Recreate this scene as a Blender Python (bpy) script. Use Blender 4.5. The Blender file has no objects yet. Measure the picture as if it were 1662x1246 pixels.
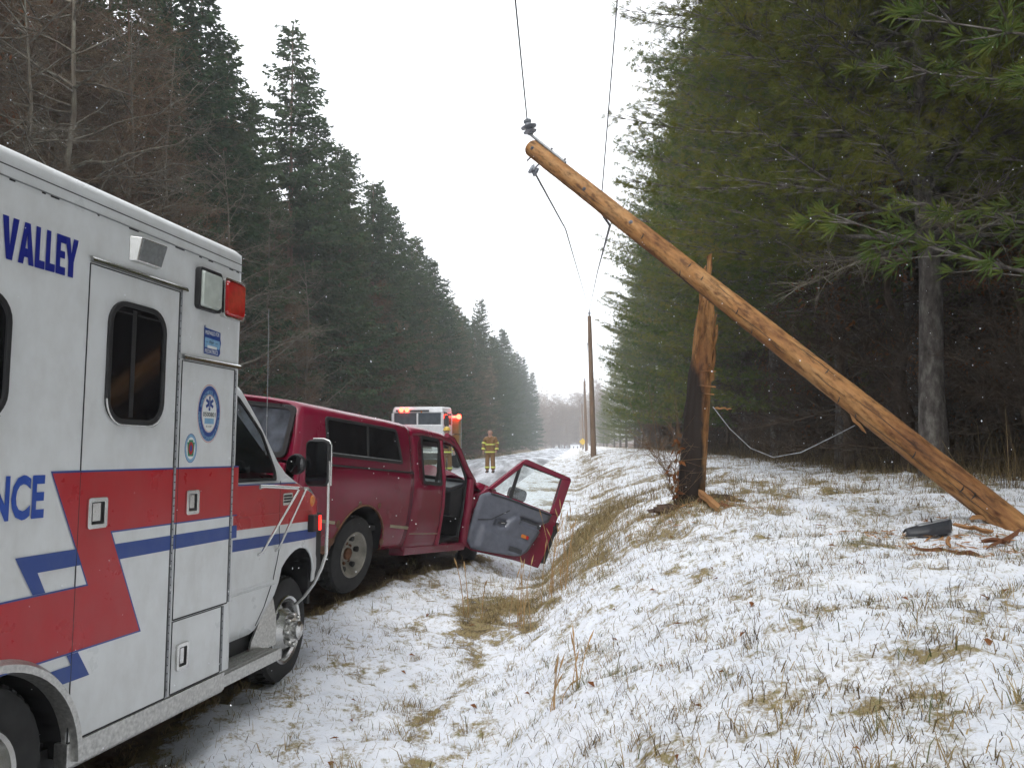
import bpy, math, random
import numpy as np
from mathutils import Matrix, Vector

S = bpy.context.scene
COL = S.collection
HAZE = 0.0016
rad = math.radians

# ------------------------------------------------------------------ camera
F_PX, HOR = 1330.0, 708.0
PITCH = math.atan((HOR - 623.0) / F_PX)
CAMZ = 1.7
cam = bpy.data.cameras.new('camera')
cam_ob = bpy.data.objects.new('camera', cam)
COL.objects.link(cam_ob)
cam.sensor_width = 36.0
cam.lens = 36.0 * F_PX / 1662.0
cam.clip_end = 3000
cam.clip_start = 0.05
cam_ob.location = (0, 0, CAMZ)
cam_ob.rotation_euler = (math.pi / 2 + PITCH, 0, 0)
S.camera = cam_ob

# ------------------------------------------------------------------ sky, sun, exposure
SUN_EL, SUN_AZ = rad(48), rad(200)      # azimuth measured clockwise from +Y
world = bpy.data.worlds.new('World')
S.world = world
world.use_nodes = True
wn = world.node_tree
for n in list(wn.nodes):
    wn.nodes.remove(n)
wo = wn.nodes.new('ShaderNodeOutputWorld')
wb = wn.nodes.new('ShaderNodeBackground')
sky = wn.nodes.new('ShaderNodeTexSky')
sky.sky_type = 'NISHITA'
sky.sun_disc = False
sky.sun_elevation = SUN_EL
sky.sun_rotation = SUN_AZ
sky.dust_density = 6.0
sky.air_density = 1.0
hs = wn.nodes.new('ShaderNodeHueSaturation')
hs.inputs['Saturation'].default_value = 0.12
mixw = wn.nodes.new('ShaderNodeMixRGB')
mixw.inputs['Fac'].default_value = 0.75          # closed cloud deck over the clear-sky model
mixw.inputs['Color2'].default_value = (11.0, 11.3, 11.9, 1)
wn.links.new(sky.outputs['Color'], hs.inputs['Color'])
wn.links.new(hs.outputs['Color'], mixw.inputs['Color1'])
wn.links.new(mixw.outputs['Color'], wb.inputs['Color'])
wb.inputs['Strength'].default_value = 0.115
wn.links.new(wb.outputs['Background'], wo.inputs['Surface'])

sun = bpy.data.lights.new('sun', 'SUN')
sun.energy = 0.6
sun.angle = rad(25)
sun.color = (1.0, 0.97, 0.93)
sun_ob = bpy.data.objects.new('sun', sun)
COL.objects.link(sun_ob)
sd = Vector((math.sin(SUN_AZ) * math.cos(SUN_EL), math.cos(SUN_AZ) * math.cos(SUN_EL), math.sin(SUN_EL)))
sun_ob.rotation_euler = sd.to_track_quat('Z', 'Y').to_euler()
sun_ob.location = sd * 60

S.view_settings.view_transform = 'Standard'
S.view_settings.look = 'None'
S.view_settings.exposure = 0.86
S.view_settings.gamma = 1.0
S.render.engine = 'CYCLES'
S.cycles.use_denoising = True
S.cycles.max_bounces = 6
S.cycles.use_adaptive_sampling = True
S.cycles.adaptive_threshold = 0.03
S.cycles.transparent_max_bounces = 12
S.cycles.volume_bounces = 1

# ------------------------------------------------------------------ measuring helpers
_c, _s = math.cos(PITCH), math.sin(PITCH)


def at(px, py, Y):
    """the point at distance Y along +Y that the photograph shows at pixel (px, py)"""
    a, b = (px - 831) / F_PX, (623 - py) / F_PX
    fy = _c - b * _s
    fz = _s + b * _c
    t = Y / fy
    return Vector((a * t, Y, CAMZ + fz * t))


def frame(O, F, roll=0.0):
    F = Vector(F).normalized()
    L = Vector((0, 0, 1)).cross(F).normalized()
    U = F.cross(L)
    c, s = math.cos(roll), math.sin(roll)
    L2 = c * L + s * U
    U2 = c * U - s * L
    M = Matrix((F, L2, U2)).transposed().to_4x4()
    M.translation = Vector(O)
    return M


# ------------------------------------------------------------------ noise (for ground shape and cover)
def _hash(ix, iy, seed):
    h = (ix.astype(np.int64) * 374761393 + iy.astype(np.int64) * 668265263 + seed * 974634777) & 0x7fffffff
    h = ((h ^ (h >> 13)) * 1274126177) & 0x7fffffff
    h = h ^ (h >> 16)
    return (h & 0xffff) / 65535.0


def vnoise(x, y, seed=0):
    x = np.asarray(x, float)
    y = np.asarray(y, float)
    ix, iy = np.floor(x), np.floor(y)
    fx, fy = x - ix, y - iy
    fx = fx * fx * (3 - 2 * fx)
    fy = fy * fy * (3 - 2 * fy)
    a = _hash(ix, iy, seed)
    b = _hash(ix + 1, iy, seed)
    c = _hash(ix, iy + 1, seed)
    d = _hash(ix + 1, iy + 1, seed)
    return (a * (1 - fx) + b * fx) * (1 - fy) + (c * (1 - fx) + d * fx) * fy


def fbm(x, y, scale, seed=0, octv=3):
    x = np.asarray(x, float)
    y = np.asarray(y, float)
    t, amp, tot = 0, 1.0, 0
    f = 1.0 / scale
    for k in range(octv):
        t = t + amp * vnoise(x * f + 17.3 * k, y * f - 9.1 * k, seed + k)
        tot += amp
        amp *= 0.5
        f *= 2.07
    return t / tot


def sstep(a, b, x):
    t = np.clip((x - a) / (b - a), 0, 1)
    return t * t * (3 - 2 * t)


# ------------------------------------------------------------------ ground shape: u = distance right of the pole line's base axis
ROAD_DIR = 0.079
_zd = np.linspace(-60, 900, 3840)
_zt = np.interp(_zd, [-60, 0, 3, 5.7, 8.5, 20, 34, 63, 92, 150, 231, 420, 900],
                [.15, .15, .14, .11, .25, .24, .17, -.05, -.45, -1.05, -1.9, -3.0, -3.0])
_k = np.exp(-np.linspace(-2, 2, 9) ** 2)
_zt = np.convolve(np.pad(_zt, 4, mode='edge'), _k / _k.sum(), 'valid')
_pu = np.array([-200, -60, -30, -16, -11, -9.6, -8.6, -8, -1.9, -1.3, -.8, -.4, 0, .5, 1.0, 1.4, 2, 5, 12, 40, 200])
_ph = np.array([3.0, 2.0, .8, .35, .1, -.22, -.06, 0, 0, -.06, -.10, -.06, .20, .49, .66, .74, .79, .90, 1.18, 2.2, 4.0])


def road_z(d):
    return np.interp(d, _zd, _zt)


def U_of(X, Y):
    return np.asarray(X, float) - ROAD_DIR * np.asarray(Y, float)


def base_h(X, Y):
    X = np.asarray(X, float)
    Y = np.asarray(Y, float)
    u = U_of(X, Y)
    hollow = -.26 * np.exp(-((u + .50) / .60) ** 2 - ((Y - 10.6) / 1.7) ** 2)      # the ditch the pickup dropped into
    near = .07 * np.exp(-((u + .05) / .6) ** 2) * (1 - sstep(6.0, 8.5, Y))
    stump_rise = .05 * np.exp(-((u - 1.25) / .7) ** 2 - ((Y - 8.7) / 1.0) ** 2)
    uu = np.where(u > -1.3, (u + 1.3) * (1 - .36 * sstep(9.5, 16, Y) * (1 - sstep(8, 14, u))) - 1.3, u)
    return road_z(Y) + np.interp(uu, _pu, _ph) + hollow + near + stump_rise


def vehicle_shade(X, Y):
    """snow-free ground under the two vehicles, coloured dark for their shade"""
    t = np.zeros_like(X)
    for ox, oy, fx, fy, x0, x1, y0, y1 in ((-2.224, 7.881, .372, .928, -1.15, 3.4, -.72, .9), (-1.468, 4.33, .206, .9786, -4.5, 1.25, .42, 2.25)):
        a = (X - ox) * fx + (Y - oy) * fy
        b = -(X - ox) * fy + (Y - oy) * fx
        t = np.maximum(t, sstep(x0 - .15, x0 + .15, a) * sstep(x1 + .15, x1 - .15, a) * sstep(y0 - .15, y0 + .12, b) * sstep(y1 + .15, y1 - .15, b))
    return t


def road_right(d):
    """right-hand edge of the carriageway; snow hides more of it near the camera"""
    return -2.95 + 1.05 * sstep(11, 20, d)


def bare_amount(X, Y):
    """0 = snow, 1 = bare grass / earth, also the painted shade under the vehicles"""
    X = np.asarray(X, float)
    Y = np.asarray(Y, float)
    u = U_of(X, Y)
    n = 0.62 * fbm(X, Y * 0.8, .42, 5, 3) + .38 * fbm(X, Y, 1.6, 11, 2)
    bias = np.full_like(n, -.075)
    bias = bias + .15 * np.exp(-((u - .08) / .5) ** 2 - ((Y - 10.4) / 2.6) ** 2)
    bias = bias + .16 * np.exp(-((u + .75) / .55) ** 2 - ((Y - 7.6) / 1.1) ** 2)
    bias = bias + .13 * np.exp(-((u - 1.3) / .9) ** 2 - ((Y - 8.4) / .9) ** 2)
    bias = bias + .12 * np.exp(-((u + .80 + .10 * np.sin(Y * 3)) / .13) ** 2) * sstep(3.2, 4, Y) * sstep(8, 7, Y) * (.3 + 1.4 * fbm(X, Y, .35, 63, 2))
    bias = bias + .03 * sstep(9, 20, Y) * (u > -1.0)
    bias = bias + .07 * np.exp(-((u - .55) / .5) ** 2) * sstep(9, 12, Y)
    bias = bias + .06 * sstep(2.5, 6, u) + .30 * sstep(5.5, 8.5, u)
    bias = bias + .12 * sstep(-9.2, -12, u)
    sp = fbm(X, Y * .9, .13, 91, 2)
    return np.clip(.20 * sstep(.42, .66, n + bias) + .13 * sstep(.50, .74, sp + .8 * bias) + 1.5 * np.clip(bias, 0, .3) + vehicle_shade(X, Y) + sstep(5.0, 7.0, u) + sstep(-9.4, -11, u), 0, 1)


def ground_h(X, Y):
    X = np.asarray(X, float)
    Y = np.asarray(Y, float)
    u = U_of(X, Y)
    ur = road_right(Y)
    off = np.where(u < -8.05, 1.0, sstep(ur + .03, ur + .6, u))
    lump = (fbm(X, Y, .60, 31, 3) - .5) * .15 + (fbm(X, Y, .19, 47, 3) - .5) * .095
    tus = bare_amount(X, Y)
    near = 1 - sstep(25, 60, Y)
    return base_h(X, Y) + off * (lump - .02 * tus) * near


def gz(x, y):
    return float(ground_h(np.array([x]), np.array([y]))[0])


# ------------------------------------------------------------------ materials
def _nt(name):
    m = bpy.data.materials.new(name)
    m.use_nodes = True
    nt = m.node_tree
    return m, nt, nt.nodes['Principled BSDF']


def _noise(nt, scale, detail=4, rough=.55, coord='Object', stretch=None):
    tc = nt.nodes.new('ShaderNodeTexCoord')
    no = nt.nodes.new('ShaderNodeTexNoise')
    no.inputs['Scale'].default_value = scale
    no.inputs['Detail'].default_value = detail
    no.inputs['Roughness'].default_value = rough
    if stretch:
        mp = nt.nodes.new('ShaderNodeMapping')
        mp.inputs['Scale'].default_value = stretch
        nt.links.new(tc.outputs[coord], mp.inputs['Vector'])
        nt.links.new(mp.outputs['Vector'], no.inputs['Vector'])
    else:
        nt.links.new(tc.outputs[coord], no.inputs['Vector'])
    return no


def _ramp(nt, src, stops):
    r = nt.nodes.new('ShaderNodeValToRGB')
    el = r.color_ramp.elements
    while len(el) > len(stops):
        el.remove(el[-1])
    while len(el) < len(stops):
        el.new(0.5)
    for e, (p, c) in zip(el, stops):
        e.position = p
        e.color = (*c, 1) if len(c) == 3 else c
    nt.links.new(src, r.inputs['Fac'])
    return r


def _bump(nt, b, src, strength, dist=.01):
    bp = nt.nodes.new('ShaderNodeBump')
    bp.inputs['Strength'].default_value = strength
    bp.inputs['Distance'].default_value = dist
    nt.links.new(src, bp.inputs['Height'])
    nt.links.new(bp.outputs['Normal'], b.inputs['Normal'])


def plain(name, c, rough=.5, metal=0.0, var=.12, scale=6.0, bump=0.0, spec=.5, coat=0.0):
    """base colour with a little mottling"""
    m, nt, b = _nt(name)
    no = _noise(nt, scale, 5)
    lo = tuple(max(0, x * (1 - var)) for x in c)
    hi = tuple(min(1, x * (1 + var)) for x in c)
    r = _ramp(nt, no.outputs['Fac'], [(.3, lo), (.7, hi)])
    nt.links.new(r.outputs['Color'], b.inputs['Base Color'])
    b.inputs['Roughness'].default_value = rough
    b.inputs['Metallic'].default_value = metal
    b.inputs['Specular IOR Level'].default_value = spec
    b.inputs['Coat Weight'].default_value = coat
    b.inputs['Coat Roughness'].default_value = .08
    if bump:
        _bump(nt, b, no.outputs['Fac'], bump)
    return m


def paint(name, c, dirt=(.22, .19, .15), amount=.35, rough=.32, scale=3.0):
    """car paint with road film over it"""
    m, nt, b = _nt(name)
    no = _noise(nt, scale, 7, .62)
    n2 = _noise(nt, 11, 5, .65, stretch=(1, 1, .6))
    ad = nt.nodes.new('ShaderNodeMath')
    ad.operation = 'MULTIPLY'
    nt.links.new(no.outputs['Fac'], ad.inputs[0])
    nt.links.new(n2.outputs['Fac'], ad.inputs[1])
    r = _ramp(nt, ad.outputs[0], [(.18, (0, 0, 0)), (.36, (amount * .8,) * 3)])
    mx = nt.nodes.new('ShaderNodeMixRGB')
    mx.inputs['Color1'].default_value = (*c, 1)
    mx.inputs['Color2'].default_value = (*dirt, 1)
    nt.links.new(r.outputs['Color'], mx.inputs['Fac'])
    nt.links.new(mx.outputs['Color'], b.inputs['Base Color'])
    wv = _noise(nt, 1.7, 2, .4)
    _bump(nt, b, wv.outputs['Fac'], .16, .03)
    r2 = _ramp(nt, no.outputs['Fac'], [(.3, (rough * .8,) * 3), (.7, (min(1, rough * 1.5),) * 3)])
    nt.links.new(r2.outputs['Color'], b.inputs['Roughness'])
    return m


def glow(name, c, strength):
    m, nt, b = _nt(name)
    b.inputs['Base Color'].default_value = (*c, 1)
    b.inputs['Emission Color'].default_value = (*c, 1)
    b.inputs['Emission Strength'].default_value = strength
    b.inputs['Roughness'].default_value = .2
    return m


def clear_glass(name, tint=(.9, .95, .93), gloss=.12):
    m, nt, b = _nt(name)
    out = nt.nodes['Material Output']
    tr = nt.nodes.new('ShaderNodeBsdfTransparent')
    tr.inputs['Color'].default_value = (*tint, 1)
    gl = nt.nodes.new('ShaderNodeBsdfGlossy')
    gl.inputs['Roughness'].default_value = .03
    gl.inputs['Color'].default_value = (.9, .9, .9, 1)
    mx = nt.nodes.new('ShaderNodeMixShader')
    mx.inputs['Fac'].default_value = gloss
    nt.links.new(tr.outputs[0], mx.inputs[1])
    nt.links.new(gl.outputs[0], mx.inputs[2])
    nt.links.new(mx.outputs[0], out.inputs['Surface'])
    return m


def leafy(name, cols, rough=.6, transl=.25):
    """foliage: colour varies per tree and along noise"""
    m, nt, b = _nt(name)
    out = nt.nodes['Material Output']
    no = _noise(nt, .9, 4, .6)
    n2 = _noise(nt, 9, 3, .6)
    oi = nt.nodes.new('ShaderNodeObjectInfo')
    a1 = nt.nodes.new('ShaderNodeMath')
    a1.operation = 'MULTIPLY_ADD'
    a1.inputs[1].default_value = .5
    nt.links.new(n2.outputs['Fac'], a1.inputs[0])
    a2 = nt.nodes.new('ShaderNodeMath')
    a2.operation = 'MULTIPLY_ADD'
    a2.inputs[1].default_value = .5
    nt.links.new(no.outputs['Fac'], a2.inputs[0])
    nt.links.new(a1.outputs[0], a2.inputs[2])
    a3 = nt.nodes.new('ShaderNodeMath')
    a3.operation = 'MULTIPLY_ADD'
    a3.inputs[1].default_value = .16
    a3.inputs[2].default_value = -.08
    nt.links.new(oi.outputs['Random'], a3.inputs[0])
    nt.links.new(a3.outputs[0], a1.inputs[2])
    stops = [(.32 + .36 * i / (len(cols) - 1), c) for i, c in enumerate(cols)]
    r = _ramp(nt, a2.outputs[0], stops)
    nt.nodes.remove(b)
    b = nt.nodes.new('ShaderNodeBsdfDiffuse')
    nt.links.new(r.outputs['Color'], b.inputs['Color'])
    tl = nt.nodes.new('ShaderNodeBsdfTranslucent')
    nt.links.new(r.outputs['Color'], tl.inputs['Color'])
    mx = nt.nodes.new('ShaderNodeMixShader')
    mx.inputs['Fac'].default_value = transl
    nt.links.new(b.outputs[0], mx.inputs[1])
    nt.links.new(tl.outputs[0], mx.inputs[2])
    nt.links.new(mx.outputs[0], out.inputs['Surface'])
    return m


def barky(name, stops, scale=7, stretch=(1, 1, .18), bump=.6, rough=.9):
    m, nt, b = _nt(name)
    no = _noise(nt, scale, 8, .65, stretch=stretch)
    r = _ramp(nt, no.outputs['Fac'], stops)
    nt.links.new(r.outputs['Color'], b.inputs['Base Color'])
    b.inputs['Roughness'].default_value = rough
    b.inputs['Specular IOR Level'].default_value = .2
    _bump(nt, b, no.outputs['Fac'], bump, .02)
    return m


def ground_mat():
    m, nt, b = _nt('snowy_grass')
    at_ = nt.nodes.new('ShaderNodeAttribute')
    at_.attribute_name = 'bare'
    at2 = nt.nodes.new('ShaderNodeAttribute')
    at2.attribute_name = 'litter_shade'
    n1 = _noise(nt, 15, 9, .72)
    n2 = _noise(nt, 55, 5, .65)
    n3 = _noise(nt, 3.5, 5, .6)
    # breaks the edge of every bare patch
    ma = nt.nodes.new('ShaderNodeMath')
    ma.operation = 'MULTIPLY_ADD'
    ma.inputs[1].default_value = 1.0
    nt.links.new(n1.outputs['Fac'], ma.inputs[0])
    nt.links.new(at_.outputs['Fac'], ma.inputs[2])
    mb = nt.nodes.new('ShaderNodeMath')
    mb.operation = 'MULTIPLY_ADD'
    mb.inputs[1].default_value = .45
    nt.links.new(n2.outputs['Fac'], mb.inputs[0])
    nt.links.new(ma.outputs[0], mb.inputs[2])
    mask = _ramp(nt, mb.outputs[0], [(.90, (0, 0, 0)), (1.0, (1, 1, 1))])
    mr = nt.nodes.new('ShaderNodeMapRange')
    mr.inputs['From Min'].default_value = .765
    mr.inputs['From Max'].default_value = .94
    nt.links.new(mb.outputs[0], mr.inputs['Value'])
    snow = _ramp(nt, n3.outputs['Fac'], [(.3, (.76, .80, .87)), (.7, (.86, .88, .92))])
    soil = _ramp(nt, n1.outputs['Fac'], [(.32, (.030, .022, .014)), (.44, (.12, .088, .042)), (.55, (.30, .235, .115)), (.66, (.20, .19, .080)), (.78, (.38, .31, .17))])
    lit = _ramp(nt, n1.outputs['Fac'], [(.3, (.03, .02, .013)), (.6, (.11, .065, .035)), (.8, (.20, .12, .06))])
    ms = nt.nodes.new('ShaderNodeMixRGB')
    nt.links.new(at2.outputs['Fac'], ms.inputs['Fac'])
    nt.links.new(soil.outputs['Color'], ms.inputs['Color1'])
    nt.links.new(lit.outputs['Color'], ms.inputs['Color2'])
    mx = nt.nodes.new('ShaderNodeMixRGB')
    nt.links.new(mr.outputs['Result'], mx.inputs['Fac'])
    nt.links.new(snow.outputs['Color'], mx.inputs['Color1'])
    nt.links.new(ms.outputs['Color'], mx.inputs['Color2'])
    nt.links.new(mx.outputs['Color'], b.inputs['Base Color'])
    b.inputs['Roughness'].default_value = .8
    b.inputs['Specular IOR Level'].default_value = .25
    _bump(nt, b, n1.outputs['Fac'], .8, .04)
    return m


def road_mat():
    m, nt, b = _nt('snow_dusted_asphalt')
    n1 = _noise(nt, .55, 6, .6, stretch=(2.2, .12, 1))
    n2 = _noise(nt, 9, 6, .7)
    ad = nt.nodes.new('ShaderNodeMath')
    ad.operation = 'MULTIPLY_ADD'
    ad.inputs[1].default_value = .35
    nt.links.new(n2.outputs['Fac'], ad.inputs[0])
    nt.links.new(n1.outputs['Fac'], ad.inputs[2])
    r = _ramp(nt, ad.outputs[0], [(.50, (.055, .058, .062)), (.62, (.22, .23, .245)), (.78, (.62, .65, .70))])
    nt.links.new(r.outputs['Color'], b.inputs['Base Color'])
    b.inputs['Roughness'].default_value = .6
    _bump(nt, b, n2.outputs['Fac'], .3, .01)
    return m


def pole_mat(name, dark_base=False):
    m, nt, b = _nt(name)
    n1 = _noise(nt, 4.2, 8, .66, stretch=(1, 1, .22))
    n2 = _noise(nt, 2.6, 5, .6, stretch=(1, 1, .45))
    n3 = _noise(nt, 24, 6, .66, stretch=(1, 1, .30))
    r1 = _ramp(nt, n1.outputs['Fac'], [(.28, (.078, .032, .015)), (.40, (.205, .092, .034)), (.52, (.34, .172, .064)), (.72, (.45, .285, .138))])
    r3 = _ramp(nt, n3.outputs['Fac'], [(.36, (.22, .17, .15)), (.50, (.85, .83, .80)), (.62, (1.12, 1.1, 1.05))])
    mu = nt.nodes.new('ShaderNodeMixRGB')
    mu.blend_type = 'MULTIPLY'
    mu.inputs['Fac'].default_value = .8
    nt.links.new(r1.outputs['Color'], mu.inputs['Color1'])
    nt.links.new(r3.outputs['Color'], mu.inputs['Color2'])
    # knots
    tc = nt.nodes.new('ShaderNodeTexCoord')
    mp = nt.nodes.new('ShaderNodeMapping')
    mp.inputs['Scale'].default_value = (5.5, 5.5, 2.4)
    vo = nt.nodes.new('ShaderNodeTexVoronoi')
    vo.inputs['Scale'].default_value = 1.0
    nt.links.new(tc.outputs['Object'], mp.inputs['Vector'])
    nt.links.new(mp.outputs['Vector'], vo.inputs['Vector'])
    rk = _ramp(nt, vo.outputs['Distance'], [(.03, (.30, .20, .14)), (.11, (1, 1, 1))])
    mk = nt.nodes.new('ShaderNodeMixRGB')
    mk.blend_type = 'MULTIPLY'
    mk.inputs['Fac'].default_value = 1
    nt.links.new(mu.outputs['Color'], mk.inputs['Color1'])
    nt.links.new(rk.outputs['Color'], mk.inputs['Color2'])
    last = mk
    if dark_base:                      # creosote-black butt, soaked up one side
        sx = nt.nodes.new('ShaderNodeSeparateXYZ')
        nt.links.new(tc.outputs['Object'], sx.inputs[0])
        a = nt.nodes.new('ShaderNodeMath')
        a.operation = 'MULTIPLY_ADD'
        a.inputs[1].default_value = 5.5
        nt.links.new(sx.outputs['X'], a.inputs[0])
        nt.links.new(sx.outputs['Z'], a.inputs[2])
        a2 = nt.nodes.new('ShaderNodeMath')
        a2.operation = 'MULTIPLY_ADD'
        a2.inputs[1].default_value = 2.1
        nt.links.new(n2.outputs['Fac'], a2.inputs[0])
        nt.links.new(a.outputs[0], a2.inputs[2])
        mr = nt.nodes.new('ShaderNodeMapRange')
        mr.inputs['From Min'].default_value = 1.80
        mr.inputs['From Max'].default_value = 2.15
        nt.links.new(a2.outputs[0], mr.inputs['Value'])
        md = nt.nodes.new('ShaderNodeMixRGB')
        md.inputs['Color1'].default_value = (.018, .012, .009, 1)
        nt.links.new(mr.outputs['Result'], md.inputs['Fac'])
        nt.links.new(last.outputs['Color'], md.inputs['Color2'])
        last = md
    nt.links.new(last.outputs['Color'], b.inputs['Base Color'])
    b.inputs['Roughness'].default_value = .75
    b.inputs['Specular IOR Level'].default_value = .25
    _bump(nt, b, n1.outputs['Fac'], .5, .015)
    return m


M = {}
M['ground'] = ground_mat()
M['road'] = road_mat()
M['white'] = paint('white_ambulance_paint', (.68, .70, .70), (.36, .34, .30), .32, .30, 2.2)
M['red'] = paint('red_stripe_vinyl', (.40, .006, .012), (.38, .10, .085), .26, .28, 4)
M['blue'] = paint('blue_stripe_vinyl', (.007, .045, .24), (.12, .16, .26), .28, .35, 4)
M['navy'] = plain('navy_lettering', (.008, .016, .22), .35, var=.05)
M['letterblue'] = plain('blue_lettering', (.010, .060, .34), .35, var=.05)
M['ltblue'] = plain('light_blue_decal', (.20, .38, .55), .4, var=.15, scale=40)
M['green'] = plain('green_decal', (.03, .20, .10), .4, var=.1)
M['decalwhite'] = plain('white_decal', (.72, .74, .72), .4, var=.04)
M['black'] = plain('black_rubber', (.012, .012, .013), .6, var=.3)
M['tyre'] = plain('tyre_rubber', (.020, .020, .020), .85, var=.35, scale=14, bump=.2)
M['chrome'] = plain('dull_chrome', (.62, .62, .60), .25, 1.0, .15, 12)
M['alu'] = plain('diamond_plate_aluminium', (.52, .52, .50), .42, 1.0, .25, 60, .3)
M['steelrim'] = plain('white_steel_rim', (.25, .235, .20), .6, .2, .35, 9, .05)
M['darkglass'] = plain('dark_window_glass', (.006, .006, .007), .06, var=.2, spec=.6)
M['reddark'] = paint('dark_red_paint', (.178, .004, .028), (.10, .026, .030), .28, .20, 2.5)
M['redgloss'] = plain('red_lamp_lens', (.42, .008, .010), .12, var=.25, scale=30, coat=1.0)
M['clearlens'] = plain('pale_lamp_lens', (.50, .55, .50), .2, var=.12, scale=18, coat=.6)
M['greylens'] = plain('grey_lamp_lens', (.17, .18, .18), .3, var=.2, scale=60)
M['amberlens'] = plain('amber_lens', (.60, .20, .04), .25, var=.15)
M['glass'] = clear_glass('clear_glass')
M['capglass'] = plain('grimy_rear_glass', (.055, .065, .08), .22, var=.7, scale=7, spec=.8)
M['cabin'] = plain('dark_cabin_trim', (.018, .018, .020), .8, var=.3)
M['teal'] = plain('teal_reflection_cloth', (.015, .14, .125), .8, var=.2)  # seat colour stands in for the teal reflection in the cab window
M['greytrim'] = plain('grey_door_plastic', (.105, .115, .145), .42, var=.14, scale=14)
M['greytrim2'] = plain('dark_grey_door_plastic', (.035, .038, .046), .5, var=.12, scale=14)
M['snowwhite'] = plain('fresh_snow', (.80, .82, .86), .8, var=.05)
M['rust'] = plain('rusty_metal', (.13, .055, .025), .85, var=.5, scale=22, bump=.4)
M['trim'] = plain('dull_body_moulding', (.32, .28, .19), .4, .3, .2)
M['pole'] = pole_mat('fresh_pole_wood')
M['stump'] = pole_mat('split_pole_wood', True)
M['oldpole'] = barky('weathered_pole_wood', [(.3, (.10, .065, .04)), (.6, (.20, .13, .08)), (.8, (.26, .18, .12))], 6, (1, 1, .1))
M['splinter'] = barky('fresh_split_wood', [(.3, (.17, .075, .03)), (.55, (.36, .19, .08)), (.8, (.52, .35, .18))], 9, (1, 1, .12))
M['splinterred'] = barky('reddish_split_wood', [(.3, (.08, .032, .016)), (.6, (.19, .080, .038)), (.8, (.32, .16, .075))], 9, (1, 1, .12))
M['galv'] = plain('galvanised_metal', (.30, .31, .32), .5, .7, .25, 20)
M['porcelain'] = plain('grey_porcelain', (.22, .24, .27), .25, var=.2, coat=.5)
M['wire'] = plain('wire_metal', (.10, .10, .11), .5, .5, .1)
M['sprucebark'] = barky('spruce_bark', [(.3, (.07, .045, .034)), (.55, (.17, .105, .075)), (.8, (.26, .19, .145))])
M['pinebark'] = barky('white_pine_bark', [(.3, (.032, .027, .024)), (.5, (.10, .088, .080)), (.66, (.19, .18, .16)), (.8, (.30, .33, .28))], 11, (1, 1, .45), 1.0)
M['twig'] = leafy('bare_twig_bark', [(.10, .062, .038), (.19, .125, .078), (.30, .26, .18)], transl=0.0)
M['deadtwig'] = barky('lichened_dead_branch', [(.3, (.08, .06, .045)), (.55, (.17, .15, .115)), (.8, (.34, .37, .29))], 8)
M['spruce'] = leafy('spruce_needles', [(.026, .052, .028), (.044, .076, .038), (.066, .100, .046), (.098, .102, .048)])
M['pine'] = leafy('white_pine_needles', [(.050, .085, .030), (.090, .130, .036), (.150, .170, .040), (.22, .19, .050)], .5, .42)
M['brush'] = leafy('dark_brush_twigs', [(.045, .032, .024), (.085, .062, .046), (.15, .12, .09)], transl=0.0)
M['pinenear'] = leafy('yellow_green_pine_needles', [(.085, .110, .030), (.135, .150, .035), (.19, .18, .042), (.24, .20, .052)], .5, .34)
M['larch'] = leafy('brown_twig_spray', [(.050, .034, .022), (.085, .056, .034), (.12, .080, .046)], .8, .1)
M['oakleaf'] = leafy('withered_leaves', [(.11, .045, .020), (.20, .080, .032), (.24, .12, .055)], .7, .3)
M['grass'] = None
M['turnout'] = plain('tan_turnout_cloth', (.20, .105, .036), .85, var=.25, scale=16, bump=.2)
M['reflect'] = plain('lime_reflective_tape', (.62, .66, .14), .4, var=.1)
M['skin'] = plain('skin', (.42, .24, .18), .6, var=.12)
M['helmet'] = plain('yellow_helmet', (.62, .42, .05), .35, var=.1)
M['boot'] = plain('black_boot', (.015, .015, .015), .6, var=.3)
M['enginewhite'] = plain('white_engine_paint', (.68, .70, .72), .35, var=.06)
M['engineglass'] = plain('engine_window_glass', (.07, .085, .10), .1, var=.4, scale=3, spec=.8)
M['engineyellow'] = plain('gold_equipment_paint', (.17, .10, .016), .5, var=.2)
M['rollup'] = plain('silver_roll_up_door', (.40, .42, .44), .4, .4, .1)
M['signyellow'] = plain('yellow_sign_face', (.62, .40, .03), .5, var=.08)
M['redlit'] = glow('lit_red_lamp', (1.0, .03, .015), 5.0)
M['redhot'] = glow('bright_lit_red_lamp', (1.0, .035, .018), 14.0)
M['taillit'] = glow('lit_side_lamp', (1.0, .02, .012), 2.2)
M['bluegrey'] = plain('dark_plastic_car_part', (.022, .024, .030), .45, var=.3)
M['houseroof'] = plain('grey_roof', (.18, .18, .19), .8)


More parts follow.
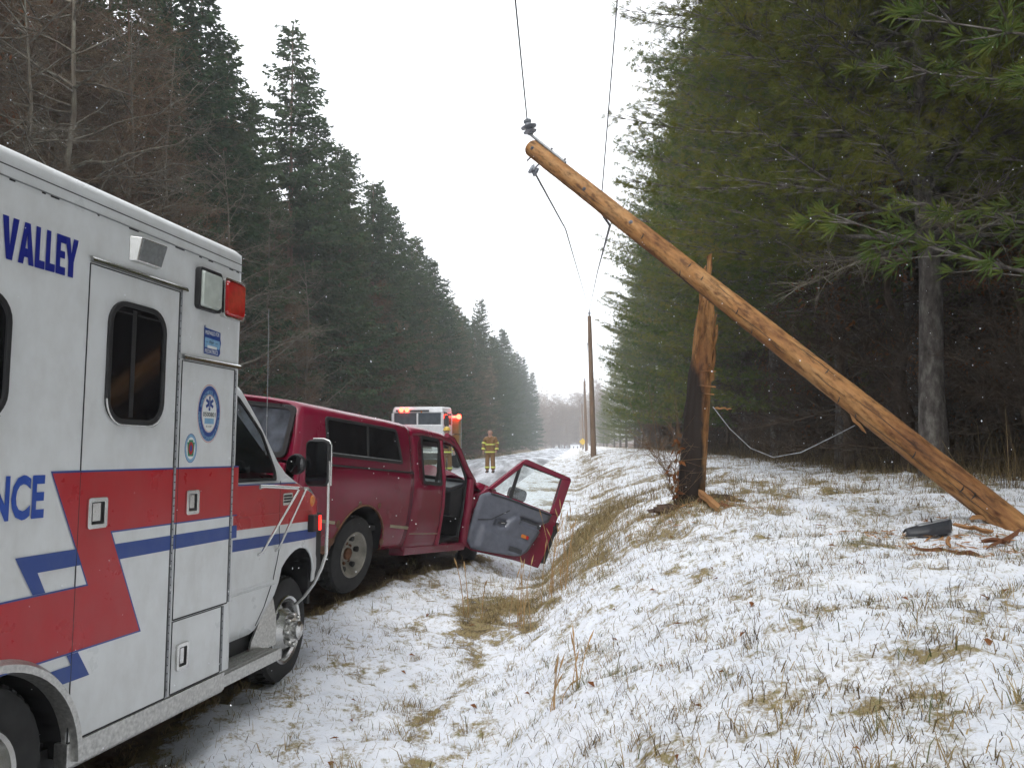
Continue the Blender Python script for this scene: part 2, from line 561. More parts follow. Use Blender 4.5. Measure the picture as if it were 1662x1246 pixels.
# ------------------------------------------------------------------ mesh builder
class MB:
    def __init__(self, off=(0, 0, 0)):
        self.v, self.f, self.m = [], [], []
        self.off = off

    def add(self, vs, fs, m=0):
        b = len(self.v)
        o = self.off
        self.v += [(p[0] + o[0], p[1] + o[1], p[2] + o[2]) for p in vs]
        for q in fs:
            self.f.append([i + b for i in q])
            self.m.append(m)
        return self

    def box(self, x0, x1, y0, y1, z0, z1, m=0):
        vs = [(x0, y0, z0), (x1, y0, z0), (x1, y1, z0), (x0, y1, z0), (x0, y0, z1), (x1, y0, z1), (x1, y1, z1), (x0, y1, z1)]
        return self.add(vs, [(0, 3, 2, 1), (4, 5, 6, 7), (0, 1, 5, 4), (1, 2, 6, 5), (2, 3, 7, 6), (3, 0, 4, 7)], m)

    def hexa(self, vs, m=0):
        return self.add(vs, [(0, 3, 2, 1), (4, 5, 6, 7), (0, 1, 5, 4), (1, 2, 6, 5), (2, 3, 7, 6), (3, 0, 4, 7)], m)

    def prism(self, pts, fn, d0, d1, m=0):
        """polygon pts (a, b) carried to 3-D by fn(a, b, depth)"""
        n = len(pts)
        vs = [fn(a, b, d0) for a, b in pts] + [fn(a, b, d1) for a, b in pts]
        fs = [list(range(n))[::-1], list(range(n, 2 * n))]
        fs += [(i, (i + 1) % n, n + (i + 1) % n, n + i) for i in range(n)]
        return self.add(vs, fs, m)

    def ring(self, outer, inner, fn, d0, d1, m=0):
        n = len(outer)
        vs = [fn(a, b, d0) for a, b in outer] + [fn(a, b, d0) for a, b in inner]
        vs += [fn(a, b, d1) for a, b in outer] + [fn(a, b, d1) for a, b in inner]
        fs = []
        for i in range(n):
            j = (i + 1) % n
            fs += [(i, n + i, n + j, j), (2 * n + i, 2 * n + j, 3 * n + j, 3 * n + i), (i, j, 2 * n + j, 2 * n + i), (n + i, 3 * n + i, 3 * n + j, n + j)]
        return self.add(vs, fs, m)

    def sheet(self, pts, fn, d, m=0):
        return self.add([fn(a, b, d) for a, b in pts], [list(range(len(pts)))], m)

    def tube(self, path, radii, n=8, m=0, caps=True):
        P = [Vector(p) for p in path]
        if not hasattr(radii, '__len__'):
            radii = [radii] * len(P)
        vs, fs = [], []
        ref = Vector((0, 0, 1))
        prev = None
        for i, p in enumerate(P):
            t = (P[min(i + 1, len(P) - 1)] - P[max(i - 1, 0)]).normalized()
            if prev is None:
                a = t.cross(ref if abs(t.z) < .9 else Vector((1, 0, 0))).normalized()
            else:
                a = (prev - t * prev.dot(t)).normalized()
            prev = a
            b = t.cross(a)
            for k in range(n):
                w = 2 * math.pi * k / n
                vs.append(p + (a * math.cos(w) + b * math.sin(w)) * radii[i])
        for i in range(len(P) - 1):
            for k in range(n):
                k2 = (k + 1) % n
                fs.append((i * n + k, i * n + k2, (i + 1) * n + k2, (i + 1) * n + k))
        if caps:
            fs.append(list(range(n))[::-1])
            fs.append([(len(P) - 1) * n + k for k in range(n)])
        return self.add(vs, fs, m)

    def lathe(self, prof, c, axis, n=24, m=0):
        """prof: (radius, distance along axis)"""
        c = Vector(c)
        t = Vector(axis).normalized()
        a = t.cross(Vector((0, 0, 1)) if abs(t.z) < .9 else Vector((1, 0, 0))).normalized()
        b = t.cross(a)
        vs, fs = [], []
        for r, h in prof:
            for k in range(n):
                w = 2 * math.pi * k / n
                vs.append(c + t * h + (a * math.cos(w) + b * math.sin(w)) * r)
        for i in range(len(prof) - 1):
            for k in range(n):
                k2 = (k + 1) % n
                fs.append((i * n + k, i * n + k2, (i + 1) * n + k2, (i + 1) * n + k))
        return self.add(vs, fs, m)

    def grid(self, G, m=0, flip=False):
        r, c = len(G), len(G[0])
        vs = [p for row in G for p in row]
        fs = []
        for i in range(r - 1):
            for j in range(c - 1):
                q = (i * c + j, i * c + j + 1, (i + 1) * c + j + 1, (i + 1) * c + j)
                fs.append(q[::-1] if flip else q)
        return self.add(vs, fs, m)

    def build(self, name, mats, parent=None, smooth=None, bevel=0.0, solid=0.0, subd=0, segs=2):
        me = bpy.data.meshes.new(name)
        me.from_pydata([tuple(p) for p in self.v], [], self.f)
        mats = mats if isinstance(mats, (list, tuple)) else [mats]
        for q in mats:
            me.materials.append(q)
        me.polygons.foreach_set('material_index', self.m)
        if smooth:
            me.polygons.foreach_set('use_smooth', [True] * len(me.polygons))
            me.set_sharp_from_angle(angle=rad(smooth))
        me.update()
        o = bpy.data.objects.new(name, me)
        COL.objects.link(o)
        if parent:
            o.parent = parent
        if solid:
            d = o.modifiers.new('thickness', 'SOLIDIFY')
            d.thickness = solid
            d.offset = 0
        if bevel:
            d = o.modifiers.new('bevel', 'BEVEL')
            d.width = bevel
            d.segments = segs
            d.limit_method = 'ANGLE'
            d.angle_limit = rad(40)
            if smooth is None:
                me.polygons.foreach_set('use_smooth', [True] * len(me.polygons))
                d.harden_normals = True
        if subd:
            d = o.modifiers.new('subdivision', 'SUBSURF')
            d.levels = d.render_levels = subd
        return o


def tag(o, label=None, cat=None, group=None, kind=None):
    if label:
        o['label'] = label
    if cat:
        o['category'] = cat
    if group:
        o['group'] = group
    if kind:
        o['kind'] = kind
    return o


def thing(name, M_=None, label=None, cat=None, group=None):
    o = bpy.data.objects.new(name, None)
    o.empty_display_size = .2
    COL.objects.link(o)
    if M_ is not None:
        if not isinstance(M_, Matrix):
            M_ = Matrix.Translation(Vector(M_))
        o.matrix_world = M_
    return tag(o, label, cat, group)


def copy_tree(o, parent=None):
    c = o.copy()
    COL.objects.link(c)
    if parent is not None:
        c.parent = parent
    for ch in o.children:
        copy_tree(ch, c)
    return c


def np_mesh(name, V, Fq, mats, parent=None, smooth=False, mi=None, tri=False):
    """fast mesh from numpy: V (n,3), Fq (m,4) or (m,3)"""
    me = bpy.data.meshes.new(name)
    k = Fq.shape[1]
    me.vertices.add(len(V))
    me.vertices.foreach_set('co', np.ascontiguousarray(V, dtype=np.float32).ravel())
    me.loops.add(Fq.size)
    me.loops.foreach_set('vertex_index', np.ascontiguousarray(Fq, dtype=np.int32).ravel())
    me.polygons.add(len(Fq))
    me.polygons.foreach_set('loop_start', np.arange(0, Fq.size, k, dtype=np.int32))
    mats = mats if isinstance(mats, (list, tuple)) else [mats]
    for q in mats:
        me.materials.append(q)
    if mi is not None:
        me.polygons.foreach_set('material_index', np.ascontiguousarray(mi, dtype=np.int32))
    if smooth:
        me.polygons.foreach_set('use_smooth', np.ones(len(Fq), dtype=bool))
    me.update(calc_edges=True)
    o = bpy.data.objects.new(name, me)
    COL.objects.link(o)
    if parent:
        o.parent = parent
    return o


def rounded(x0, x1, y0, y1, r, n=6):
    pts = []
    for cx, cy, a0 in ((x1 - r, y1 - r, 0), (x0 + r, y1 - r, 90), (x0 + r, y0 + r, 180), (x1 - r, y0 + r, 270)):
        for k in range(n + 1):
            w = rad(a0 + 90 * k / n)
            pts.append((cx + r * math.cos(w), cy + r * math.sin(w)))
    return pts


def round_poly(P, r, n=5):
    """round the corners of a convex polygon"""
    out = []
    N = len(P)
    for i in range(N):
        p = Vector((*P[i], 0))
        a = Vector((*P[i - 1], 0)) - p
        b = Vector((*P[(i + 1) % N], 0)) - p
        rr = min(r, a.length * .45, b.length * .45)
        A, B = p + a.normalized() * rr, p + b.normalized() * rr
        for k in range(n + 1):
            t = k / n
            q = A * (1 - t) ** 2 + p * 2 * t * (1 - t) + B * t * t
            out.append((q.x, q.y))
    return out


def circle(cx, cy, r, n=32, ry=None):
    ry = ry or r
    return [(cx + r * math.cos(2 * math.pi * k / n), cy + ry * math.sin(2 * math.pi * k / n)) for k in range(n)]


def text_shape(body, bold=0.0):
    """the built-in font's glyphs as a flat mesh, normalised to a unit box; also its aspect"""
    cu = bpy.data.curves.new('lettering', 'FONT')
    cu.body = body
    cu.offset = bold
    cu.resolution_u = 3
    ob = bpy.data.objects.new('lettering', cu)
    COL.objects.link(ob)
    dg = bpy.context.evaluated_depsgraph_get()
    me = bpy.data.meshes.new_from_object(ob.evaluated_get(dg))
    vs = [tuple(v.co) for v in me.vertices]
    fs = [list(p.vertices) for p in me.polygons]
    bpy.data.objects.remove(ob)
    bpy.data.curves.remove(cu)
    bpy.data.meshes.remove(me)
    xs = [v[0] for v in vs]
    ys = [v[1] for v in vs]
    w, h = max(xs) - min(xs), max(ys) - min(ys)
    return [((v[0] - min(xs)) / w, (v[1] - min(ys)) / h) for v in vs], fs, w / h


def put_text(mb, body, x0, x1, y0, y1, fn, d, bold=0.0, m=0):
    vs, fs, _ = text_shape(body, bold)
    mb.add([fn(x0 + a * (x1 - x0), y0 + b * (y1 - y0), d) for a, b in vs], fs, m)


def ring_text(mb, body, c, rx, ry, hgt, a0, a1, fn, d, inward=False, m=0):
    n = len(body)
    for i, ch in enumerate(body):
        if ch == ' ':
            continue
        vs, fs, asp = text_shape(ch, .01)
        w = rad(a0 + (a1 - a0) * (i + .5) / n)
        cx, cy = c[0] + rx * math.cos(w), c[1] + ry * math.sin(w)
        nx, ny = math.cos(w), math.sin(w)
        if inward:
            nx, ny = -nx, -ny
        tx, ty = ny, -nx
        cw = min(hgt * asp, hgt * .85)
        mb.add([fn(cx + tx * (a - .5) * cw + nx * (b - .5) * hgt, cy + ty * (a - .5) * cw + ny * (b - .5) * hgt, d) for a, b in vs], fs, m)

# ================================================================== GROUND, ROAD
def axis_pts(segs):
    out = []
    for a, b, st in segs:
        out += list(np.arange(a, b, st))
    out.append(segs[-1][1])
    return np.array(out)


gu = axis_pts([(-200, -60, 20), (-60, -20, 4), (-20, -11, 1), (-11, -8, .25), (-8, -3, 1.0), (-3, -2, .12), (-2, 2.6, .045), (2.6, 6.5, .09), (6.5, 14, .5), (14, 40, 3), (40, 200, 20)])
gd = axis_pts([(-60, -6, 6), (-6, 1.5, .5), (1.5, 12, .05), (12, 20, .11), (20, 45, .4), (45, 120, 2), (120, 300, 8), (300, 900, 40)])
DD, UU = np.meshgrid(gd, gu, indexing='ij')
GX, GY = UU + ROAD_DIR * DD, DD
GZ = ground_h(GX, GY)
nr, nc = GX.shape
ii = (np.arange(nr - 1)[:, None] * nc + np.arange(nc - 1)[None, :]).ravel()
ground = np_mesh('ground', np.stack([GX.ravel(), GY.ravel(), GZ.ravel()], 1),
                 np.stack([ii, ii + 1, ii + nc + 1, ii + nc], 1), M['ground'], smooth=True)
tag(ground, kind='structure')
a_ = ground.data.attributes.new('bare', 'FLOAT', 'POINT')
a_.data.foreach_set('value', bare_amount(GX, GY).ravel().astype(np.float32))
a_ = ground.data.attributes.new('litter_shade', 'FLOAT', 'POINT')
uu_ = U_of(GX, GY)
a_.data.foreach_set('value', np.clip(sstep(4.5, 8, uu_) + sstep(-9.5, -12, uu_) * (uu_ < -9) + vehicle_shade(GX, GY), 0, 1).ravel().astype(np.float32))  # leaf litter of the woods, plus shade painted under the vehicles

DD, TT = np.meshgrid(gd, np.linspace(0, 1, 9), indexing='ij')
UU = -8.0 + (road_right(DD) + 8.0) * TT
GX, GY = UU + ROAD_DIR * DD, DD
GZ = road_z(DD) + .004 + .05 * (1 - (TT * 2 - 1) ** 2)
nr, nc = GX.shape
ii = (np.arange(nr - 1)[:, None] * nc + np.arange(nc - 1)[None, :]).ravel()
tag(np_mesh('road', np.stack([GX.ravel(), GY.ravel(), GZ.ravel()], 1), np.stack([ii, ii + 1, ii + nc + 1, ii + nc], 1), M['road'], smooth=True), kind='structure')


# ------------------------------------------------------------------ grass blades poking through the snow (uncountable)
def grass_mat():
    m, nt, b = _nt('dry_grass_blades')
    a = nt.nodes.new('ShaderNodeAttribute')
    a.attribute_name = 'tone'
    r = _ramp(nt, a.outputs['Fac'], [(0, (.030, .022, .014)), (.3, (.10, .070, .032)), (.6, (.26, .185, .080)), (.8, (.34, .26, .13)), (1, (.10, .115, .045))])
    nt.links.new(r.outputs['Color'], b.inputs['Base Color'])
    b.inputs['Roughness'].default_value = .7
    b.inputs['Specular IOR Level'].default_value = .2
    return m


M['grass'] = grass_mat()


def blades(name, X, Y, H, W, tone, lean, rng):
    n = len(X)
    Z = ground_h(X, Y) - .01
    az = rng.uniform(0, 2 * np.pi, n)
    la = rng.uniform(0, 2 * np.pi, n)
    base = np.stack([X, Y, Z], 1)
    side = np.stack([np.cos(az), np.sin(az), np.zeros(n)], 1) * (W * .5)[:, None]
    ln = np.stack([np.cos(la), np.sin(la), np.zeros(n)], 1) * (lean * H)[:, None]
    up = np.zeros((n, 3))
    up[:, 2] = H
    mid = base + ln * .35 + up * .6
    up2 = np.zeros((n, 3))
    up2[:, 2] = H * np.sqrt(np.clip(1 - lean ** 2 * .7, .05, 1))
    tip = base + ln + up2
    V = np.concatenate([base - side, base + side, mid + side * .7, mid - side * .7, tip + side * .12, tip - side * .12], 0)
    i = np.arange(n)
    F1 = np.stack([i, i + n, i + 2 * n, i + 3 * n], 1)
    F2 = np.stack([i + 3 * n, i + 2 * n, i + 4 * n, i + 5 * n], 1)
    o = np_mesh(name, V, np.concatenate([F1, F2], 0), M['grass'])
    at_ = o.data.attributes.new('tone', 'FLOAT', 'POINT')
    at_.data.foreach_set('value', np.tile(tone, 6).astype(np.float32))
    return o


rng = np.random.default_rng(4)


def scatter(n, u0, u1, d0, d1, keep):
    u = rng.uniform(u0, u1, n)
    d = d0 * (d1 / d0) ** rng.uniform(0, 1, n)
    X, Y = u + ROAD_DIR * d, d
    k = keep(X, Y, u, d)
    sel = rng.uniform(0, 1, n) < k
    return X[sel], Y[sel]


# blades standing in the bare patches
X, Y = scatter(300000, -2.6, 6.5, 2.0, 16, lambda X, Y, u, d: bare_amount(X, Y) * .26 * (1 - vehicle_shade(X, Y)))
n = len(X)
blades('grass_patches', X, Y, rng.uniform(.03, .12, n), rng.uniform(.003, .007, n), np.clip(rng.normal(.60, .30, n), 0, 1), rng.uniform(.25, .95, n), rng)
tag(COL.objects['grass_patches'], 'matted straw coloured grass showing where the snow is thin on the bank', 'grass', kind='stuff')
# tussocks: blades fanning out of common roots
X, Y = scatter(7600, -2.4, 6.5, 2.0, 18, lambda X, Y, u, d: .10 + 1.3 * bare_amount(X, Y) * (1 - vehicle_shade(X, Y)))
k = rng.integers(8, 26, len(X))
Xc, Yc = np.repeat(X, k), np.repeat(Y, k)
n = len(Xc)
hc = np.repeat(rng.uniform(.04, .13, len(X)), k)
tc_ = np.repeat(np.clip(rng.normal(.62, .22, len(X)), .1, 1), k)
blades('grass_tussocks', Xc + rng.normal(0, .028, n), Yc + rng.normal(0, .028, n), hc * rng.uniform(.5, 1.1, n), rng.uniform(.0022, .0050, n), np.clip(tc_ + .06 + rng.normal(0, .14, n), 0, 1), rng.uniform(.45, 1.15, n), rng)
tag(COL.objects['grass_tussocks'], 'small spiky straw and green tussocks standing out of the snow', 'grass', kind='stuff')
# the long straw of the ditch side, by the open door and round the stump
X, Y = scatter(5200, -1.1, 2.2, 7.2, 15, lambda X, Y, u, d: np.clip(.95 * np.exp(-((u - .08) / .42) ** 2 - ((d - 10.0) / 2.4) ** 2) + .6 * np.exp(-((u - 1.1) / .8) ** 2 - ((d - 8.3) / .7) ** 2) + .5 * np.exp(-((u + .6) / .45) ** 2 - ((d - 7.7) / .8) ** 2), 0, 1) * (.35 + .9 * fbm(X, Y, .4, 55, 2)) * (1 - vehicle_shade(X, Y)))
k = rng.integers(6, 16, len(X))
Xc, Yc = np.repeat(X, k), np.repeat(Y, k)
n = len(Xc)
blades('ditch_grass', Xc + rng.normal(0, .035, n), Yc + rng.normal(0, .035, n), np.repeat(rng.uniform(.06, .19, len(X)), k) * rng.uniform(.5, 1.1, n), rng.uniform(.003, .006, n), np.clip(rng.normal(.72, .15, n), 0, .93), rng.uniform(.6, 1.15, n), rng)
tag(COL.objects['ditch_grass'], 'long matted straw grass along the ditch side between the open door and the stump', 'grass', kind='stuff')
# single blades poking through the snow everywhere
X, Y = scatter(130000, -2.4, 6.5, 2.0, 16, lambda X, Y, u, d: .28 + .7 * fbm(X, Y, .5, 71, 2) ** 2 - .25 * (u < -.5))
n = len(X)
blades('grass_blades', X, Y, rng.uniform(.02, .085, n), rng.uniform(.002, .0045, n), np.clip(rng.normal(.42, .25, n), 0, 1), rng.uniform(.55, 1.12, n), rng)
tag(COL.objects['grass_blades'], 'single dark grass blades poking through the thin snow of the bank', 'grass', kind='stuff')
# long dry grass of the far verge and the wood's edge
X, Y = scatter(90000, -.2, 9, 9, 70, lambda X, Y, u, d: np.clip(.75 * sstep(3.6, 6.5, u) + .25 * np.exp(-((u - .6) / .55) ** 2) * sstep(9, 11, d) + .06 + .45 * bare_amount(X, Y), 0, 1) * .8)
n = len(X)
uu_ = U_of(X, Y)
blades('verge_grass', X, Y, rng.uniform(.05, .19, n) * (1 + 1.8 * sstep(4.5, 7, uu_)), rng.uniform(.005, .011, n), np.clip(rng.normal(.52 - .22 * sstep(4, 7, uu_), .2, n), 0, 1), rng.uniform(.15, .8, n), rng)
tag(COL.objects['verge_grass'], 'long dry yellow grass along the verge and the edge of the pine wood', 'grass', kind='stuff')
X, Y = scatter(26000, -14, -8.6, 14, 120, lambda X, Y, u, d: .8 + 0 * X)
n = len(X)
blades('roadside_weeds', X, Y, rng.uniform(.15, .6, n), rng.uniform(.008, .016, n), np.clip(rng.normal(.42, .2, n), 0, 1), rng.uniform(.1, .6, n), rng)
tag(COL.objects['roadside_weeds'], 'brown weeds on the verge across the road, below the bare trees', 'weeds', kind='stuff')
# tall brown stalks at the wood's edge
X, Y = scatter(24000, 4.6, 12, 8, 60, lambda X, Y, u, d: .35 + .65 * fbm(X, Y, 1.5, 81, 2))
n = len(X)
blades('brush_stalks', X, Y, rng.uniform(.15, 1.0, n) * rng.uniform(.5, 1.1, n), rng.uniform(.004, .009, n), np.clip(rng.normal(.25, .13, n), 0, 1), rng.uniform(.05, .9, n), rng)
tag(COL.objects['brush_stalks'], 'tall brown brush stalks along the dark edge of the pine wood', 'brush', kind='stuff')
# fallen leaves
X, Y = scatter(260, -1.6, 6, 2.2, 14, lambda X, Y, u, d: .8 + 0 * X)
n = len(X)
Z = ground_h(X, Y) + .012
az = rng.uniform(0, 6.28, n)
sz = rng.uniform(.012, .034, n)
P = np.stack([X, Y, Z], 1)
a = np.stack([np.cos(az), np.sin(az), rng.uniform(-.5, .5, n)], 1) * sz[:, None]
b = np.stack([-np.sin(az), np.cos(az), rng.uniform(-.5, .5, n)], 1) * (sz * .55)[:, None]
V = np.concatenate([P - a, P + b + [0, 0, .008], P + a, P - b + [0, 0, .008]], 0)
i = np.arange(n)
tag(np_mesh('fallen_leaves', V, np.stack([i, i + n, i + 2 * n, i + 3 * n], 1), M['oakleaf']), 'brown oak leaves scattered over the snow of the bank', 'leaves', kind='stuff')


def stalk(name, pts, label, group=None, r=.003, heads=()):
    """a clump of dry weed stalks: every stalk a bent tapered stem, some with a seed head"""
    mb = MB()
    x0, y0 = pts[0][0], pts[0][1]
    z0 = gz(x0, y0)
    for (x, y, dx, dy, h, bend) in pts:
        zb = gz(x, y) - z0 - .02
        bx, by = x - x0, y - y0
        path = [(bx + dx * t ** 1.6, by + dy * t ** 1.6, zb + h * (t - bend * t ** 3)) for t in (0, .3, .6, .85, 1)]
        mb.tube(path, [r, r * .9, r * .75, r * .6, r * .3], 5)
        e = Vector(path[-1])
        f = (Vector(path[-1]) - Vector(path[-2])).normalized()
        mb.tube([e - f * .07, e - f * .03, e + f * .02], [r * .5, r * 2.0, r * .3], 5)
    o = mb.build(name, M['stalk'], smooth=60)
    o.location = (x0, y0, z0)
    return tag(o, label, 'weed', group)


M['stalk'] = plain('dry_stalk', (.36, .22, .09), .8, var=.3)
_r = random.Random(3)


def clump(px, py, Y, n, h, spread, lean, bend=.15):
    c = at(px, py, Y)
    return [(c.x + _r.uniform(-spread, spread), c.y + _r.uniform(-spread, spread), _r.uniform(-lean, lean), _r.uniform(-lean, lean), h * _r.uniform(.6, 1.1), _r.uniform(0, bend)) for _ in range(n)]


stalk('dry_weed', clump(770, 960, 7.4, 3, .55, .10, .16, .3), 'bent dry weed stalks under the pickup sill, before the open doorway', r=.005)
stalk('dry_weed', clump(838, 985, 7.0, 7, .62, .16, .12), 'tall tan weed stalks in front of the hanging door panel')
stalk('dry_weed', clump(905, 930, 7.6, 16, .85, .16, .14), 'thick clump of tan stalks rising against the red door edge')
stalk('dry_weed', clump(915, 1085, 4.4, 9, .30, .10, .10), 'short straw clump in the snow of the lower middle')
stalk('dry_weed', [(-1.50, 2.52, .05, .10, .42, .1), (-1.53, 2.55, .09, .06, .50, .1), (-1.47, 2.5, .07, .12, .36, .1), (-1.42, 2.54, .10, .06, .33, .1), (-1.46, 2.47, .05, .05, .47, .1)],
      'orange brown dry stalks beside the rear wheel of the ambulance', r=.004)

# ------------------------------------------------------------------ falling snow
rs = np.random.default_rng(12)
n = 5600
Yf = 2.2 + 26 * rs.uniform(0, 1, n) ** 1.3
Xf = rs.uniform(-.85, .85, n) * Yf
Zf = CAMZ + (rs.uniform(-.45, .75, n)) * Yf
k = Zf > ground_h(Xf, Yf) + .1
Xf, Yf, Zf = Xf[k], Yf[k], Zf[k]
n = len(Xf)
near_ = np.clip(Yf / 7.0, .45, 1)
rr = .0012 + .0046 * rs.uniform(0, 1, n) ** 1.6 * np.where(rs.uniform(0, 1, n) < .06, 1.35, 1) * near_
octa = np.array([(1, 0, 0), (-1, 0, 0), (0, 1, 0), (0, -1, 0), (0, 0, 1), (0, 0, -1)], float)
octf = np.array([(0, 2, 4), (2, 1, 4), (1, 3, 4), (3, 0, 4), (2, 0, 5), (1, 2, 5), (3, 1, 5), (0, 3, 5)])
V = (np.stack([Xf, Yf, Zf], 1)[:, None, :] + octa[None] * rr[:, None, None] * rs.uniform(.6, 1.2, (n, 6, 1))).reshape(-1, 3)
tag(np_mesh('falling_snow', V, (octf[None] + 6 * np.arange(n)[:, None, None]).reshape(-1, 3), M['snowwhite']), 'small white snowflakes drifting down through the air', 'snow', kind='stuff')

# ================================================================== AMBULANCE
amb_O = Vector((-1.46814824, 4.33, 1.53181397))
amb_F = Vector((0.20597907, 0.97831028, -0.02194588))
AM = frame(amb_O, amb_F)
BASE = 1.42
AMB = AM @ Matrix.Translation((0, 0, -BASE))
amb = thing('ambulance', AMB, 'white ambulance with red and blue stripes and VALLEY lettering, parked half on the snowy shoulder', 'ambulance')
OFF = (0, 0, BASE)


def side(s, z, d):
    return (s, -d, z)


def amb_part(mb, name, mats, parent=None, **k):
    return mb.build(name, mats, parent or amb, **k)


# module body: cross-section swept along the vehicle, rounded top edges, cut-out for the rear wheel
mb = MB(OFF)
WID = 2.32
prof = [(0, -1.03), (0, 1.052), (-.010, 1.062), (-.012, 1.10)]
prof += [(-.012 + .085 * (1 - math.cos(rad(a))), 1.10 + .075 * math.sin(rad(a))) for a in (20, 40, 60, 80, 90)]
prof += [(.40, 1.195), (WID / 2, 1.21)]
full = prof + [(WID - y, z) for y, z in prof[::-1]]
upper = full[1:-1]
WA = (-1.52, -1.10, .425)      # rear wheel arch centre and radius
rows = [[(s, min(max(y, ins), WID - ins), z - ins * .8 * (z > 1.09)) for y, z in upper] for s, ins in ((-4.3, 0), (0, 0), (.03, .006), (.052, .022), (.064, .05))]
mb.grid(rows)
end = lambda ins, s: [(s, min(max(y, ins), WID - ins), z - ins * .8 * (z > 1.09)) for y, z in full]
mb.add(end(.05, .064), [list(range(len(full)))])
mb.add(end(0, -4.3), [list(range(len(full)))[::-1]])
for sg in (0, 1):                                   # corner strips and flat sides, the near one cut out for the wheel
    fy = (lambda y: y) if not sg else (lambda y: WID - y)
    mb.grid([[(s, fy(ins), z) for z in (-1.03, 1.052)] for s, ins in ((0, 0), (.03, .006), (.052, .022), (.064, .05))], flip=bool(sg))
    a0 = math.degrees(math.asin((-1.03 - WA[1]) / WA[2]))
    arc = [(WA[0] + WA[2] * math.cos(rad(q)), WA[1] + WA[2] * math.sin(rad(q))) for q in np.linspace(180 - a0, a0, 25)]
    out = [(-4.3, -1.03)] + arc + [(0, -1.03), (0, 1.052), (-4.3, 1.052)]
    # triangulate as strips between the arc and the top edge
    for (p, q) in zip(arc[:-1], arc[1:]):
        mb.add([(p[0], fy(0), p[1]), (q[0], fy(0), q[1]), (q[0], fy(0), 1.052), (p[0], fy(0), 1.052)], [(0, 1, 2, 3)])
    for x0, x1 in ((-4.3, arc[0][0]), (arc[-1][0], 0)):
        mb.add([(x0, fy(0), -1.03), (x1, fy(0), -1.03), (x1, fy(0), 1.052), (x0, fy(0), 1.052)], [(0, 1, 2, 3)])
body = amb_part(mb, 'module_body', M['white'], smooth=35)
mb = MB(OFF)
mb.grid([[(WA[0] + (WA[2] + .002) * math.cos(rad(a)), y, WA[1] + (WA[2] + .002) * math.sin(rad(a))) for y in (.004, .62)] for a in range(0, 181, 9)])
mb.prism([(WA[0] + (WA[2] + .002) * math.cos(rad(a)), WA[1] + (WA[2] + .002) * math.sin(rad(a))) for a in range(0, 181, 9)], lambda a, b, d: (a, d, b), .60, .64)
mb.box(-2.0, -1.08, .1, 2.2, -1.10, -1.06)
amb_part(mb, 'wheel_well', M['black'])
mb = MB(OFF)
o_ = [(WA[0] + (WA[2] + .045) * math.cos(rad(a)), WA[1] + (WA[2] + .045) * math.sin(rad(a))) for a in range(0, 181, 6)]
i_ = [(WA[0] + (WA[2] - .008) * math.cos(rad(a)), WA[1] + (WA[2] - .008) * math.sin(rad(a))) for a in range(0, 181, 6)]
Gr = []
for (a, b), (c, d) in zip(o_, i_):
    Gr.append([(a, -.004, b), (a * .7 + c * .3, -.032, b * .7 + d * .3), (c * .8 + a * .2, -.034, d * .8 + b * .2), (c, .03, d)])
mb.grid(Gr)
amb_part(mb, 'wheel_arch_trim', M['alu'], smooth=50)
# roof rail seam
mb = MB(OFF)
mb.box(-4.28, .035, -.014, -.0125, 1.083, 1.087, 1)
rr_ = random.Random(8)
s_ = -4.2
while s_ < .0:
    L_ = rr_.uniform(.01, .07)
    if rr_.random() < .45:
        mb.box(s_, s_ + L_, -.0035, -.0005, 1.040, 1.045, 1)
    s_ += L_ + rr_.uniform(.02, .09)
mb.box(-4.28, .035, -.004, -.0, 1.046, 1.050, 0)
amb_part(mb, 'roof_rail_seam', [M['galv'], M['black']])
# lower skirt
mb = MB(OFF)
mb.box(-1.115, -.02, -.004, .06, -1.125, -1.032)
mb.box(-1.115, -.02, .004, .06, -1.135, -1.125)
amb_part(mb, 'diamond_plate_skirt', M['alu'], bevel=.006)
mb = MB(OFF)
mb.box(-4.28, -1.96, -.004, .06, -1.135, -1.03)
amb_part(mb, 'skirt_panel', M['alu'], bevel=.006)
mb = MB(OFF)
mb.box(-4.25, .0, .12, WID - .12, -1.16, -1.04)
for s in (-3.4, -2.6, -.4):
    mb.box(s, s + .12, .45, WID - .45, -1.28, -1.16)
amb_part(mb, 'chassis', M['black'])

# doors of the module -------------------------------------------------
def hatch(name, s0, s1, z0, z1, hinge=True, rail=True):
    mb = MB(OFF)
    mb.box(s0, s1, -.0025, .01, z0, z1)
    d = amb_part(mb, name, M['white'], bevel=.002)
    mb = MB(OFF)
    g = .0038
    mb.box(s0 - g, s0 - .0004, -.0036, .002, z0 - g, z1 + g)
    mb.box(s1 + .0004, s1 + g, -.0036, .002, z0 - g, z1 + g)
    mb.box(s0, s1, -.0036, .002, z1 + .0004, z1 + g)
    mb.box(s0, s1, -.0036, .002, z0 - g * 1.6, z0 - .0004)
    amb_part(mb, 'door_seal', M['black'], parent=d)
    if hinge:
        mb = MB(OFF)
        z = z0
        k = 0
        while z < z1 - .02:
            mb.tube([(s1 + .012, -.006, z), (s1 + .012, -.006, z + .031)], .0048, 8, 0)
            mb.tube([(s1 + .012, -.006, z + .031), (s1 + .012, -.006, z + .036)], .0035, 6, 1)
            z += .036
        mb.box(s1 + .006, s1 + .020, -.0042, -.001, z0, z1, 0)
        amb_part(mb, 'hinge', [M['galv'], M['black']], parent=d, smooth=40)
    if rail:
        mb = MB(OFF)
        Gx = []
        for s in (s0 - .008, s1 + .045):
            Gx.append([(s, -.001, z1 + .034), (s, -.014, z1 + .030), (s, -.020, z1 + .018), (s, -.020, z1 + .010), (s, -.002, z1 + .008)])
        mb.grid(Gx)
        amb_part(mb, 'drip_rail', M['chrome'], parent=d, smooth=60)
    return d


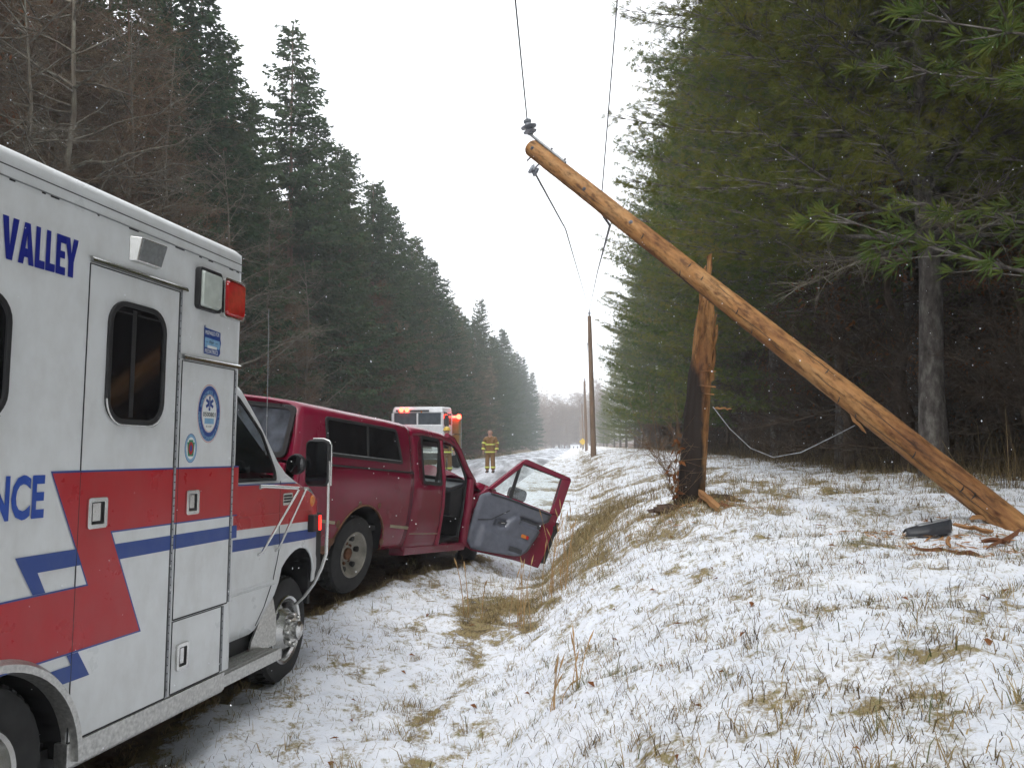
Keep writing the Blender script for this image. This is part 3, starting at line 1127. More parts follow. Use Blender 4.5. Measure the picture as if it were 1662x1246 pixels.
side_door = hatch('side_door', -1.115, -.522, -1.025, .836)
comp_up = hatch('compartment_door', -.478, -.022, -.686, .516)
comp_lo = hatch('compartment_door', -.478, -.072, -1.022, -.700, rail=False)


def paddle(s0, s1, z0, z1, parent):
    mb = MB(OFF)
    mb.ring(rounded(s0, s1, z0, z1, .012, 4), rounded(s0 + .018, s1 - .018, z0 + .018, z1 - .018, .006, 4), lambda a, b, d: (a, -d, b), .003, .016)
    h = amb_part(mb, 'handle', M['chrome'], parent, bevel=.002)
    mb = MB(OFF)
    mb.box(s0 + .018, s1 - .018, -.0052, -.0035, z0 + .018, z1 - .018, 1)
    mb.box(s0 + .026, s1 - .040, -.0135, -.0055, z0 + .030, z1 - .022, 0)
    mb.box(s0 + .020, s1 - .020, -.0125, -.0055, z0 + .019, z0 + .026, 1)
    amb_part(mb, 'paddle', [M['chrome'], M['black']], h, bevel=.003)


paddle(-1.077, -.966, -.223, -.099, side_door)
paddle(-.419, -.317, -.213, -.097, comp_up)
paddle(-.451, -.357, -.928, -.806, comp_lo)


def module_window(s0, s1, z0, z1, parent, skew=0.0, divider=True):
    r = .105
    fo = lambda a, b, d: (a + skew * (b - z0), -d, b)
    mb = MB(OFF)
    mb.ring(rounded(s0, s1, z0, z1, r), rounded(s0 + .022, s1 - .022, z0 + .022, z1 - .022, r - .02), fo, .0, .016)
    w = amb_part(mb, 'window', M['black'], parent, bevel=.004)
    mb = MB(OFF)
    mb.sheet(rounded(s0 + .021, s1 - .021, z0 + .021, z1 - .021, r - .02), fo, .0065)
    amb_part(mb, 'pane', M['darkglass'], w)
    mb = MB(OFF)
    if divider:
        c = (s0 + s1) / 2 - .03
        mb.box(c - .013, c + .013, -.010, -.0068, z0 + .03, z1 - .03)
        mb.box(s0 + .05, c - .012, -.0095, -.0068, z1 - .052, z1 - .045)
        mb.box(c + .02, s1 - .05, -.0095, -.0068, z1 - .052, z1 - .045)
        amb_part(mb, 'slider_bar', M['black'], w, bevel=.002)
    mb = MB(OFF)
    pts = [(s0 - .001 + r * (1 - math.cos(rad(a))), z0 + r * (1 - math.sin(rad(a)))) for a in range(0, 91, 10)]
    pts += [(s1 - r + r * math.sin(rad(a)), z0 + r * (1 - math.cos(rad(a)))) for a in range(0, 50, 10)]
    mb.tube([(a, -.017, b - .004) for a, b in pts], .004, 6)
    amb_part(mb, 'chrome_lip', M['chrome'], w, smooth=60)


module_window(-1.004, -.622, .200, .722, side_door)
module_window(-2.02, -1.500, .185, .640, amb, divider=False)

# stripes: thin vinyl sheets on the side ------------------------------
XE = .052
red_poly = [(-1.264, .002), (XE, .006), (XE, -.242), (-.930, -.242), (-.718, -.685), (-4.25, -.685), (-4.25, -.445), (-1.045, -.445)]
red_edge = [(-1.273, .010), (XE, .014), (XE, -.249), (-.919, -.249), (-.706, -.692), (-4.25, -.692), (-4.25, -.438), (-1.056, -.438)]
mb = MB(OFF)
mb.sheet(red_edge, side, .0030, 1)
mb.sheet(red_poly, side, .0033, 0)
amb_part(mb, 'red_stripe', [M['red'], M['blue']])
mb = MB(OFF)
mb.sheet([(-.897, -.298), (XE, -.298), (XE, -.364), (-.866, -.364)], side, .0033)
mb.sheet([(-1.420, -.294), (-1.117, -.294), (-1.086, -.359), (-1.312, -.359), (-1.269, -.437), (-1.330, -.437)], side, .0033)
mb.sheet([(-1.145, -.693), (-1.085, -.693), (-1.015, -.797), (-1.200, -.797), (-1.236, -.735), (-1.120, -.735)], side, .0033)
amb_part(mb, 'blue_stripe', M['blue'])
# gap lines of the doors drawn over the vinyl
mb = MB(OFF)
gl = {'V': ([(0, 1), (.36, 1), (.50, .34), (.64, 1), (1, 1), (.68, 0), (.32, 0)],),
      'A': ([(0, 0), (.33, 0), (.38, .17), (.62, .17), (.67, 0), (1, 0), (.68, 1), (.5, 1), (.5, .70), (.575, .38), (.425, .38), (.5, .70), (.5, 1), (.32, 1)],),
      'L': ([(0, 0), (1, 0), (1, .20), (.46, .20), (.46, 1), (0, 1)],),
      'E': ([(0, 0), (1, 0), (1, .20), (.44, .20), (.44, .42), (.92, .42), (.92, .60), (.44, .60), (.44, .80), (1, .80), (1, 1), (0, 1)],),
      'Y': ([(0, 1), (.36, 1), (.50, .62), (.64, 1), (1, 1), (.70, .40), (.70, 0), (.30, 0), (.30, .40)],)}
xw = -1.558
for ch, w in (('V', .074), ('A', .073), ('L', .047), ('L', .047), ('E', .049), ('Y', .070)):
    for poly in gl[ch]:
        mb.sheet([(xw + a * w, .757 + b * .153) for a, b in poly], side, .0032)
    xw += w + (.002 if ch == 'V' else -.006 if ch == 'E' else .004)
amb_part(mb, 'lettering', M['navy'])
mb = MB(OFF)
put_text(mb, 'AMBULANCE', -2.06, -1.298, -.162, -.001, side, .0032, .032)
amb_part(mb, 'lettering', M['letterblue'])
# certification seal
sc = (-.243, .277)
mb = MB(OFF)
for k, (r, c, d) in enumerate(((.101, 2, .0029), (.099, 1, .0031), (.096, 0, .0033), (.066, 1, .0036), (.064, 2, .0038), (.0625, 1, .0040))):
    mb.sheet(circle(*sc, r, 40, r * 1.44), side, d, c)
ring_text(mb, 'EMERGENCY MEDICAL SERVICES', sc, .0735, .107, .018, 165, 15, side, .0042, m=3)
ring_text(mb, 'PENNSYLVANIA DEPARTMENT OF HEALTH', sc, .0865, .126, .018, 178, 362, side, .0042, True, m=3)
cx, cz = sc[0], sc[1] + .050
for a in (0, 60, 120):
    w = rad(a)
    ux, uz = math.sin(w), math.cos(w)
    h, q = .036, .0075
    mb.sheet([(cx + ux * h - uz * q, cz + uz * h + ux * q), (cx + ux * h + uz * q, cz + uz * h - ux * q), (cx - ux * h + uz * q, cz - uz * h - ux * q), (cx - ux * h - uz * q, cz - uz * h + ux * q)], side, .0042 + a * .000003, 0)
mb.box(cx - .001, cx + .001, -.0050, -.0047, cz - .024, cz + .026, 1)
put_text(mb, '0500801', sc[0] - .055, sc[0] + .055, sc[1] - .016, sc[1] + .006, side, .0043, .02, m=4)
mb.sheet([(sc[0] - .040, sc[1] - .052), (sc[0] + .042, sc[1] - .052), (sc[0] + .042, sc[1] - .024), (sc[0] - .040, sc[1] - .024)], side, .0043, 3)
put_text(mb, 'EXP', sc[0] - .025, sc[0] + .024, sc[1] - .069, sc[1] - .061, side, .0043, .0, m=4)
amb_part(mb, 'certification_seal', [M['blue'], M['decalwhite'], M['red'], M['ltblue'], M['black']])
# keystone emblem
oc = (-.388, .103)
mb = MB(OFF)
mb.sheet(circle(*oc, .050, 32, .070), side, .0030, 0)
mb.sheet(circle(*oc, .047, 32, .067), side, .0032, 3)
mb.sheet(circle(*oc, .036, 32, .053), side, .0034, 1)
mb.sheet([(oc[0] - .018, oc[1] + .040), (oc[0] + .018, oc[1] + .040), (oc[0] + .018, oc[1] + .030), (oc[0] + .031, oc[1] + .028), (oc[0] + .022, oc[1] - .038), (oc[0] - .022, oc[1] - .038), (oc[0] - .031, oc[1] + .028), (oc[0] - .018, oc[1] + .030)], side, .0036, 2)
mb.sheet(circle(oc[0], oc[1], .019, 20, .031), side, .0039, 4)
mb.sheet(circle(oc[0], oc[1], .009, 16, .015), side, .0042, 0)
amb_part(mb, 'keystone_emblem', [M['blue'], M['decalwhite'], M['green'], M['ltblue'], M['red']])
# pediatrics sticker
mb = MB(OFF)
mb.sheet([(-.311, .708), (-.304, .716), (-.302, .702), (-.166, .694), (-.165, .662), (-.158, .640), (-.166, .610), (-.163, .588), (-.178, .570), (-.309, .572)], side, .0030, 0)
mb.sheet([(-.303, .655), (-.172, .648), (-.166, .625), (-.172, .605), (-.303, .605)], side, .0033, 1)
mb.sheet([(-.280, .617), (-.196, .615), (-.196, .602), (-.280, .603)], side, .0036, 2)
put_text(mb, 'PREPARED FOR', -.302, -.176, .670, .690, side, .0036, .01, m=2)
put_text(mb, 'PEDIATRICS', -.300, -.186, .577, .597, side, .0036, .01, m=2)
put_text(mb, '-- for --', -.296, -.190, .628, .642, side, .0037, .01, m=3)
amb_part(mb, 'pediatrics_sticker', [M['blue'], M['ltblue'], M['decalwhite'], M['black']])


# lamps ---------------------------------------------------------------
def lamp(name, s0, s1, z0, z1, lens, rim, depth=.03, slope=0.0):
    mb = MB(OFF)
    mb.ring(rounded(s0, s1, z0, z1, .022, 4), rounded(s0 + .011, s1 - .011, z0 + .011, z1 - .011, .014, 4), side, 0, depth * .75)
    L = amb_part(mb, name, rim, bevel=.003)
    mb = MB(OFF)
    a = rounded(s0 + .010, s1 - .010, z0 + .010, z1 - .010, .014, 4)
    b = rounded(s0 + .022, s1 - .020, z0 + .022, z1 - .022, .014, 4)
    n = len(a)
    mb.add([side(p, q, depth * .4) for p, q in a] + [side(p, q, depth * (1 - slope * (1 if q < (z0 + z1) / 2 else 0))) for p, q in b],
           [(i, (i + 1) % n, n + (i + 1) % n, n + i) for i in range(n)] + [list(range(n, 2 * n))])
    amb_part(mb, 'lens', lens, L, smooth=30)
    return L


lamp('warning_lamp', -.183, .020, .777, .985, M['redgloss'], M['chrome'], .040)
lamp('scene_lamp', -.402, -.205, .783, .990, M['clearlens'], M['black'], .040)
mb = MB(OFF)
mb.hexa([(-.890, 0, .903), (-.700, 0, .903), (-.700, 0, 1.012), (-.890, 0, 1.012), (-.868, -.028, .905), (-.712, -.034, .905), (-.708, -.060, 1.006), (-.872, -.052, 1.006)], 0)
sl = amb_part(mb, 'scene_lamp', M['chrome'], bevel=.004)
mb = MB(OFF)
mb.add([(-.862, -.0305, .910), (-.718, -.0365, .910), (-.714, -.0605, 1.0), (-.866, -.0535, 1.0)], [(0, 1, 2, 3)])
amb_part(mb, 'lens', M['greylens'], sl, solid=.004)

# ---- cab ------------------------------------------------------------
YC = .20                                 # the cab is narrower than the module
WC = WID / 2


def cab_y(s, z):
    y = YC
    y += .22 * max(0, z + .09) + .035 * max(0, -.72 - z) ** 1 * 2
    if s > 1.30:
        y += .55 * (s - 1.30) ** 2 * 1.6
    if -.74 < z < -.66:
        y -= .006
    return y


arch_pts = [(.868, -.99), (.874, -.79), (.900, -.73), (.943, -.645), (1.0, -.605), (1.059, -.575), (1.12, -.555), (1.183, -.546), (1.24, -.552), (1.294, -.563), (1.35, -.60), (1.389, -.640), (1.41, -.70), (1.42, -.80)]


def cab_bottom(s):
    if s < .58:
        return -.987
    if s <= .868:
        return np.interp(s, [.58, .633, .70, .76, .82, .868], [-.987, -.985, -.945, -.89, -.84, -.80])
    if s < 1.42:
        return np.interp(s, [p[0] for p in arch_pts[1:]], [p[1] for p in arch_pts[1:]])
    return -.80 + .25 * 0


def cab_top(s):
    return np.interp(s, [0, .96, 1.02, 1.18, 1.43, 1.60, 1.78], [-.09, -.09, -.075, -.135, -.215, -.27, -.34])


ss = sorted(set(list(np.linspace(.055, .868, 16)) + [p[0] for p in arch_pts[1:]] + list(np.linspace(1.43, 1.80, 10))))
for mirror in (0, 1):
    mb = MB(OFF)
    rows = []
    for s in ss:
        zb, zt = cab_bottom(s), cab_top(s)
        row = []
        for k in range(17):
            z = zb + (zt - zb) * k / 16
            y = cab_y(s, z)
            y = y if not mirror else WID - y
            row.append((s, y, z))
        rows.append(row)
    mb.grid(rows, flip=bool(mirror))
    if not mirror:
        cab = amb_part(mb, 'cab_body', M['white'], smooth=50, solid=.012)
    else:
        amb_part(mb, 'cab_body', M['white'], smooth=50, solid=.012)
# hood and front
mb = MB(OFF)
rows = []
for s in (1.0, 1.08, 1.18, 1.3, 1.43, 1.60, 1.74, 1.82):
    z = float(cab_top(min(s, 1.78)))
    y0 = cab_y(min(s, 1.78), z)
    rows.append([(s, y0 + (WC - y0) * t, z + .07 * math.sin(t * math.pi / 2) ** .7) for t in (0, .08, .2, .5, 1)] + [(s, WID - (y0 + (WC - y0) * t), z + .07 * math.sin(t * math.pi / 2) ** .7) for t in (.5, .2, .08, 0)])
mb.grid(rows, flip=True)
amb_part(mb, 'hood', M['red'], smooth=50)
mb = MB(OFF)
mb.box(1.76, 1.83, .42, WID - .42, -.72, -.34)
for k in range(5):
    mb.box(1.83, 1.845, .55, WID - .55, -.66 + k * .055, -.635 + k * .055)
amb_part(mb, 'grille', M['black'], bevel=.01)
mb = MB(OFF)
mb.tube([(1.80, .46, -.84), (1.86, .56, -.84), (1.91, .70, -.84), (1.94, WC, -.84), (1.91, WID - .70, -.84), (1.80, WID - .46, -.84)], .075, 10)
amb_part(mb, 'bumper', M['chrome'], smooth=50)
# roof, pillars, glass
def gy(z):
    return YC + .25 * (z + .09)


pil_o = [(.60, .50), (.66, .455), (.80, .266), (.93, .028), (1.01, -.055), (1.175, -.135)]
pil_i = [(.55, .44), (.60, .40), (.755, .225), (.845, -.005), (.85, -.085), (.90, -.10)]
for mirror in (0, 1):
    mb = MB(OFF)
    rows = []
    for (a, b), (c, d) in zip(pil_o, pil_i):
        yo, yi = gy(b) + .015, gy(d)
        if mirror:
            yo, yi = WID - yo, WID - yi
        rows.append([(a + .015, yo + (.03 if not mirror else -.03), b - .01), (a, yo, b), (c, yi, d)])
    mb.grid(rows, flip=not mirror)
    amb_part(mb, 'windscreen_pillar', M['white'], smooth=50, solid=.012)
mb = MB(OFF)
mb.grid([[(s, y, z) for y in (gy(.5), .5, WC, WID - .5, WID - gy(.5))] for s, z in ((.05, .52), (.3, .54), (.6, .50))], flip=True)
amb_part(mb, 'cab_roof', M['white'], smooth=50, solid=.02)
win = round_poly([(.055, .44), (.57, .43), (.78, .21), (.852, -.03), (.842, -.092), (.055, -.075)], .03, 4)
inn = round_poly([(.06, .425), (.56, .412), (.765, .20), (.832, -.03), (.824, -.076), (.06, -.058)], .03, 4)
mb = MB(OFF)
mb.ring(win, inn, lambda a, b, d: (a, gy(b) - d, b), 0, .012)
wf = amb_part(mb, 'window', M['black'])
mb = MB(OFF)
mb.sheet(inn, lambda a, b, d: (a, gy(b) - d, b), .004)
amb_part(mb, 'pane', M['glass'], wf)
mb = MB(OFF)
mb.sheet([(1.02, .27), (.63, .48), (.63, 1.84), (1.02, 2.05)][::-1], lambda a, b, d: (a, b, -.05 if a > .8 else .47), 0)
amb_part(mb, 'windscreen', M['engineglass'])
# cabin inside
mb = MB(OFF)
mb.box(.06, .09, .30, WID - .30, -.9, .48, 0)
mb.box(.08, .95, .25, WID - .25, -.95, -.86, 0)
mb.box(.80, 1.0, .26, WID - .26, -.5, -.10, 0)
mb.box(.10, .56, .5, 1.0, -.86, -.45, 1)
mb.box(.10, .26, .5, 1.0, -.45, .20, 1)
mb.box(.10, .56, 1.35, 1.85, -.86, -.45, 1)
mb.box(.10, .26, 1.35, 1.85, -.45, .20, 1)
mb.box(.05, 1.1, WID - .25, WID - .23, -.9, -.09, 0)
amb_part(mb, 'cab_interior', [M['cabin'], M['teal']], bevel=.03)
mb = MB(OFF)
mb.lathe([(.175, -.012), (.188, 0), (.175, .012)], (.62, 1.6, -.05), (-.9, 0, .45), 24)
amb_part(mb, 'steering_wheel', M['black'], smooth=60)
# stripes on the cab: sheets that follow the panel, 2.5 mm proud
def cab_sheet(z0f, z1f, s0, s1, d, m, mb, ns=26, nz=4):
    rows = []
    for i in range(ns + 1):
        s = s0 + (s1 - s0) * i / ns
        rows.append([(s, cab_y(s, z0f(s) + (z1f(s) - z0f(s)) * k / nz) - .006 - d, z0f(s) + (z1f(s) - z0f(s)) * k / nz) for k in range(nz + 1)])
    mb.grid(rows)


mb = MB(OFF)
cab_sheet(lambda s: -.352 - .022 * s, lambda s: min(-.105 - .012 * s, cab_top(s) - .004), .06, 1.70, .0022, 0, mb)
amb_part(mb, 'red_stripe', M['red'], smooth=50)
mb = MB(OFF)
cab_sheet(lambda s: -.472 - .022 * s, lambda s: -.404 - .024 * s, .06, 1.66, .0022, 0, mb)
cab_sheet(lambda s: -.104 - .012 * s, lambda s: min(-.096 - .012 * s, cab_top(s) + .002), .06, 1.10, .0030, 0, mb)
amb_part(mb, 'blue_stripe', M['blue'], smooth=50)
# door cut line, body crease
mb = MB(OFF)
dl = [(.893, -.095), (.894, -.37), (.906, -.511), (.875, -.60), (.822, -.702), (.748, -.852), (.66, -.95)]
mb.tube([(s, cab_y(s, z) - .0075, z) for s, z in dl], .0026, 5)
mb.tube([(s, cab_y(s, -.285 - .012 * s) - .008, -.285 - .012 * s) for s in np.linspace(.06, 1.35, 12)], .003, 5, 1)
amb_part(mb, 'door_gap', [M['black'], M['red']], smooth=60)
mb = MB(OFF)
for z_, q in ((-.700, .006), (-.712, .012), (-.724, .010)):
    mb.tube([(s, cab_y(s, z_) - .002, z_) for s in np.linspace(.06, .85, 12)], q, 6)
amb_part(mb, 'body_moulding', M['white'], smooth=60)
# maker's plate shape on the wing, no wording legible
mb = MB(OFF)
mb.prism(rounded(.925, 1.055, -.252, -.175, .01, 3), lambda a, b, d: (a, cab_y(a, b) - .008 - d, b), 0, .006, 0)
for k in range(3):
    mb.box(.938, 1.042, cab_y(1, -.2) - .0165, cab_y(1, -.2) - .0150, -.199 - k * .018, -.187 - k * .018, 1)
amb_part(mb, 'wing_badge', [M['chrome'], M['black']])
# side flasher and markers on the wing
mb = MB(OFF)
mb.box(1.300, 1.385, YC - .050, YC + .02, -.452, -.338, 0)
fl = amb_part(mb, 'wing_flasher', M['black'], bevel=.006)
mb = MB(OFF)
mb.box(1.386, 1.405, YC - .060, YC + .01, -.446, -.345, 0)
amb_part(mb, 'lens', M['taillit'], fl, bevel=.006)
mb = MB(OFF)
mb.lathe([(.0, .012), (.03, .010), (.04, 0)], (1.36, YC - .004, -.245), (0, -1, 0), 16)
amb_part(mb, 'marker_lamp', M['amberlens'], smooth=40)
mb = MB(OFF)
mb.lathe([(.085, -.01), (.10, .02), (.08, .035)], (1.60, .36, -.27), (.8, -.6, 0), 20)
amb_part(mb, 'headlamp_trim', M['black'], smooth=40)
# running board and mud guard
mb = MB(OFF)
mb.box(-.015, .725, .075, .36, -1.115, -1.092)
mb.box(-.015, .728, .066, .078, -1.150, -1.086)
for k in range(7):
    mb.box(.0, .72, .092 + k * .035, .102 + k * .035, -1.092, -1.086)
amb_part(mb, 'running_board', M['alu'], bevel=.004)
mb = MB(OFF)
mb.prism([(.60, -1.118), (.935, -1.118), (.925, -.94), (.872, -.80), (.82, -.84), (.72, -.94), (.63, -1.04)], lambda a, b, d: (a, YC + .014 + d, b), 0, .012)
amb_part(mb, 'mud_guard', M['alu'])
mb = MB(OFF)
mb.box(.0, .66, YC + .05, YC + .10, -1.12, -.97)
amb_part(mb, 'sill', M['black'])
mb = MB(OFF)
mb.tube([(.02, YC - .02, -.90), (.02, YC - .03, -1.02), (.02, YC, -1.08)], .007, 8)
mb.box(.052, .066, .05, 2.2, -1.03, 1.0)
amb_part(mb, 'front_bulkhead', M['white'])
mb = MB(OFF)
mb.box(.88, 1.44, YC + .30, WID - YC - .30, -.98, -.40)
mb.grid([[(WAx, y, z) for y in (YC + .015, YC + .32)] for WAx, z in [(p[0], p[1] + .004) for p in arch_pts[1:]]])
mb.box(1.40, 1.43, YC + .03, YC + .34, -.95, -.60)
amb_part(mb, 'wheel_well', M['black'])
mb = MB(OFF)
mb.box(1.44, 1.85, .35, WID - .35, -.86, -.36)
amb_part(mb, 'engine_bay', M['black'])


# wheels --------------------------------------------------------------
def wheel(mbn, parent, c, R, rim, axis, width, dish, hub, mats, holes=6, off=OFF):
    """c: centre of the outer face; axis points outward"""
    c = Vector(c)
    ax = Vector(axis).normalized()
    W = MB(off)
    W.lathe([(rim, -.002), (rim + .03, .004), (R - .045, .006), (R - .012, -.008), (R, -.035), (R, -width + .035), (R - .02, -width), (rim, -width)], c, ax, 40)
    # tread blocks
    t_ = ax
    a = t_.cross(Vector((0, 0, 1))).normalized()
    b = t_.cross(a)
    for k in range(44):
        w = 2 * math.pi * k / 44
        w2 = w + .085
        for h0, h1 in ((-.030, -.075), (-.095, -.14)):
            p = [c + t_ * h + (a * math.cos(q) + b * math.sin(q)) * (R + e) for e in (-.004, .007) for h, q in ((h0, w), (h1, w + .03), (h1, w2 + .03), (h0, w2))]
            W.hexa(p)
    wh = W.build('wheel', mats[0], parent, smooth=40)
    D = MB(off)
    D.lathe([(rim + .004, .003), (rim - .004, .010), (rim - .018, .002), (rim - .030, -.035), (rim - .045, -.055), (rim * .62, -.055 + dish * .6), (rim * .50, -.05 + dish), (rim * .36, -.045 + dish), (rim * .36, -.02 + dish), (0, -.02 + dish)], c, ax, 40)
    H = D
    for k in range(holes):
        w = 2 * math.pi * (k + .25) / holes
        p = c + t_ * (-.047 + dish * .32) + (a * math.cos(w) + b * math.sin(w)) * rim * .70
        H.lathe([(.026, -.02), (.026, .012), (.020, .014), (0, .014)], p, ax, 12, 1)
    D.build('rim', [mats[1], M['black']], wh, smooth=35)
    N = MB(off)
    for k in range(8):
        w = 2 * math.pi * k / 8
        p = c + t_ * (-.045 + dish) + (a * math.cos(w) + b * math.sin(w)) * rim * .44
        N.lathe([(.015, 0), (.016, hub * .7), (.012, hub), (0, hub)], p, ax, 8)
    N.lathe([(rim * .27, -.02), (rim * .26, hub * 1.1), (rim * .18, hub * 1.5), (0, hub * 1.5)], c + t_ * (-.02 + dish), ax, 20)
    N.build('hub', mats[2], wh, smooth=40)
    return wh


wheel('wheel', amb, (1.125, YC + .045, -1.066), .335, .215, (.06, -1, 0), .22, .075, .035, (M['tyre'], M['chrome'], M['chrome']))
wheel('wheel', amb, (WA[0], .045, -1.06), .345, .205, (0, -1, 0), .24, -.07, .02, (M['tyre'], M['chrome'], M['chrome']))
wheel('wheel', amb, (1.125, WID - YC - .045, -1.066), .335, .215, (0, 1, 0), .22, .075, .035, (M['tyre'], M['chrome'], M['chrome']))
wheel('wheel', amb, (WA[0], WID - .045, -1.06), .345, .205, (0, 1, 0), .24, -.07, .02, (M['tyre'], M['chrome'], M['chrome']))

# mirrors -------------------------------------------------------------
mm = MB(OFF)
fo = lambda a, b, d: (.86 + d, a, b)
mm.prism(rounded(-.150, .012, -.125, .166, .035, 5), fo, 0, .06)
mir = amb_part(mm, 'mirror', M['black'], bevel=.012)
mb = MB(OFF)
mb.sheet(rounded(-.138, .000, -.112, .154, .028, 5)[::-1], fo, -.002)
amb_part(mb, 'mirror_glass', M['darkglass'], mir)
mb = MB(OFF)
mb.tube([(.885, -.155, z) for z in (-.12, -.05, .05, .13)] + [(.885, -.14, .158), (.885, -.10, .172), (.885, -.03, .172)], .006, 8)
amb_part(mb, 'chrome_edge', M['chrome'], mir, smooth=60)
mb = MB(OFF)
mb.lathe([(.060, -.03), (.066, -.012), (.064, 0), (.055, .006), (0, .010)], (.815, .052, .013), (-1, 0, 0), 24)
cv = amb_part(mb, 'convex_mirror', M['black'], smooth=50)
mb = MB(OFF)
mb.lathe([(.057, .008), (.035, .016), (0, .019)], (.815, .052, .013), (-1, 0, 0), 24)
amb_part(mb, 'mirror_glass', M['darkglass'], cv, smooth=50)
mb = MB(OFF)
ball = (.845, .035, -.138)
mb.tube([(.635, YC - .012, -.122), (.66, YC - .03, -.120), ball], [.012, .012, .010], 8)
mb.tube([ball, (.645, YC - .03, -.515), (.640, YC - .004, -.530)], .0085, 8)
mb.tube([(.865, .0, -.138), (.852, YC - .03, -.512), (.852, YC - .004, -.528)], .0085, 8)
mb.tube([(.872, -.130, .10), (.875, -.142, .02), (.880, -.140, -.25), (.885, -.135, -.54), (.91, -.095, -.63), (.95, -.03, -.73), (.985, .05, -.82), (1.0, .12, -.88)], .011, 8)
mb.box(.625, .665, YC - .010, YC + .01, -.137, -.107)
mb.box(.83, .90, .0, .05, -.146, -.130)
amb_part(mb, 'mirror_bracket', M['chrome'], mir, smooth=50)
mb = MB(OFF)
mb.tube([(1.075, .40, -.06), (1.08, .40, .0), (1.075, .40, .55), (1.06, .40, 1.05)], [.010, .0035, .0028, .0018], 6)
mb.lathe([(0, -.012), (.007, 0), (0, .012)], (1.077, .40, .33), (0, 0, 1), 8)
amb_part(mb, 'antenna', M['galv'], smooth=60)

# ================================================================== PICKUP
_p = (-2.224226768524758, 7.881366392675792, 0.3541623913064895, 0.38191483416410327, 0.07406779023405184, 0.09861895620311906)
TF = Vector((math.sin(_p[3]) * math.cos(_p[4]), math.cos(_p[3]) * math.cos(_p[4]), -math.sin(_p[4])))
TM = frame(_p[:3], TF, _p[5])
truck = thing('pickup_truck', TM, 'dark red pickup truck with bed cap, nose down in the ditch, passenger door hanging open', 'pickup truck')


def tp(mb, name, mats, parent=None, **k):
    return mb.build(name, mats, parent or truck, **k)


def bed_y(x, z):
    """half width of the body side at height z"""
    return float(np.interp(z, [.30, .40, .60, .80, .95, 1.05, 1.15], [.775, .80, .838, .848, .842, .832, .815]))


AR = (0.0, .36, .435)          # rear wheel arch


def bed_bottom(x):
    d = AR[2] ** 2 - (x - AR[0]) ** 2
    lo = .375 if x > 0 else .40
    return max(lo, AR[1] + math.sqrt(d)) if d > 0 else lo


for sgn in (-1, 1):
    mb = MB()
    xs = sorted(set(list(np.linspace(-1.03, -.44, 7)) + list(np.linspace(-.435, .435, 25)) + list(np.linspace(.44, .885, 6))))
    rows = []
    for x in xs:
        zb = bed_bottom(x)
        zt = 1.150 - .012 * (x + 1.0)
        rows.append([(x, sgn * bed_y(x, zb + (zt - zb) * k / 12), zb + (zt - zb) * k / 12) for k in range(13)])
    mb.grid(rows, flip=(sgn > 0))
    # turned-in rear corner
    rows = [[(-1.03 - .03 * math.sin(rad(a)), sgn * (bed_y(-1, z) - .03 * (1 - math.cos(rad(a)))), z) for z in np.linspace(.42, 1.16, 8)] for a in (0, 30, 60, 90)]
    mb.grid(rows, flip=(sgn < 0))
    bs = tp(mb, 'bed_side', M['reddark'], smooth=40, solid=.012)
    mb = MB()
    pts = [(AR[0] + (AR[2] + .008) * math.cos(rad(a)), AR[1] + (AR[2] + .008) * math.sin(rad(a))) for a in range(2, 179, 4)]
    mb.tube([(x, sgn * (bed_y(x, z) + .004), z) for x, z in pts], .011, 6)
    tp(mb, 'wheel_arch_lip', M['rust'], bs, smooth=60)
    mb = MB()
    for x0, x1, z0, z1 in ((-.80, -.46, .690, .655), (.50, .87, .603, .572)):
        mb.grid([[(x0 + (x1 - x0) * t, sgn * (bed_y(0, z0) + e), z0 + (z1 - z0) * t + h) for e, h in ((.001, -.016), (.010, -.012), (.011, .010), (.001, .015))] for t in (0, .5, 1)], flip=(sgn > 0))
    tp(mb, 'side_moulding', M['trim'], bs, smooth=50)
    mb = MB()
    mb.grid([[(x, sgn * (bed_y(x, z) - .012), z) for z in (max(bed_bottom(x), .1), )] + [(x, sgn * .50, max(bed_bottom(x), .1))] for x in np.linspace(-.44, .44, 23)], flip=(sgn > 0))
    tp(mb, 'wheel_well', M['black'])
for (x, z, r) in ((-.44, .50, .05), (-.40, .64, .035), (.24, .80, .03), (-.10, .815, .03), (.43, .45, .04), (-.52, .44, .06)):
    mb = MB()
    mb.lathe([(r, 0), (r * .7, .0015), (0, .002)], (x, -bed_y(0, z) - .008, z), (0, -1, 0), 9)
    tp(mb, 'rust_patch', M['rust'])
# tailgate, bumper, lamps
mb = MB()
mb.box(-1.065, -1.03, -.70, .70, .50, 1.13)
tg = tp(mb, 'tailgate', M['reddark'], bevel=.012)
mb = MB()
mb.box(-1.08, -1.064, -.12, .12, .92, 1.0)
tp(mb, 'handle', M['black'], tg, bevel=.006)
mb = MB()
mb.box(-1.20, -1.06, -.82, .82, .40, .52)
tp(mb, 'rear_bumper', M['chrome'], bevel=.02)
for sgn in (-1, 1):
    mb = MB()
    mb.box(-1.072, -1.04, sgn * .775 - .045, sgn * .775 + .045, .62, 1.0)
    tp(mb, 'tail_lamp', M['redgloss'], bevel=.01)
mb = MB()
mb.box(-1.0, .86, -.76, .76, .55, .60)
mb.box(.84, .87, -.80, .80, .50, 1.14)
tp(mb, 'bed_floor', M['black'])
mb = MB()
mb.box(-1.0, 3.2, -.42, -.34, .36, .46)
mb.box(-1.0, 3.2, .34, .42, .36, .46)
mb.tube([(0, -.68, .345), (0, .68, .345)], .05, 10)
mb.lathe([(.0, -.16), (.13, -.08), (.15, 0), (.13, .08), (0, .16)], (0, 0, .345), (0, 1, 0), 14)
mb.tube([(.3, .1, .36), (1.2, .2, .38), (2.2, .15, .36)], .04, 8)
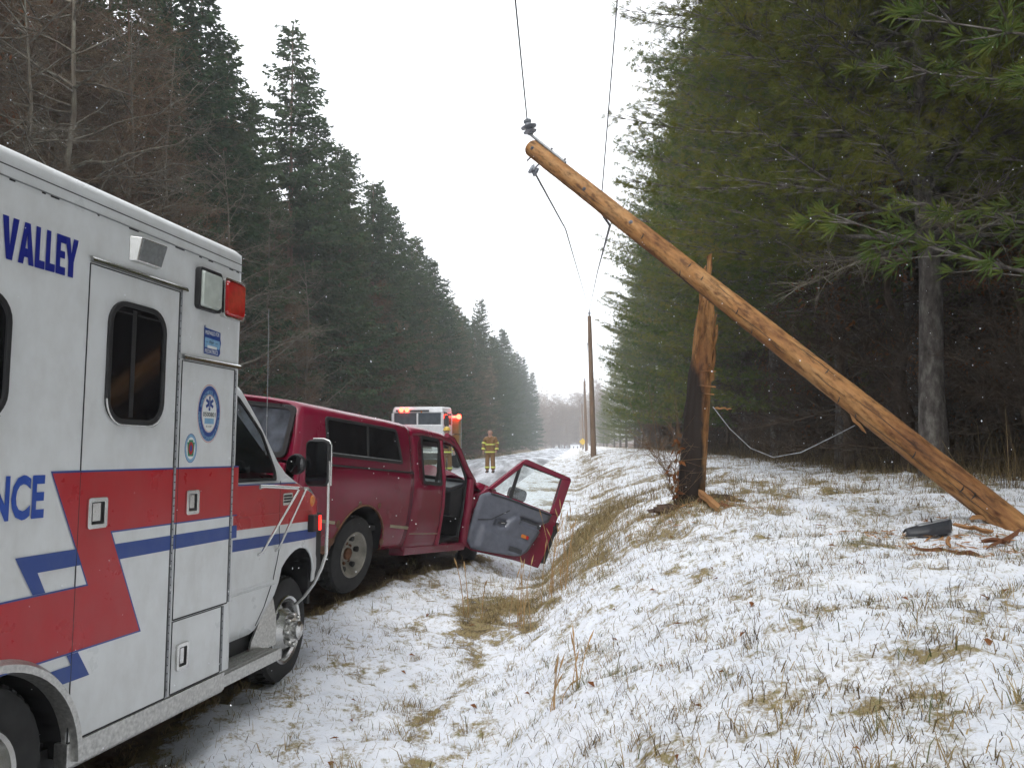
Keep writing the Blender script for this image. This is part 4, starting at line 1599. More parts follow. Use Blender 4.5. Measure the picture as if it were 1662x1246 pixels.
mb.box(.3, .9, -.5, .3, .28, .38)
tp(mb, 'chassis', M['black'], smooth=30)

# cap over the bed ----------------------------------------------------
def cap_prof(k):
    return [(-.812, 1.152), (-.805, 1.22), (-.780, 1.40), (-.750, 1.54), (-.735, 1.585), (-.705, 1.618), (-.64, 1.640), (-.40, 1.655), (0, 1.662)]


cp = cap_prof(0)
full = cp + [(-y, z) for y, z in cp[::-1][1:]]
mb = MB()
rows = []
for x, ins, dz in ((-1.045, .10, -.055), (-1.07, .045, -.02), (-1.055, .018, -.006), (-1.02, 0, 0), (-.3, 0, .0), (.4, 0, .0), (.80, 0, -.004), (.865, .006, -.014), (.90, .03, -.045), (.90, .10, -.10)):
    row = []
    for y, z in full:
        t = (z - 1.152) / .51
        yy = math.copysign(max(0, abs(y) - ins * (abs(y) > .3)), y) if y else 0
        row.append((x + (.0 if x > 0 else .075 * t) + (-.03 * t if x > .7 else 0), yy, max(1.15 - .012 * (x + 1), (z - .012 * (x + 1)) + dz * (z > 1.3))))
    rows.append(row)
mb.grid(rows, flip=False)
mb.add(rows[0], [list(range(len(full)))[::-1]])
mb.add(rows[-1], [list(range(len(full)))])
capb = tp(mb, 'bed_cap', M['reddark'], smooth=42)
mb = MB()
for sgn in (-1, 1):
    mb.tube([(x, sgn * .822, 1.1515 - .012 * (x + 1)) for x in (-1.03, -.3, .3, .88)], .009, 6)
mb.tube([(.893, -.80, 1.145), (.893, .80, 1.145)], .010, 6)
tp(mb, 'gasket', M['black'], capb, smooth=60)


def cap_sy(z):
    return float(np.interp(z, [1.15, 1.22, 1.40, 1.54, 1.585], [.812, .805, .780, .750, .735]))


for sgn in (-1, 1):
    wp = round_poly([(-.66, 1.222), (.66, 1.205), (.53, 1.545), (-.68, 1.558)], .055, 5)
    wq = round_poly([(-.628, 1.250), (.612, 1.234), (.50, 1.518), (-.648, 1.530)], .04, 5)
    f_ = lambda a, b, d: (a, sgn * (cap_sy(b) + d), b)
    mb = MB()
    mb.ring(wp, wq, f_, -.004, .014)
    w = tp(mb, 'cap_window', M['black'], capb, bevel=.004)
    mb = MB()
    mb.sheet(wq, f_, .004)
    tp(mb, 'pane', M['darkglass'], w)
    mb = MB()
    mb.hexa([f_(-.02, 1.245, .005), f_(.012, 1.245, .005), f_(.012, 1.245, .012), f_(-.02, 1.245, .012), f_(-.02, 1.522, .005), f_(.012, 1.522, .005), f_(.012, 1.522, .012), f_(-.02, 1.522, .012)])
    mb.tube([f_(-.60, 1.252, .014), f_(.60, 1.236, .014)], .005, 6, 1)
    tp(mb, 'slider_bar', [M['black'], M['galv']], w)
# rear glass hatch
fr = lambda a, b, d: (-1.060 - d + .075 * (b - 1.152) / .51, a, b)
mb = MB()
mb.ring(rounded(-.70, .70, 1.165, 1.605, .06), rounded(-.655, .655, 1.21, 1.565, .05), fr, -.005, .022)
rg = tp(mb, 'rear_hatch', M['black'], capb, bevel=.005)
mb = MB()
mb.sheet(rounded(-.656, .656, 1.209, 1.566, .05), fr, .012)
tp(mb, 'pane', M['capglass'], rg)
mb = MB()
for y in (-.50, .50):
    mb.lathe([(.024, 0), (.024, .018), (.012, .024), (0, .024)], fr(y, 1.245, .013), (-1, 0, 0), 12)
mb.box(-1.10, -1.07, -.60, .60, 1.585, 1.60)
tp(mb, 'latch', M['black'], rg, smooth=40)

# cab -----------------------------------------------------------------
CY = .80


def cab_hw(z):
    return float(np.interp(z, [.30, .40, .60, .80, 1.05, 1.12, 1.50, 1.56, 1.60], [.78, .80, .825, .83, .815, .80, .715, .69, .64]))


X0, XB, XH = .905, 1.60, 2.36           # cab back, door pillar, hinge pillar
for sgn in (-1, 1):
    mb = MB()
    # panel behind the door, with a hole for the fixed window
    hx0, hx1, hz0, hz1 = (1.12, 1.54, 1.035, 1.515)
    xs = [X0, X0 + .04, hx0, (hx0 + hx1) / 2, hx1, XB + .03]
    zs = list(np.linspace(.33, hz0, 9)) + [1.15, 1.3, 1.42, hz1, 1.56]
    V = {}
    vs, fs = [], []
    for i, x in enumerate(xs):
        for j, z in enumerate(zs):
            V[i, j] = len(vs)
            vs.append((x - (.02 if i == 0 else 0) * 0 + .04 * max(0, z - 1.1) * (i == 0), sgn * (cab_hw(z) - (.03 if i == 0 else 0)), z - .03 * max(0, x - 1.1)))
    for i in range(len(xs) - 1):
        for j in range(len(zs) - 1):
            if xs[i] >= hx0 - 1e-6 and xs[i + 1] <= hx1 + 1e-6 and zs[j] >= hz0 - 1e-6 and zs[j + 1] <= hz1 + 1e-6:
                continue
            q = (V[i, j], V[i + 1, j], V[i + 1, j + 1], V[i, j + 1])
            fs.append(q if sgn < 0 else q[::-1])
    mb.add(vs, fs)
    cs = tp(mb, 'cab_side', M['reddark'], smooth=45, solid=.02)
    mb = MB()
    f_ = lambda a, b, d: (a, sgn * (cab_hw(b) + d), b - .03 * max(0, a - 1.1))
    wq = round_poly([(hx0 + .02, hz0 + .02), (hx1 - .02, hz0 + .02), (hx1 - .02, hz1 - .02), (hx0 + .02, hz1 - .02)], .04)
    wp = round_poly([(hx0 - .015, hz0 - .015), (hx1 + .015, hz0 - .015), (hx1 + .015, hz1 + .015), (hx0 - .015, hz1 + .015)], .04)
    mb.ring(wp, wq, f_, -.006, .013)
    w = tp(mb, 'rear_side_window', M['black'], cs)
    mb = MB()
    mb.sheet(wq, f_, .002)
    tp(mb, 'pane', M['glass'], w)
    mb = MB()
    mb.grid([[(x, sgn * (cab_hw(.5) + e), .515 - .03 * (x - .95) + h) for e, h in ((.001, -.016), (.011, -.012), (.011, .010), (.001, .015))] for x in (.95, 1.3, 1.60)], flip=(sgn > 0))
    tp(mb, 'side_moulding', M['trim'], cs, smooth=50)
    # rocker, hinge pillar, windscreen pillar
    mb = MB()
    mb.hexa([(.93, sgn * .62, .26), (2.40, sgn * .62, .24), (2.40, sgn * .80, .26), (.93, sgn * .80, .28), (.93, sgn * .62, .38), (2.40, sgn * .62, .36), (2.40, sgn * .81, .355), (.93, sgn * .81, .375)])
    tp(mb, 'rocker_panel', M['reddark'], bevel=.015)
    mb = MB()
    mb.tube([(XB + .02, sgn * .80, .36), (XB + .02, sgn * .815, .8), (XB + .01, sgn * .80, 1.10), (XB - .01, sgn * .715, 1.50)], [.04, .04, .032, .030], 8)
    mb.tube([(XH + .02, sgn * .77, .34), (XH + .02, sgn * .79, .8), (XH + .02, sgn * .775, 1.10)], [.055, .055, .05], 8)
    mb.tube([(XH + .12, sgn * .765, 1.06), (XH - .08, sgn * .745, 1.22), (XH - .25, sgn * .705, 1.42), (XH - .37, sgn * .665, 1.535), (XH - .50, sgn * .65, 1.565)], [.045, .038, .034, .034, .036], 8)
    tp(mb, 'door_pillar', M['reddark'], smooth=50)
    mb = MB()
    mb.tube([(XB + .05, sgn * .785, .40), (XB + .05, sgn * .80, .8), (XB + .045, sgn * .78, 1.10), (XB + .03, sgn * .70, 1.49), (XH - .42, sgn * .655, 1.52), (XH - .28, sgn * .675, 1.42), (XH - .12, sgn * .72, 1.22), (XH - .03, sgn * .745, 1.08), (XH - .05, sgn * .75, .7), (XH - .08, sgn * .74, .42), (XB + .1, sgn * .75, .385)], .017, 6)
    tp(mb, 'door_seal', M['black'], smooth=60)
# roof
mb = MB()
rows = []
for x, dz, ins in ((X0 - .03, -.10, .02), (X0 - .01, -.045, .01), (X0 + .05, -.008, 0), (1.2, .006, 0), (1.6, .006, 0), (1.86, -.012, .004), (1.98, -.035, .010), (2.06, -.068, .02), (2.10, -.10, .035)):
    rows.append([(x, y * (1 - ins), z + dz - .03 * max(0, x - 1.1)) for y, z in ((-.712, 1.52), (-.695, 1.560), (-.655, 1.588), (-.55, 1.602), (-.3, 1.612), (0, 1.615), (.3, 1.612), (.55, 1.602), (.655, 1.588), (.695, 1.560), (.712, 1.52))])
mb.grid(rows)
tp(mb, 'cab_roof', M['reddark'], smooth=50, solid=.02)
mb = MB()
mb.hexa([(1.82, -.60, 1.475), (2.04, -.60, 1.42), (2.04, -.10, 1.42), (1.82, -.10, 1.475), (1.82, -.60, 1.51), (2.05, -.60, 1.44), (2.05, -.10, 1.44), (1.82, -.10, 1.51)])
mb.hexa([(1.82, .10, 1.475), (2.04, .10, 1.42), (2.04, .60, 1.42), (1.82, .60, 1.475), (1.82, .10, 1.51), (2.05, .10, 1.44), (2.05, .60, 1.44), (1.82, .60, 1.51)])
tp(mb, 'sun_visor', M['greytrim2'], bevel=.01)
# cab back wall with window
mb = MB()
mb.ring([(-.78, .33), (.78, .33), (.80, 1.08), (.69, 1.55), (-.69, 1.55), (-.80, 1.08)], [(-.60, 1.12), (.60, 1.12), (.62, 1.25), (.58, 1.46), (-.58, 1.46), (-.62, 1.25)], lambda a, b, d: (X0 + d, a, b), 0, .03)
tp(mb, 'cab_back', M['reddark'])
# driver door (closed, far side) lower panel, window frame
mb = MB()
mb.grid([[(x, cab_hw(z) - .004, z) for z in np.linspace(.36, 1.10, 8)] for x in (XB + .03, 2.0, XH + .1)], flip=True)
dd = tp(mb, 'driver_door', M['reddark'], smooth=40, solid=.05)
mb = MB()
mb.sheet([(XB + .05, 1.10), (XH - .05, 1.10), (XH - .40, 1.50), (XB + .05, 1.51)], lambda a, b, d: (a, cab_hw(b) - .01, b), 0)
tp(mb, 'pane', M['glass'], dd)
# interior
mb = MB()
mb.box(.95, 2.6, -.74, .74, .36, .40, 0)
mb.box(2.38, 2.46, -.75, .75, .40, 1.08, 0)
mb.hexa([(2.06, -.72, .66), (2.42, -.72, .62), (2.42, .72, .62), (2.06, .72, .66), (2.00, -.72, .93), (2.46, -.72, 1.02), (2.46, .72, 1.02), (2.00, .72, .93)], 1)
mb.hexa([(1.99, -.70, .925), (2.42, -.70, 1.00), (2.42, .70, 1.00), (1.99, .70, .925), (2.04, -.70, .985), (2.40, -.70, 1.045), (2.40, .70, 1.045), (2.04, .70, .985)], 2)
mb.box(1.20, 1.72, -.62, -.10, .40, .68, 0)
mb.box(1.20, 1.72, .10, .62, .40, .68, 0)
mb.hexa([(1.14, -.60, .66), (1.34, -.60, .66), (1.34, -.10, .66), (1.14, -.10, .66), (.98, -.58, 1.32), (1.12, -.58, 1.32), (1.12, -.12, 1.32), (.98, -.12, 1.32)], 0)
mb.hexa([(1.14, .10, .66), (1.34, .10, .66), (1.34, .60, .66), (1.14, .60, .66), (.98, .12, 1.32), (1.12, .12, 1.32), (1.12, .58, 1.32), (.98, .58, 1.32)], 0)
mb.box(1.40, 2.30, -.08, .10, .40, .58, 0)
tp(mb, 'cab_interior', [M['cabin'], M['cabin'], M['greytrim2']], bevel=.03)
mb = MB()
mb.lathe([(.165, -.014), (.180, 0), (.165, .014)], (1.93, .36, 1.0), (-.85, 0, .5), 22)
mb.tube([(1.93, .36, 1.0), (2.2, .36, .85)], .03, 8)
mb.tube([(1.93, .20, 1.0), (1.93, .52, 1.0)], .014, 6)
tp(mb, 'steering_wheel', M['black'], smooth=60)
mb = MB()
mb.tube([(1.60, -.70, 1.47), (1.60, -.735, 1.15), (1.52, -.74, .75), (1.50, -.70, .45)], [.018, .02, .02, .018], 4)
tp(mb, 'seat_belt', M['black'])
# windscreen
mb = MB()
mb.add([(XH + .10, -.70, 1.09), (XH + .10, .70, 1.09), (XH - .42, .60, 1.53), (XH - .42, -.60, 1.53)], [(0, 1, 2, 3)])
tp(mb, 'windscreen', M['glass'])
# crumpled front end
rc = random.Random(21)
mb = MB()
rows = []
for i in range(15):
    x = 2.42 + i * .065
    row = []
    for j in range(17):
        y = -.80 + j * .10
        k = 1 - (1 if y < -.2 else .45) * 0
        fold = .085 * math.sin(i * 1.25 + .6 * j) * (1.25 if y < .1 else .5) + .10 * math.exp(-((x - 2.62) / .10) ** 2) * (1 if y < .2 else .4)
        crush = .10 * (x - 2.4) * (1.2 - y)
        row.append((x - crush + rc.uniform(-.012, .012), y + .04 * math.sin(i * .9), 1.06 - .10 * (x - 2.42) - .05 * (y / .8) ** 2 + fold * .75 + rc.uniform(-.01, .01)))
    rows.append(row)
mb.grid(rows)
tp(mb, 'crumpled_hood', M['reddark'], smooth=25, solid=.008)
for sgn in (-1, 1):
    mb = MB()
    rows = []
    for i in range(14):
        x = 2.40 + i * .07
        row = []
        for j in range(9):
            z = .42 + j * .075
            if 2.72 < x < 3.4 and z < .66:
                z = .66 + (z - .42) * .55
            f = .07 * math.sin(i * 1.5 + j * .8) * (1 if sgn < 0 else .25) * min(1, i / 3)
            row.append((x - (.10 * (x - 2.4) * (2 if sgn < 0 else 1)), sgn * (.80 + f), z + .02 * math.sin(i * 1.9 + j) - .01 * j * (j > 6)))
        rows.append(row)
    mb.grid(rows, flip=(sgn > 0))
    tp(mb, 'crumpled_wing', M['reddark'], smooth=25, solid=.008)
mb = MB()
mb.tube([(3.05, -.82, .46), (3.12, -.5, .42), (3.22, 0, .46), (3.34, .5, .48), (3.30, .80, .5)], .085, 8)
tp(mb, 'front_bumper', M['chrome'], smooth=40)
mb = MB()
mb.box(2.55, 3.15, -.45, .45, .42, .86)
mb.tube([(2.6, -.6, .5), (2.9, -.3, .35), (3.0, .2, .3)], .05, 7)
mb.tube([(2.45, -.55, .32), (2.75, -.62, .20), (2.95, -.45, .12)], .035, 6)
tp(mb, 'engine', M['black'], bevel=.03)
TO = (0, 0, 0)
tw = (M['tyre'], M['steelrim'], M['rust'])
wheel('wheel', truck, (0, -.795, .345), .350, .205, (0, -1, 0), .215, -.055, .02, tw, 6, TO)
wheel('wheel', truck, (0, .795, .345), .350, .205, (0, 1, 0), .215, -.055, .02, tw, 6, TO)
wheel('wheel', truck, (2.98, -.72, .345), .350, .205, (.45, -1, -.15), .215, -.055, .02, tw, 6, TO)
wheel('wheel', truck, (3.12, .795, .345), .350, .205, (0, 1, 0), .215, -.055, .02, tw, 6, TO)

# open passenger door -------------------------------------------------
DO = Vector((-0.6256403, 9.74267943, 0.05876748))
DB = Matrix(((0.7925965264440656, 0.27195366596764353, -0.5457398188107233), (0.509029735093256, 0.19761527719188532, 0.8377570835339228), (-0.33567763562634206, 0.9418011498119621, -0.0181966797294201))).to_4x4()
DB.translation = DO
DL = TM.inverted() @ DB          # door frame in the truck's frame; local: a along the door, b up, c = outer side (away from camera)
dmb = MB()


def dfn(a, b, d):
    return tuple(DL @ Vector((a, b, d)))


outer = [(-.03, .36), (.10, .335), (.74, .40), (1.10, .385), (1.15, .62), (1.20, 1.05), (1.235, 1.58), (1.20, 1.605), (.50, 1.615), (.46, 1.60), (.06, 1.10), (-.04, .98)]
innerw = [(.13, 1.10), (.39, 1.44), (.425, 1.545), (1.075, 1.555), (1.095, 1.52), (1.07, 1.10)]
# outer skin with window hole: lower panel + frame bars
mb = MB()
low = [(-.03, .36), (.10, .335), (.74, .385), (1.10, .385), (1.15, .62), (1.195, 1.09), (.06, 1.10), (-.04, .98)]
mb.prism(low, dfn, .035, .095)
bars = [[(.06, 1.09), (.46, 1.60), (.455, 1.50), (.125, 1.09)], [(.46, 1.60), (.50, 1.615), (1.20, 1.605), (1.235, 1.58), (1.09, 1.545), (.44, 1.54)], [(1.235, 1.58), (1.195, 1.085), (1.065, 1.085), (1.088, 1.545)]]
for q in bars:
    mb.prism(q, dfn, .015, .075)
door = tp(mb, 'open_door', M['reddark'], bevel=.010)
door['label'] = 'open red passenger door with a grey inner panel'
mb = MB()
mb.prism([(.395, 1.08), (.432, 1.08), (.445, 1.53), (.415, 1.53)], dfn, .02, .05)
mb.tube([dfn(a, b, .03) for a, b in ((.12, 1.10), (.40, 1.47), (.44, 1.535), (1.08, 1.548), (1.078, 1.10))], .010, 6)
tp(mb, 'window_channel', M['black'], door)
mb = MB()
mb.sheet(innerw, dfn, .035)
tp(mb, 'pane', M['glass'], door)
# moulded inner panel: a height-field over the panel outline
mb = MB()
px_ = [(-.03, .99), (.09, 1.065), (.40, 1.078), (1.06, 1.075), (1.05, .97), (.955, .90), (.90, .72), (.815, .53), (.735, .452), (.64, .425), (.06, .350), (-.05, .45), (-.045, .80)]
rows = []
NA, NB_ = 46, 40


def span(b):
    xs = []
    n = len(px_)
    for i in range(n):
        (x1, y1), (x2, y2) = px_[i], px_[(i + 1) % n]
        if (y1 - b) * (y2 - b) < 0:
            xs.append(x1 + (x2 - x1) * (b - y1) / (y2 - y1))
    return (min(xs), max(xs)) if len(xs) >= 2 else (.3, .6)


def bump_box(a, b, a0, a1, b0, b1, s=.02):
    return float(sstep(a0 - s, a0 + s, a) * sstep(a1 + s, a1 - s, a) * sstep(b0 - s, b0 + s, b) * sstep(b1 + s, b1 - s, b))


for j in range(NB_ + 1):
    b = .356 + (1.072 - .356) * j / NB_
    a0, a1 = span(b)
    row = []
    for i in range(NA + 1):
        t = i / NA
        a = a0 + (a1 - a0) * t
        d = .012
        d -= .030 * sstep(0, .06, t) * sstep(1, .94, t) * sstep(.35, .40, b)
        line = .93 - .22 * sstep(.55, .30, a) - .05
        d -= .042 * sstep(line + .03, line - .02, b) * sstep(.05, .14, a)                 # the padded lower half stands out
        d += .055 * bump_box(a, b, .60, .97, .82, .905, .018)                              # arm-rest pocket
        d += .030 * bump_box(a, b, .26, .43, .70, .80, .018)                               # latch recess
        d += .012 * bump_box(a, b, .52, .73, .46, .53, .012)                               # speaker
        d -= .012 * sstep(.62, .60, b) * sstep(.05, .15, a)
        row.append(dfn(a, b, d))
    rows.append(row)
mb.grid(rows)
pn = tp(mb, 'door_panel', M['greytrim'], door, smooth=40, solid=.006)
mb = MB()
mb.prism(rounded(.625, .945, .832, .892, .02), dfn, .0, -.004)
mb.prism(rounded(.525, .725, .465, .525, .015), dfn, -.063, -.068)
mb.prism([(.29, .725), (.41, .745), (.425, .79), (.30, .765)], dfn, -.030, -.034)
mb.tube([dfn(a, b, -.024) for a, b in ((.10, 1.045), (.40, 1.058), (1.04, 1.052))], .012, 6)
mb.tube([dfn(a, b, -.020) for a, b in ((.02, .70), (.20, .755), (.42, .93))], .008, 6)
tp(mb, 'dark_inset', M['greytrim2'], door, smooth=40)
mb = MB()
mb.tube([dfn(.325, .752, -.05), dfn(.385, .762, -.05)], .008, 8)
tp(mb, 'latch', M['chrome'], door, smooth=50)
mb = MB()
mb.prism(rounded(.655, .725, .662, .706, .008), dfn, -.060, -.074)
tp(mb, 'courtesy_lamp', M['amberlens'], door, bevel=.004)
mb = MB()
mb.prism(rounded(.728, .765, .662, .706, .008), dfn, -.060, -.074)
tp(mb, 'reflector', M['redgloss'], door, bevel=.004)
mb = MB()
mb.prism(rounded(.46, .70, 1.10, 1.255, .05), dfn, .12, .22)
mb.tube([dfn(.44, 1.10, .06), dfn(.54, 1.13, .16)], .04, 8)
dm = tp(mb, 'door_mirror', M['black'], door, bevel=.025)
mb = MB()
mb.prism(rounded(.478, .682, 1.118, 1.237, .04), dfn, .1175, .1195)
tp(mb, 'mirror_glass', M['capglass'], dm)
mb = MB()
mb.add([dfn(1.15, .95, .03), dfn(1.30, .93, .10), dfn(1.26, .80, .12), dfn(1.19, .72, .06), dfn(1.24, .88, .04), dfn(1.10, .60, .10)], [(0, 4, 1), (4, 3, 2), (1, 4, 2), (0, 3, 4), (3, 5, 2)])
mb.hexa([dfn(*q) for q in ((1.135, .46, .02), (1.165, .46, .02), (1.165, .46, .09), (1.135, .46, .09), (1.19, 1.0, .02), (1.22, 1.0, .02), (1.22, 1.0, .09), (1.19, 1.0, .09))])
tp(mb, 'torn_door_edge', M['black'], door, solid=.006)

# ================================================================== UTILITY POLES AND LINE
WIRE = M['wire']
B_ = at(1119, 822, 8.6)
B_.z = gz(B_.x, B_.y) + .0
top_s = at(1156, 412, 8.75)
lean = Vector(((top_s.x - B_.x) / 3.05, .02, 1.0)).normalized()
Rm = Vector((0, 0, 1)).rotation_difference(lean).to_matrix().to_4x4()
Rm.translation = B_
Hs = top_s.z - B_.z
rp = random.Random(5)
mb = MB()
NCOL = 30
hs_ = []
for k in range(NCOL):
    w = 2 * math.pi * k / NCOL            # 0 = right, 90 = away from camera, 180 = left, 270 = toward camera
    g = math.degrees(w)
    h = 1.86
    if 150 <= g < 205:
        h = 1.35 + .012 * (g - 150)
    elif 205 <= g < 300:
        h = 2.05
    elif 300 <= g or g < 40:
        h = 1.80
    else:
        h = 1.9
    hs_.append(h + rp.uniform(-.10, .10))
rows = []
for z in (-.25, 0, .15, .4, .8, 1.2, 1.6, 1.0e3):
    row = []
    for k in range(NCOL):
        w = 2 * math.pi * k / NCOL
        zz = min(z, hs_[k])
        r = .150 + .012 * max(0, .3 - zz) - .026 * zz + .006 * math.sin(k * 5.3) - (.012 if k % 5 == 0 else 0)
        row.append((r * math.cos(w), r * math.sin(w), zz))
    rows.append(row + [row[0]])
mb.grid(rows)
cen = [(0.03 * math.cos(2 * math.pi * k / NCOL), .03 * math.sin(2 * math.pi * k / NCOL), hs_[k] - .22) for k in range(NCOL)]
mb.grid([rows[-1], cen + [cen[0]]])


def shard(mb, base, tip, w0, w1, t0, t1, twist=0, n=6):
    base, tip = Vector(base), Vector(tip)
    rows = []
    for i in range(n + 1):
        t = i / n
        c = base.lerp(tip, t)
        w = w0 + (w1 - w0) * t
        th = t0 + (t1 - t0) * t
        a = twist
        ux, uy = math.cos(a), math.sin(a)
        j = .012 * math.sin(i * 2.3 + w0 * 40)
        rows.append([(c.x + ux * p * w + j - uy * q * th, c.y + uy * p * w + ux * q * th, c.z + .02 * math.sin(3 * p + i)) for p, q in ((-.5, -.5), (.1, -.62), (.5, -.4), (.5, .5), (-.5, .5), (-.5, -.5))])
    mb.grid(rows)
    mb.add(rows[-1][:5], [(0, 1, 2, 3, 4)])


shard(mb, (-.055, .02, .9), (-.012, .05, Hs - .50), .15, .070, .11, .06, .1)
shard(mb, (-.085, -.02, .7), (-.060, .02, 1.95), .07, .02, .08, .04, .2)
shard(mb, (-.020, .06, Hs - .9), (.012, .07, Hs), .075, .045, .05, .03, -.1)
shard(mb, (-.06, .05, Hs - 1.0), (-.035, .06, Hs - .14), .05, .02, .04, .02, .2)
for k in range(26):
    w = rp.uniform(0, 6.28)
    zb_ = hs_[int(w / 6.28 * NCOL) % NCOL]
    q = (.098 * math.cos(w), .098 * math.sin(w))
    shard(mb, (q[0], q[1], zb_ - .35), (q[0] * rp.uniform(.7, 1.15), q[1] * rp.uniform(.7, 1.15), zb_ + rp.uniform(.02, .30)), .030, .004, .022, .003, w, 3)
shard(mb, (.050, -.085, 1.4), (.035, -.07, 2.12), .085, .06, .05, .03, 0)
shard(mb, (.105, -.03, 1.3), (.12, -.03, 1.88), .05, .02, .06, .03, .3)
for z, w in ((1.38, .05), (1.22, .07), (1.14, .05)):
    mb.box(.02 - w, .10 + w * .5, -.158, -.146, z, z + .014)
stump = mb.build('broken_pole_stump', M['stump'], smooth=35)
stump.matrix_world = Rm
tag(stump, 'splintered orange utility pole stump, black at its base, still upright in the bank', 'pole stump')

M['boltmetal'] = plain('dark_bolt', (.10, .10, .11), .5, .5)
# the broken-off upper length, hanging by its wires
tip = at(863, 240, 9.3)
mid = at(1146, 462, 7.98)
dirp = (mid - tip)
butt = tip + dirp * 2.36
ax = (tip - butt).normalized()
Lp = (tip - butt).length
Rp = Vector((0, 0, 1)).rotation_difference(ax).to_matrix().to_4x4()
Rp.translation = butt
fall = thing('fallen_pole', Rp, 'long orange upper length of the snapped utility pole, leaning with its top in the air', 'utility pole')
mb = MB()
rows = []
npz = 60
for i in range(npz + 1):
    t = i / npz
    z = Lp * t
    r = .117 - .020 * t
    row = []
    for k in range(20):
        w = 2 * math.pi * k / 20
        rr = r + .0015 * math.sin(5 * z + 3 * w) + .0015 * math.sin(19 * z + k * 1.7)
        row.append((rr * math.cos(w), rr * math.sin(w), z))
    rows.append(row + [row[0]])
mb.grid(rows)
last = rows[-1][:20]
mb.add([(x * .9, y * .9, Lp + .012) for x, y, z in last], [list(range(20))])
mb.grid([rows[-1], [(x * .9, y * .9, Lp + .012) for x, y, z in last] + [(last[0][0] * .9, last[0][1] * .9, Lp + .012)]])
rows2 = [rows[0], [(x * .5, y * .5, -.35 - .25 * abs(math.sin(2.3 * k))) for k, (x, y, z) in enumerate(rows[0][:20])]]
rows2[1].append(rows2[1][0])
mb.grid(rows2[::-1])
mb.build('shaft', M['pole'], fall, smooth=40)
# local direction helpers for the hardware: world up / toward camera, in the pole's frame
Ri = Rp.to_3x3().inverted()
upl = (Ri @ Vector((0, 0, 1)))
upl.z = 0
upl.normalize()
tcl = Ri @ (Vector((0, 0, CAMZ)) - mid)
tcl = Vector((tcl.x, tcl.y, 0)).normalized()


def on_pole(z, v, r):
    return Vector((0, 0, z)) + v * r


mb = MB()
uv = (upl + .15 * tcl).normalized()
mb.tube([on_pole(Lp - .55, uv, .105), on_pole(Lp - .05, uv, .112), on_pole(Lp + .12, uv, .115)], [.016, .018, .018], 8)
for z in (Lp - .52, Lp - .28):
    p = on_pole(z, uv, .10)
    mb.tube([p, p + uv * .045], .012, 6)
mb.build('insulator_bracket', M['galv'], fall, smooth=50)
pi = on_pole(Lp + .10, uv, .115)
di = (Ri @ Vector((-.25, 0, 1))).normalized()
mb = MB()
mb.lathe([(.03, 0), (.035, .02), (.075, .03), (.08, .038), (.04, .055), (.035, .075), (.092, .088), (.095, .097), (.045, .115), (.035, .14), (.045, .15), (.045, .175), (.02, .19), (0, .19)], pi, di, 20)
mb.build('insulator', M['porcelain'], fall, smooth=35)
for z, vv in ((Lp - .09, tcl), (Lp - 1.02, tcl), (Lp - 1.75, (tcl + .3 * upl).normalized())):
    mb = MB()
    r_ = .117 - .020 * z / Lp
    p = on_pole(z, vv, r_ - .004)
    mb.lathe([(.024, 0), (.024, .005), (.013, .006), (.013, .018), (0, .019)], p, vv, 6)
    mb.build('bolt', M['boltmetal'], fall)
for z in (Lp - .06, Lp - .22):
    mb = MB()
    p = on_pole(z, -upl, .09)
    mb.tube([p, p - upl * .06 + Vector((0, 0, .02))], .010, 6)
    mb.build('bolt', M['boltmetal'], fall)
rk = random.Random(9)
for k in range(13):
    z = Lp * rk.uniform(.12, .95)
    a = rk.uniform(-.9, .9)
    v = (tcl * math.cos(a) + upl * math.sin(a)).normalized()
    r_ = .117 - .020 * z / Lp
    t2 = Vector((0, 0, 1)).cross(v)
    p = on_pole(z, v, r_ + .001)
    mb = MB()
    mb.tube([p - t2 * rk.uniform(.02, .04), p, p + t2 * rk.uniform(.02, .04) + Vector((0, 0, .01))], [.003, .006, .002], 5)
    mb.build('crack', M['black'], fall)
for k in range(16):
    z = Lp * rk.uniform(.05, .85)
    a = rk.uniform(-1.2, 1.1)
    L_ = rk.uniform(.25, .9)
    path = []
    for q in range(6):
        zz = z + L_ * q / 5
        aa = a + .05 * math.sin(q * 1.7 + k)
        v = (tcl * math.cos(aa) + upl * math.sin(aa)).normalized()
        path.append(on_pole(zz, v, .117 - .020 * zz / Lp + .0015))
    mb = MB()
    mb.tube(path, [.0008, .0025, .003, .0028, .002, .0006], 4)
    mb.build('crack', M['black'], fall)
spool = at(866, 277, 9.3)
sp = MB()
sp.lathe([(0, -.055), (.045, -.05), (.06, -.03), (.035, 0), (.06, .03), (.045, .05), (0, .055)], (0, 0, 0), (1, .2, -.55), 16)
sp.box(-.012, .012, -.07, .07, -.012, .05)
so = sp.build('spool_insulator', M['porcelain'], smooth=40)
so.location = spool
tag(so, 'small grey spool insulator dangling under the top end of the fallen pole', 'insulator')


def wire_ob(name, pts, r, label, sag=0.0, n=14, mat=None, group=None):
    """a wire through the given points, each span hanging a little"""
    P = []
    for a, b in zip(pts[:-1], pts[1:]):
        a, b = Vector(a), Vector(b)
        for i in range(n):
            t = i / n
            q = a.lerp(b, t)
            q.z -= sag * 4 * t * (1 - t) * (b - a).length / 50
            P.append(q)
    P.append(Vector(pts[-1]))
    o0 = P[0].copy()
    mb = MB()
    mb.tube([p - o0 for p in P], r, 6)
    o = mb.build(name, mat or WIRE, smooth=60)
    o.location = o0
    return tag(o, label, 'wire', group)


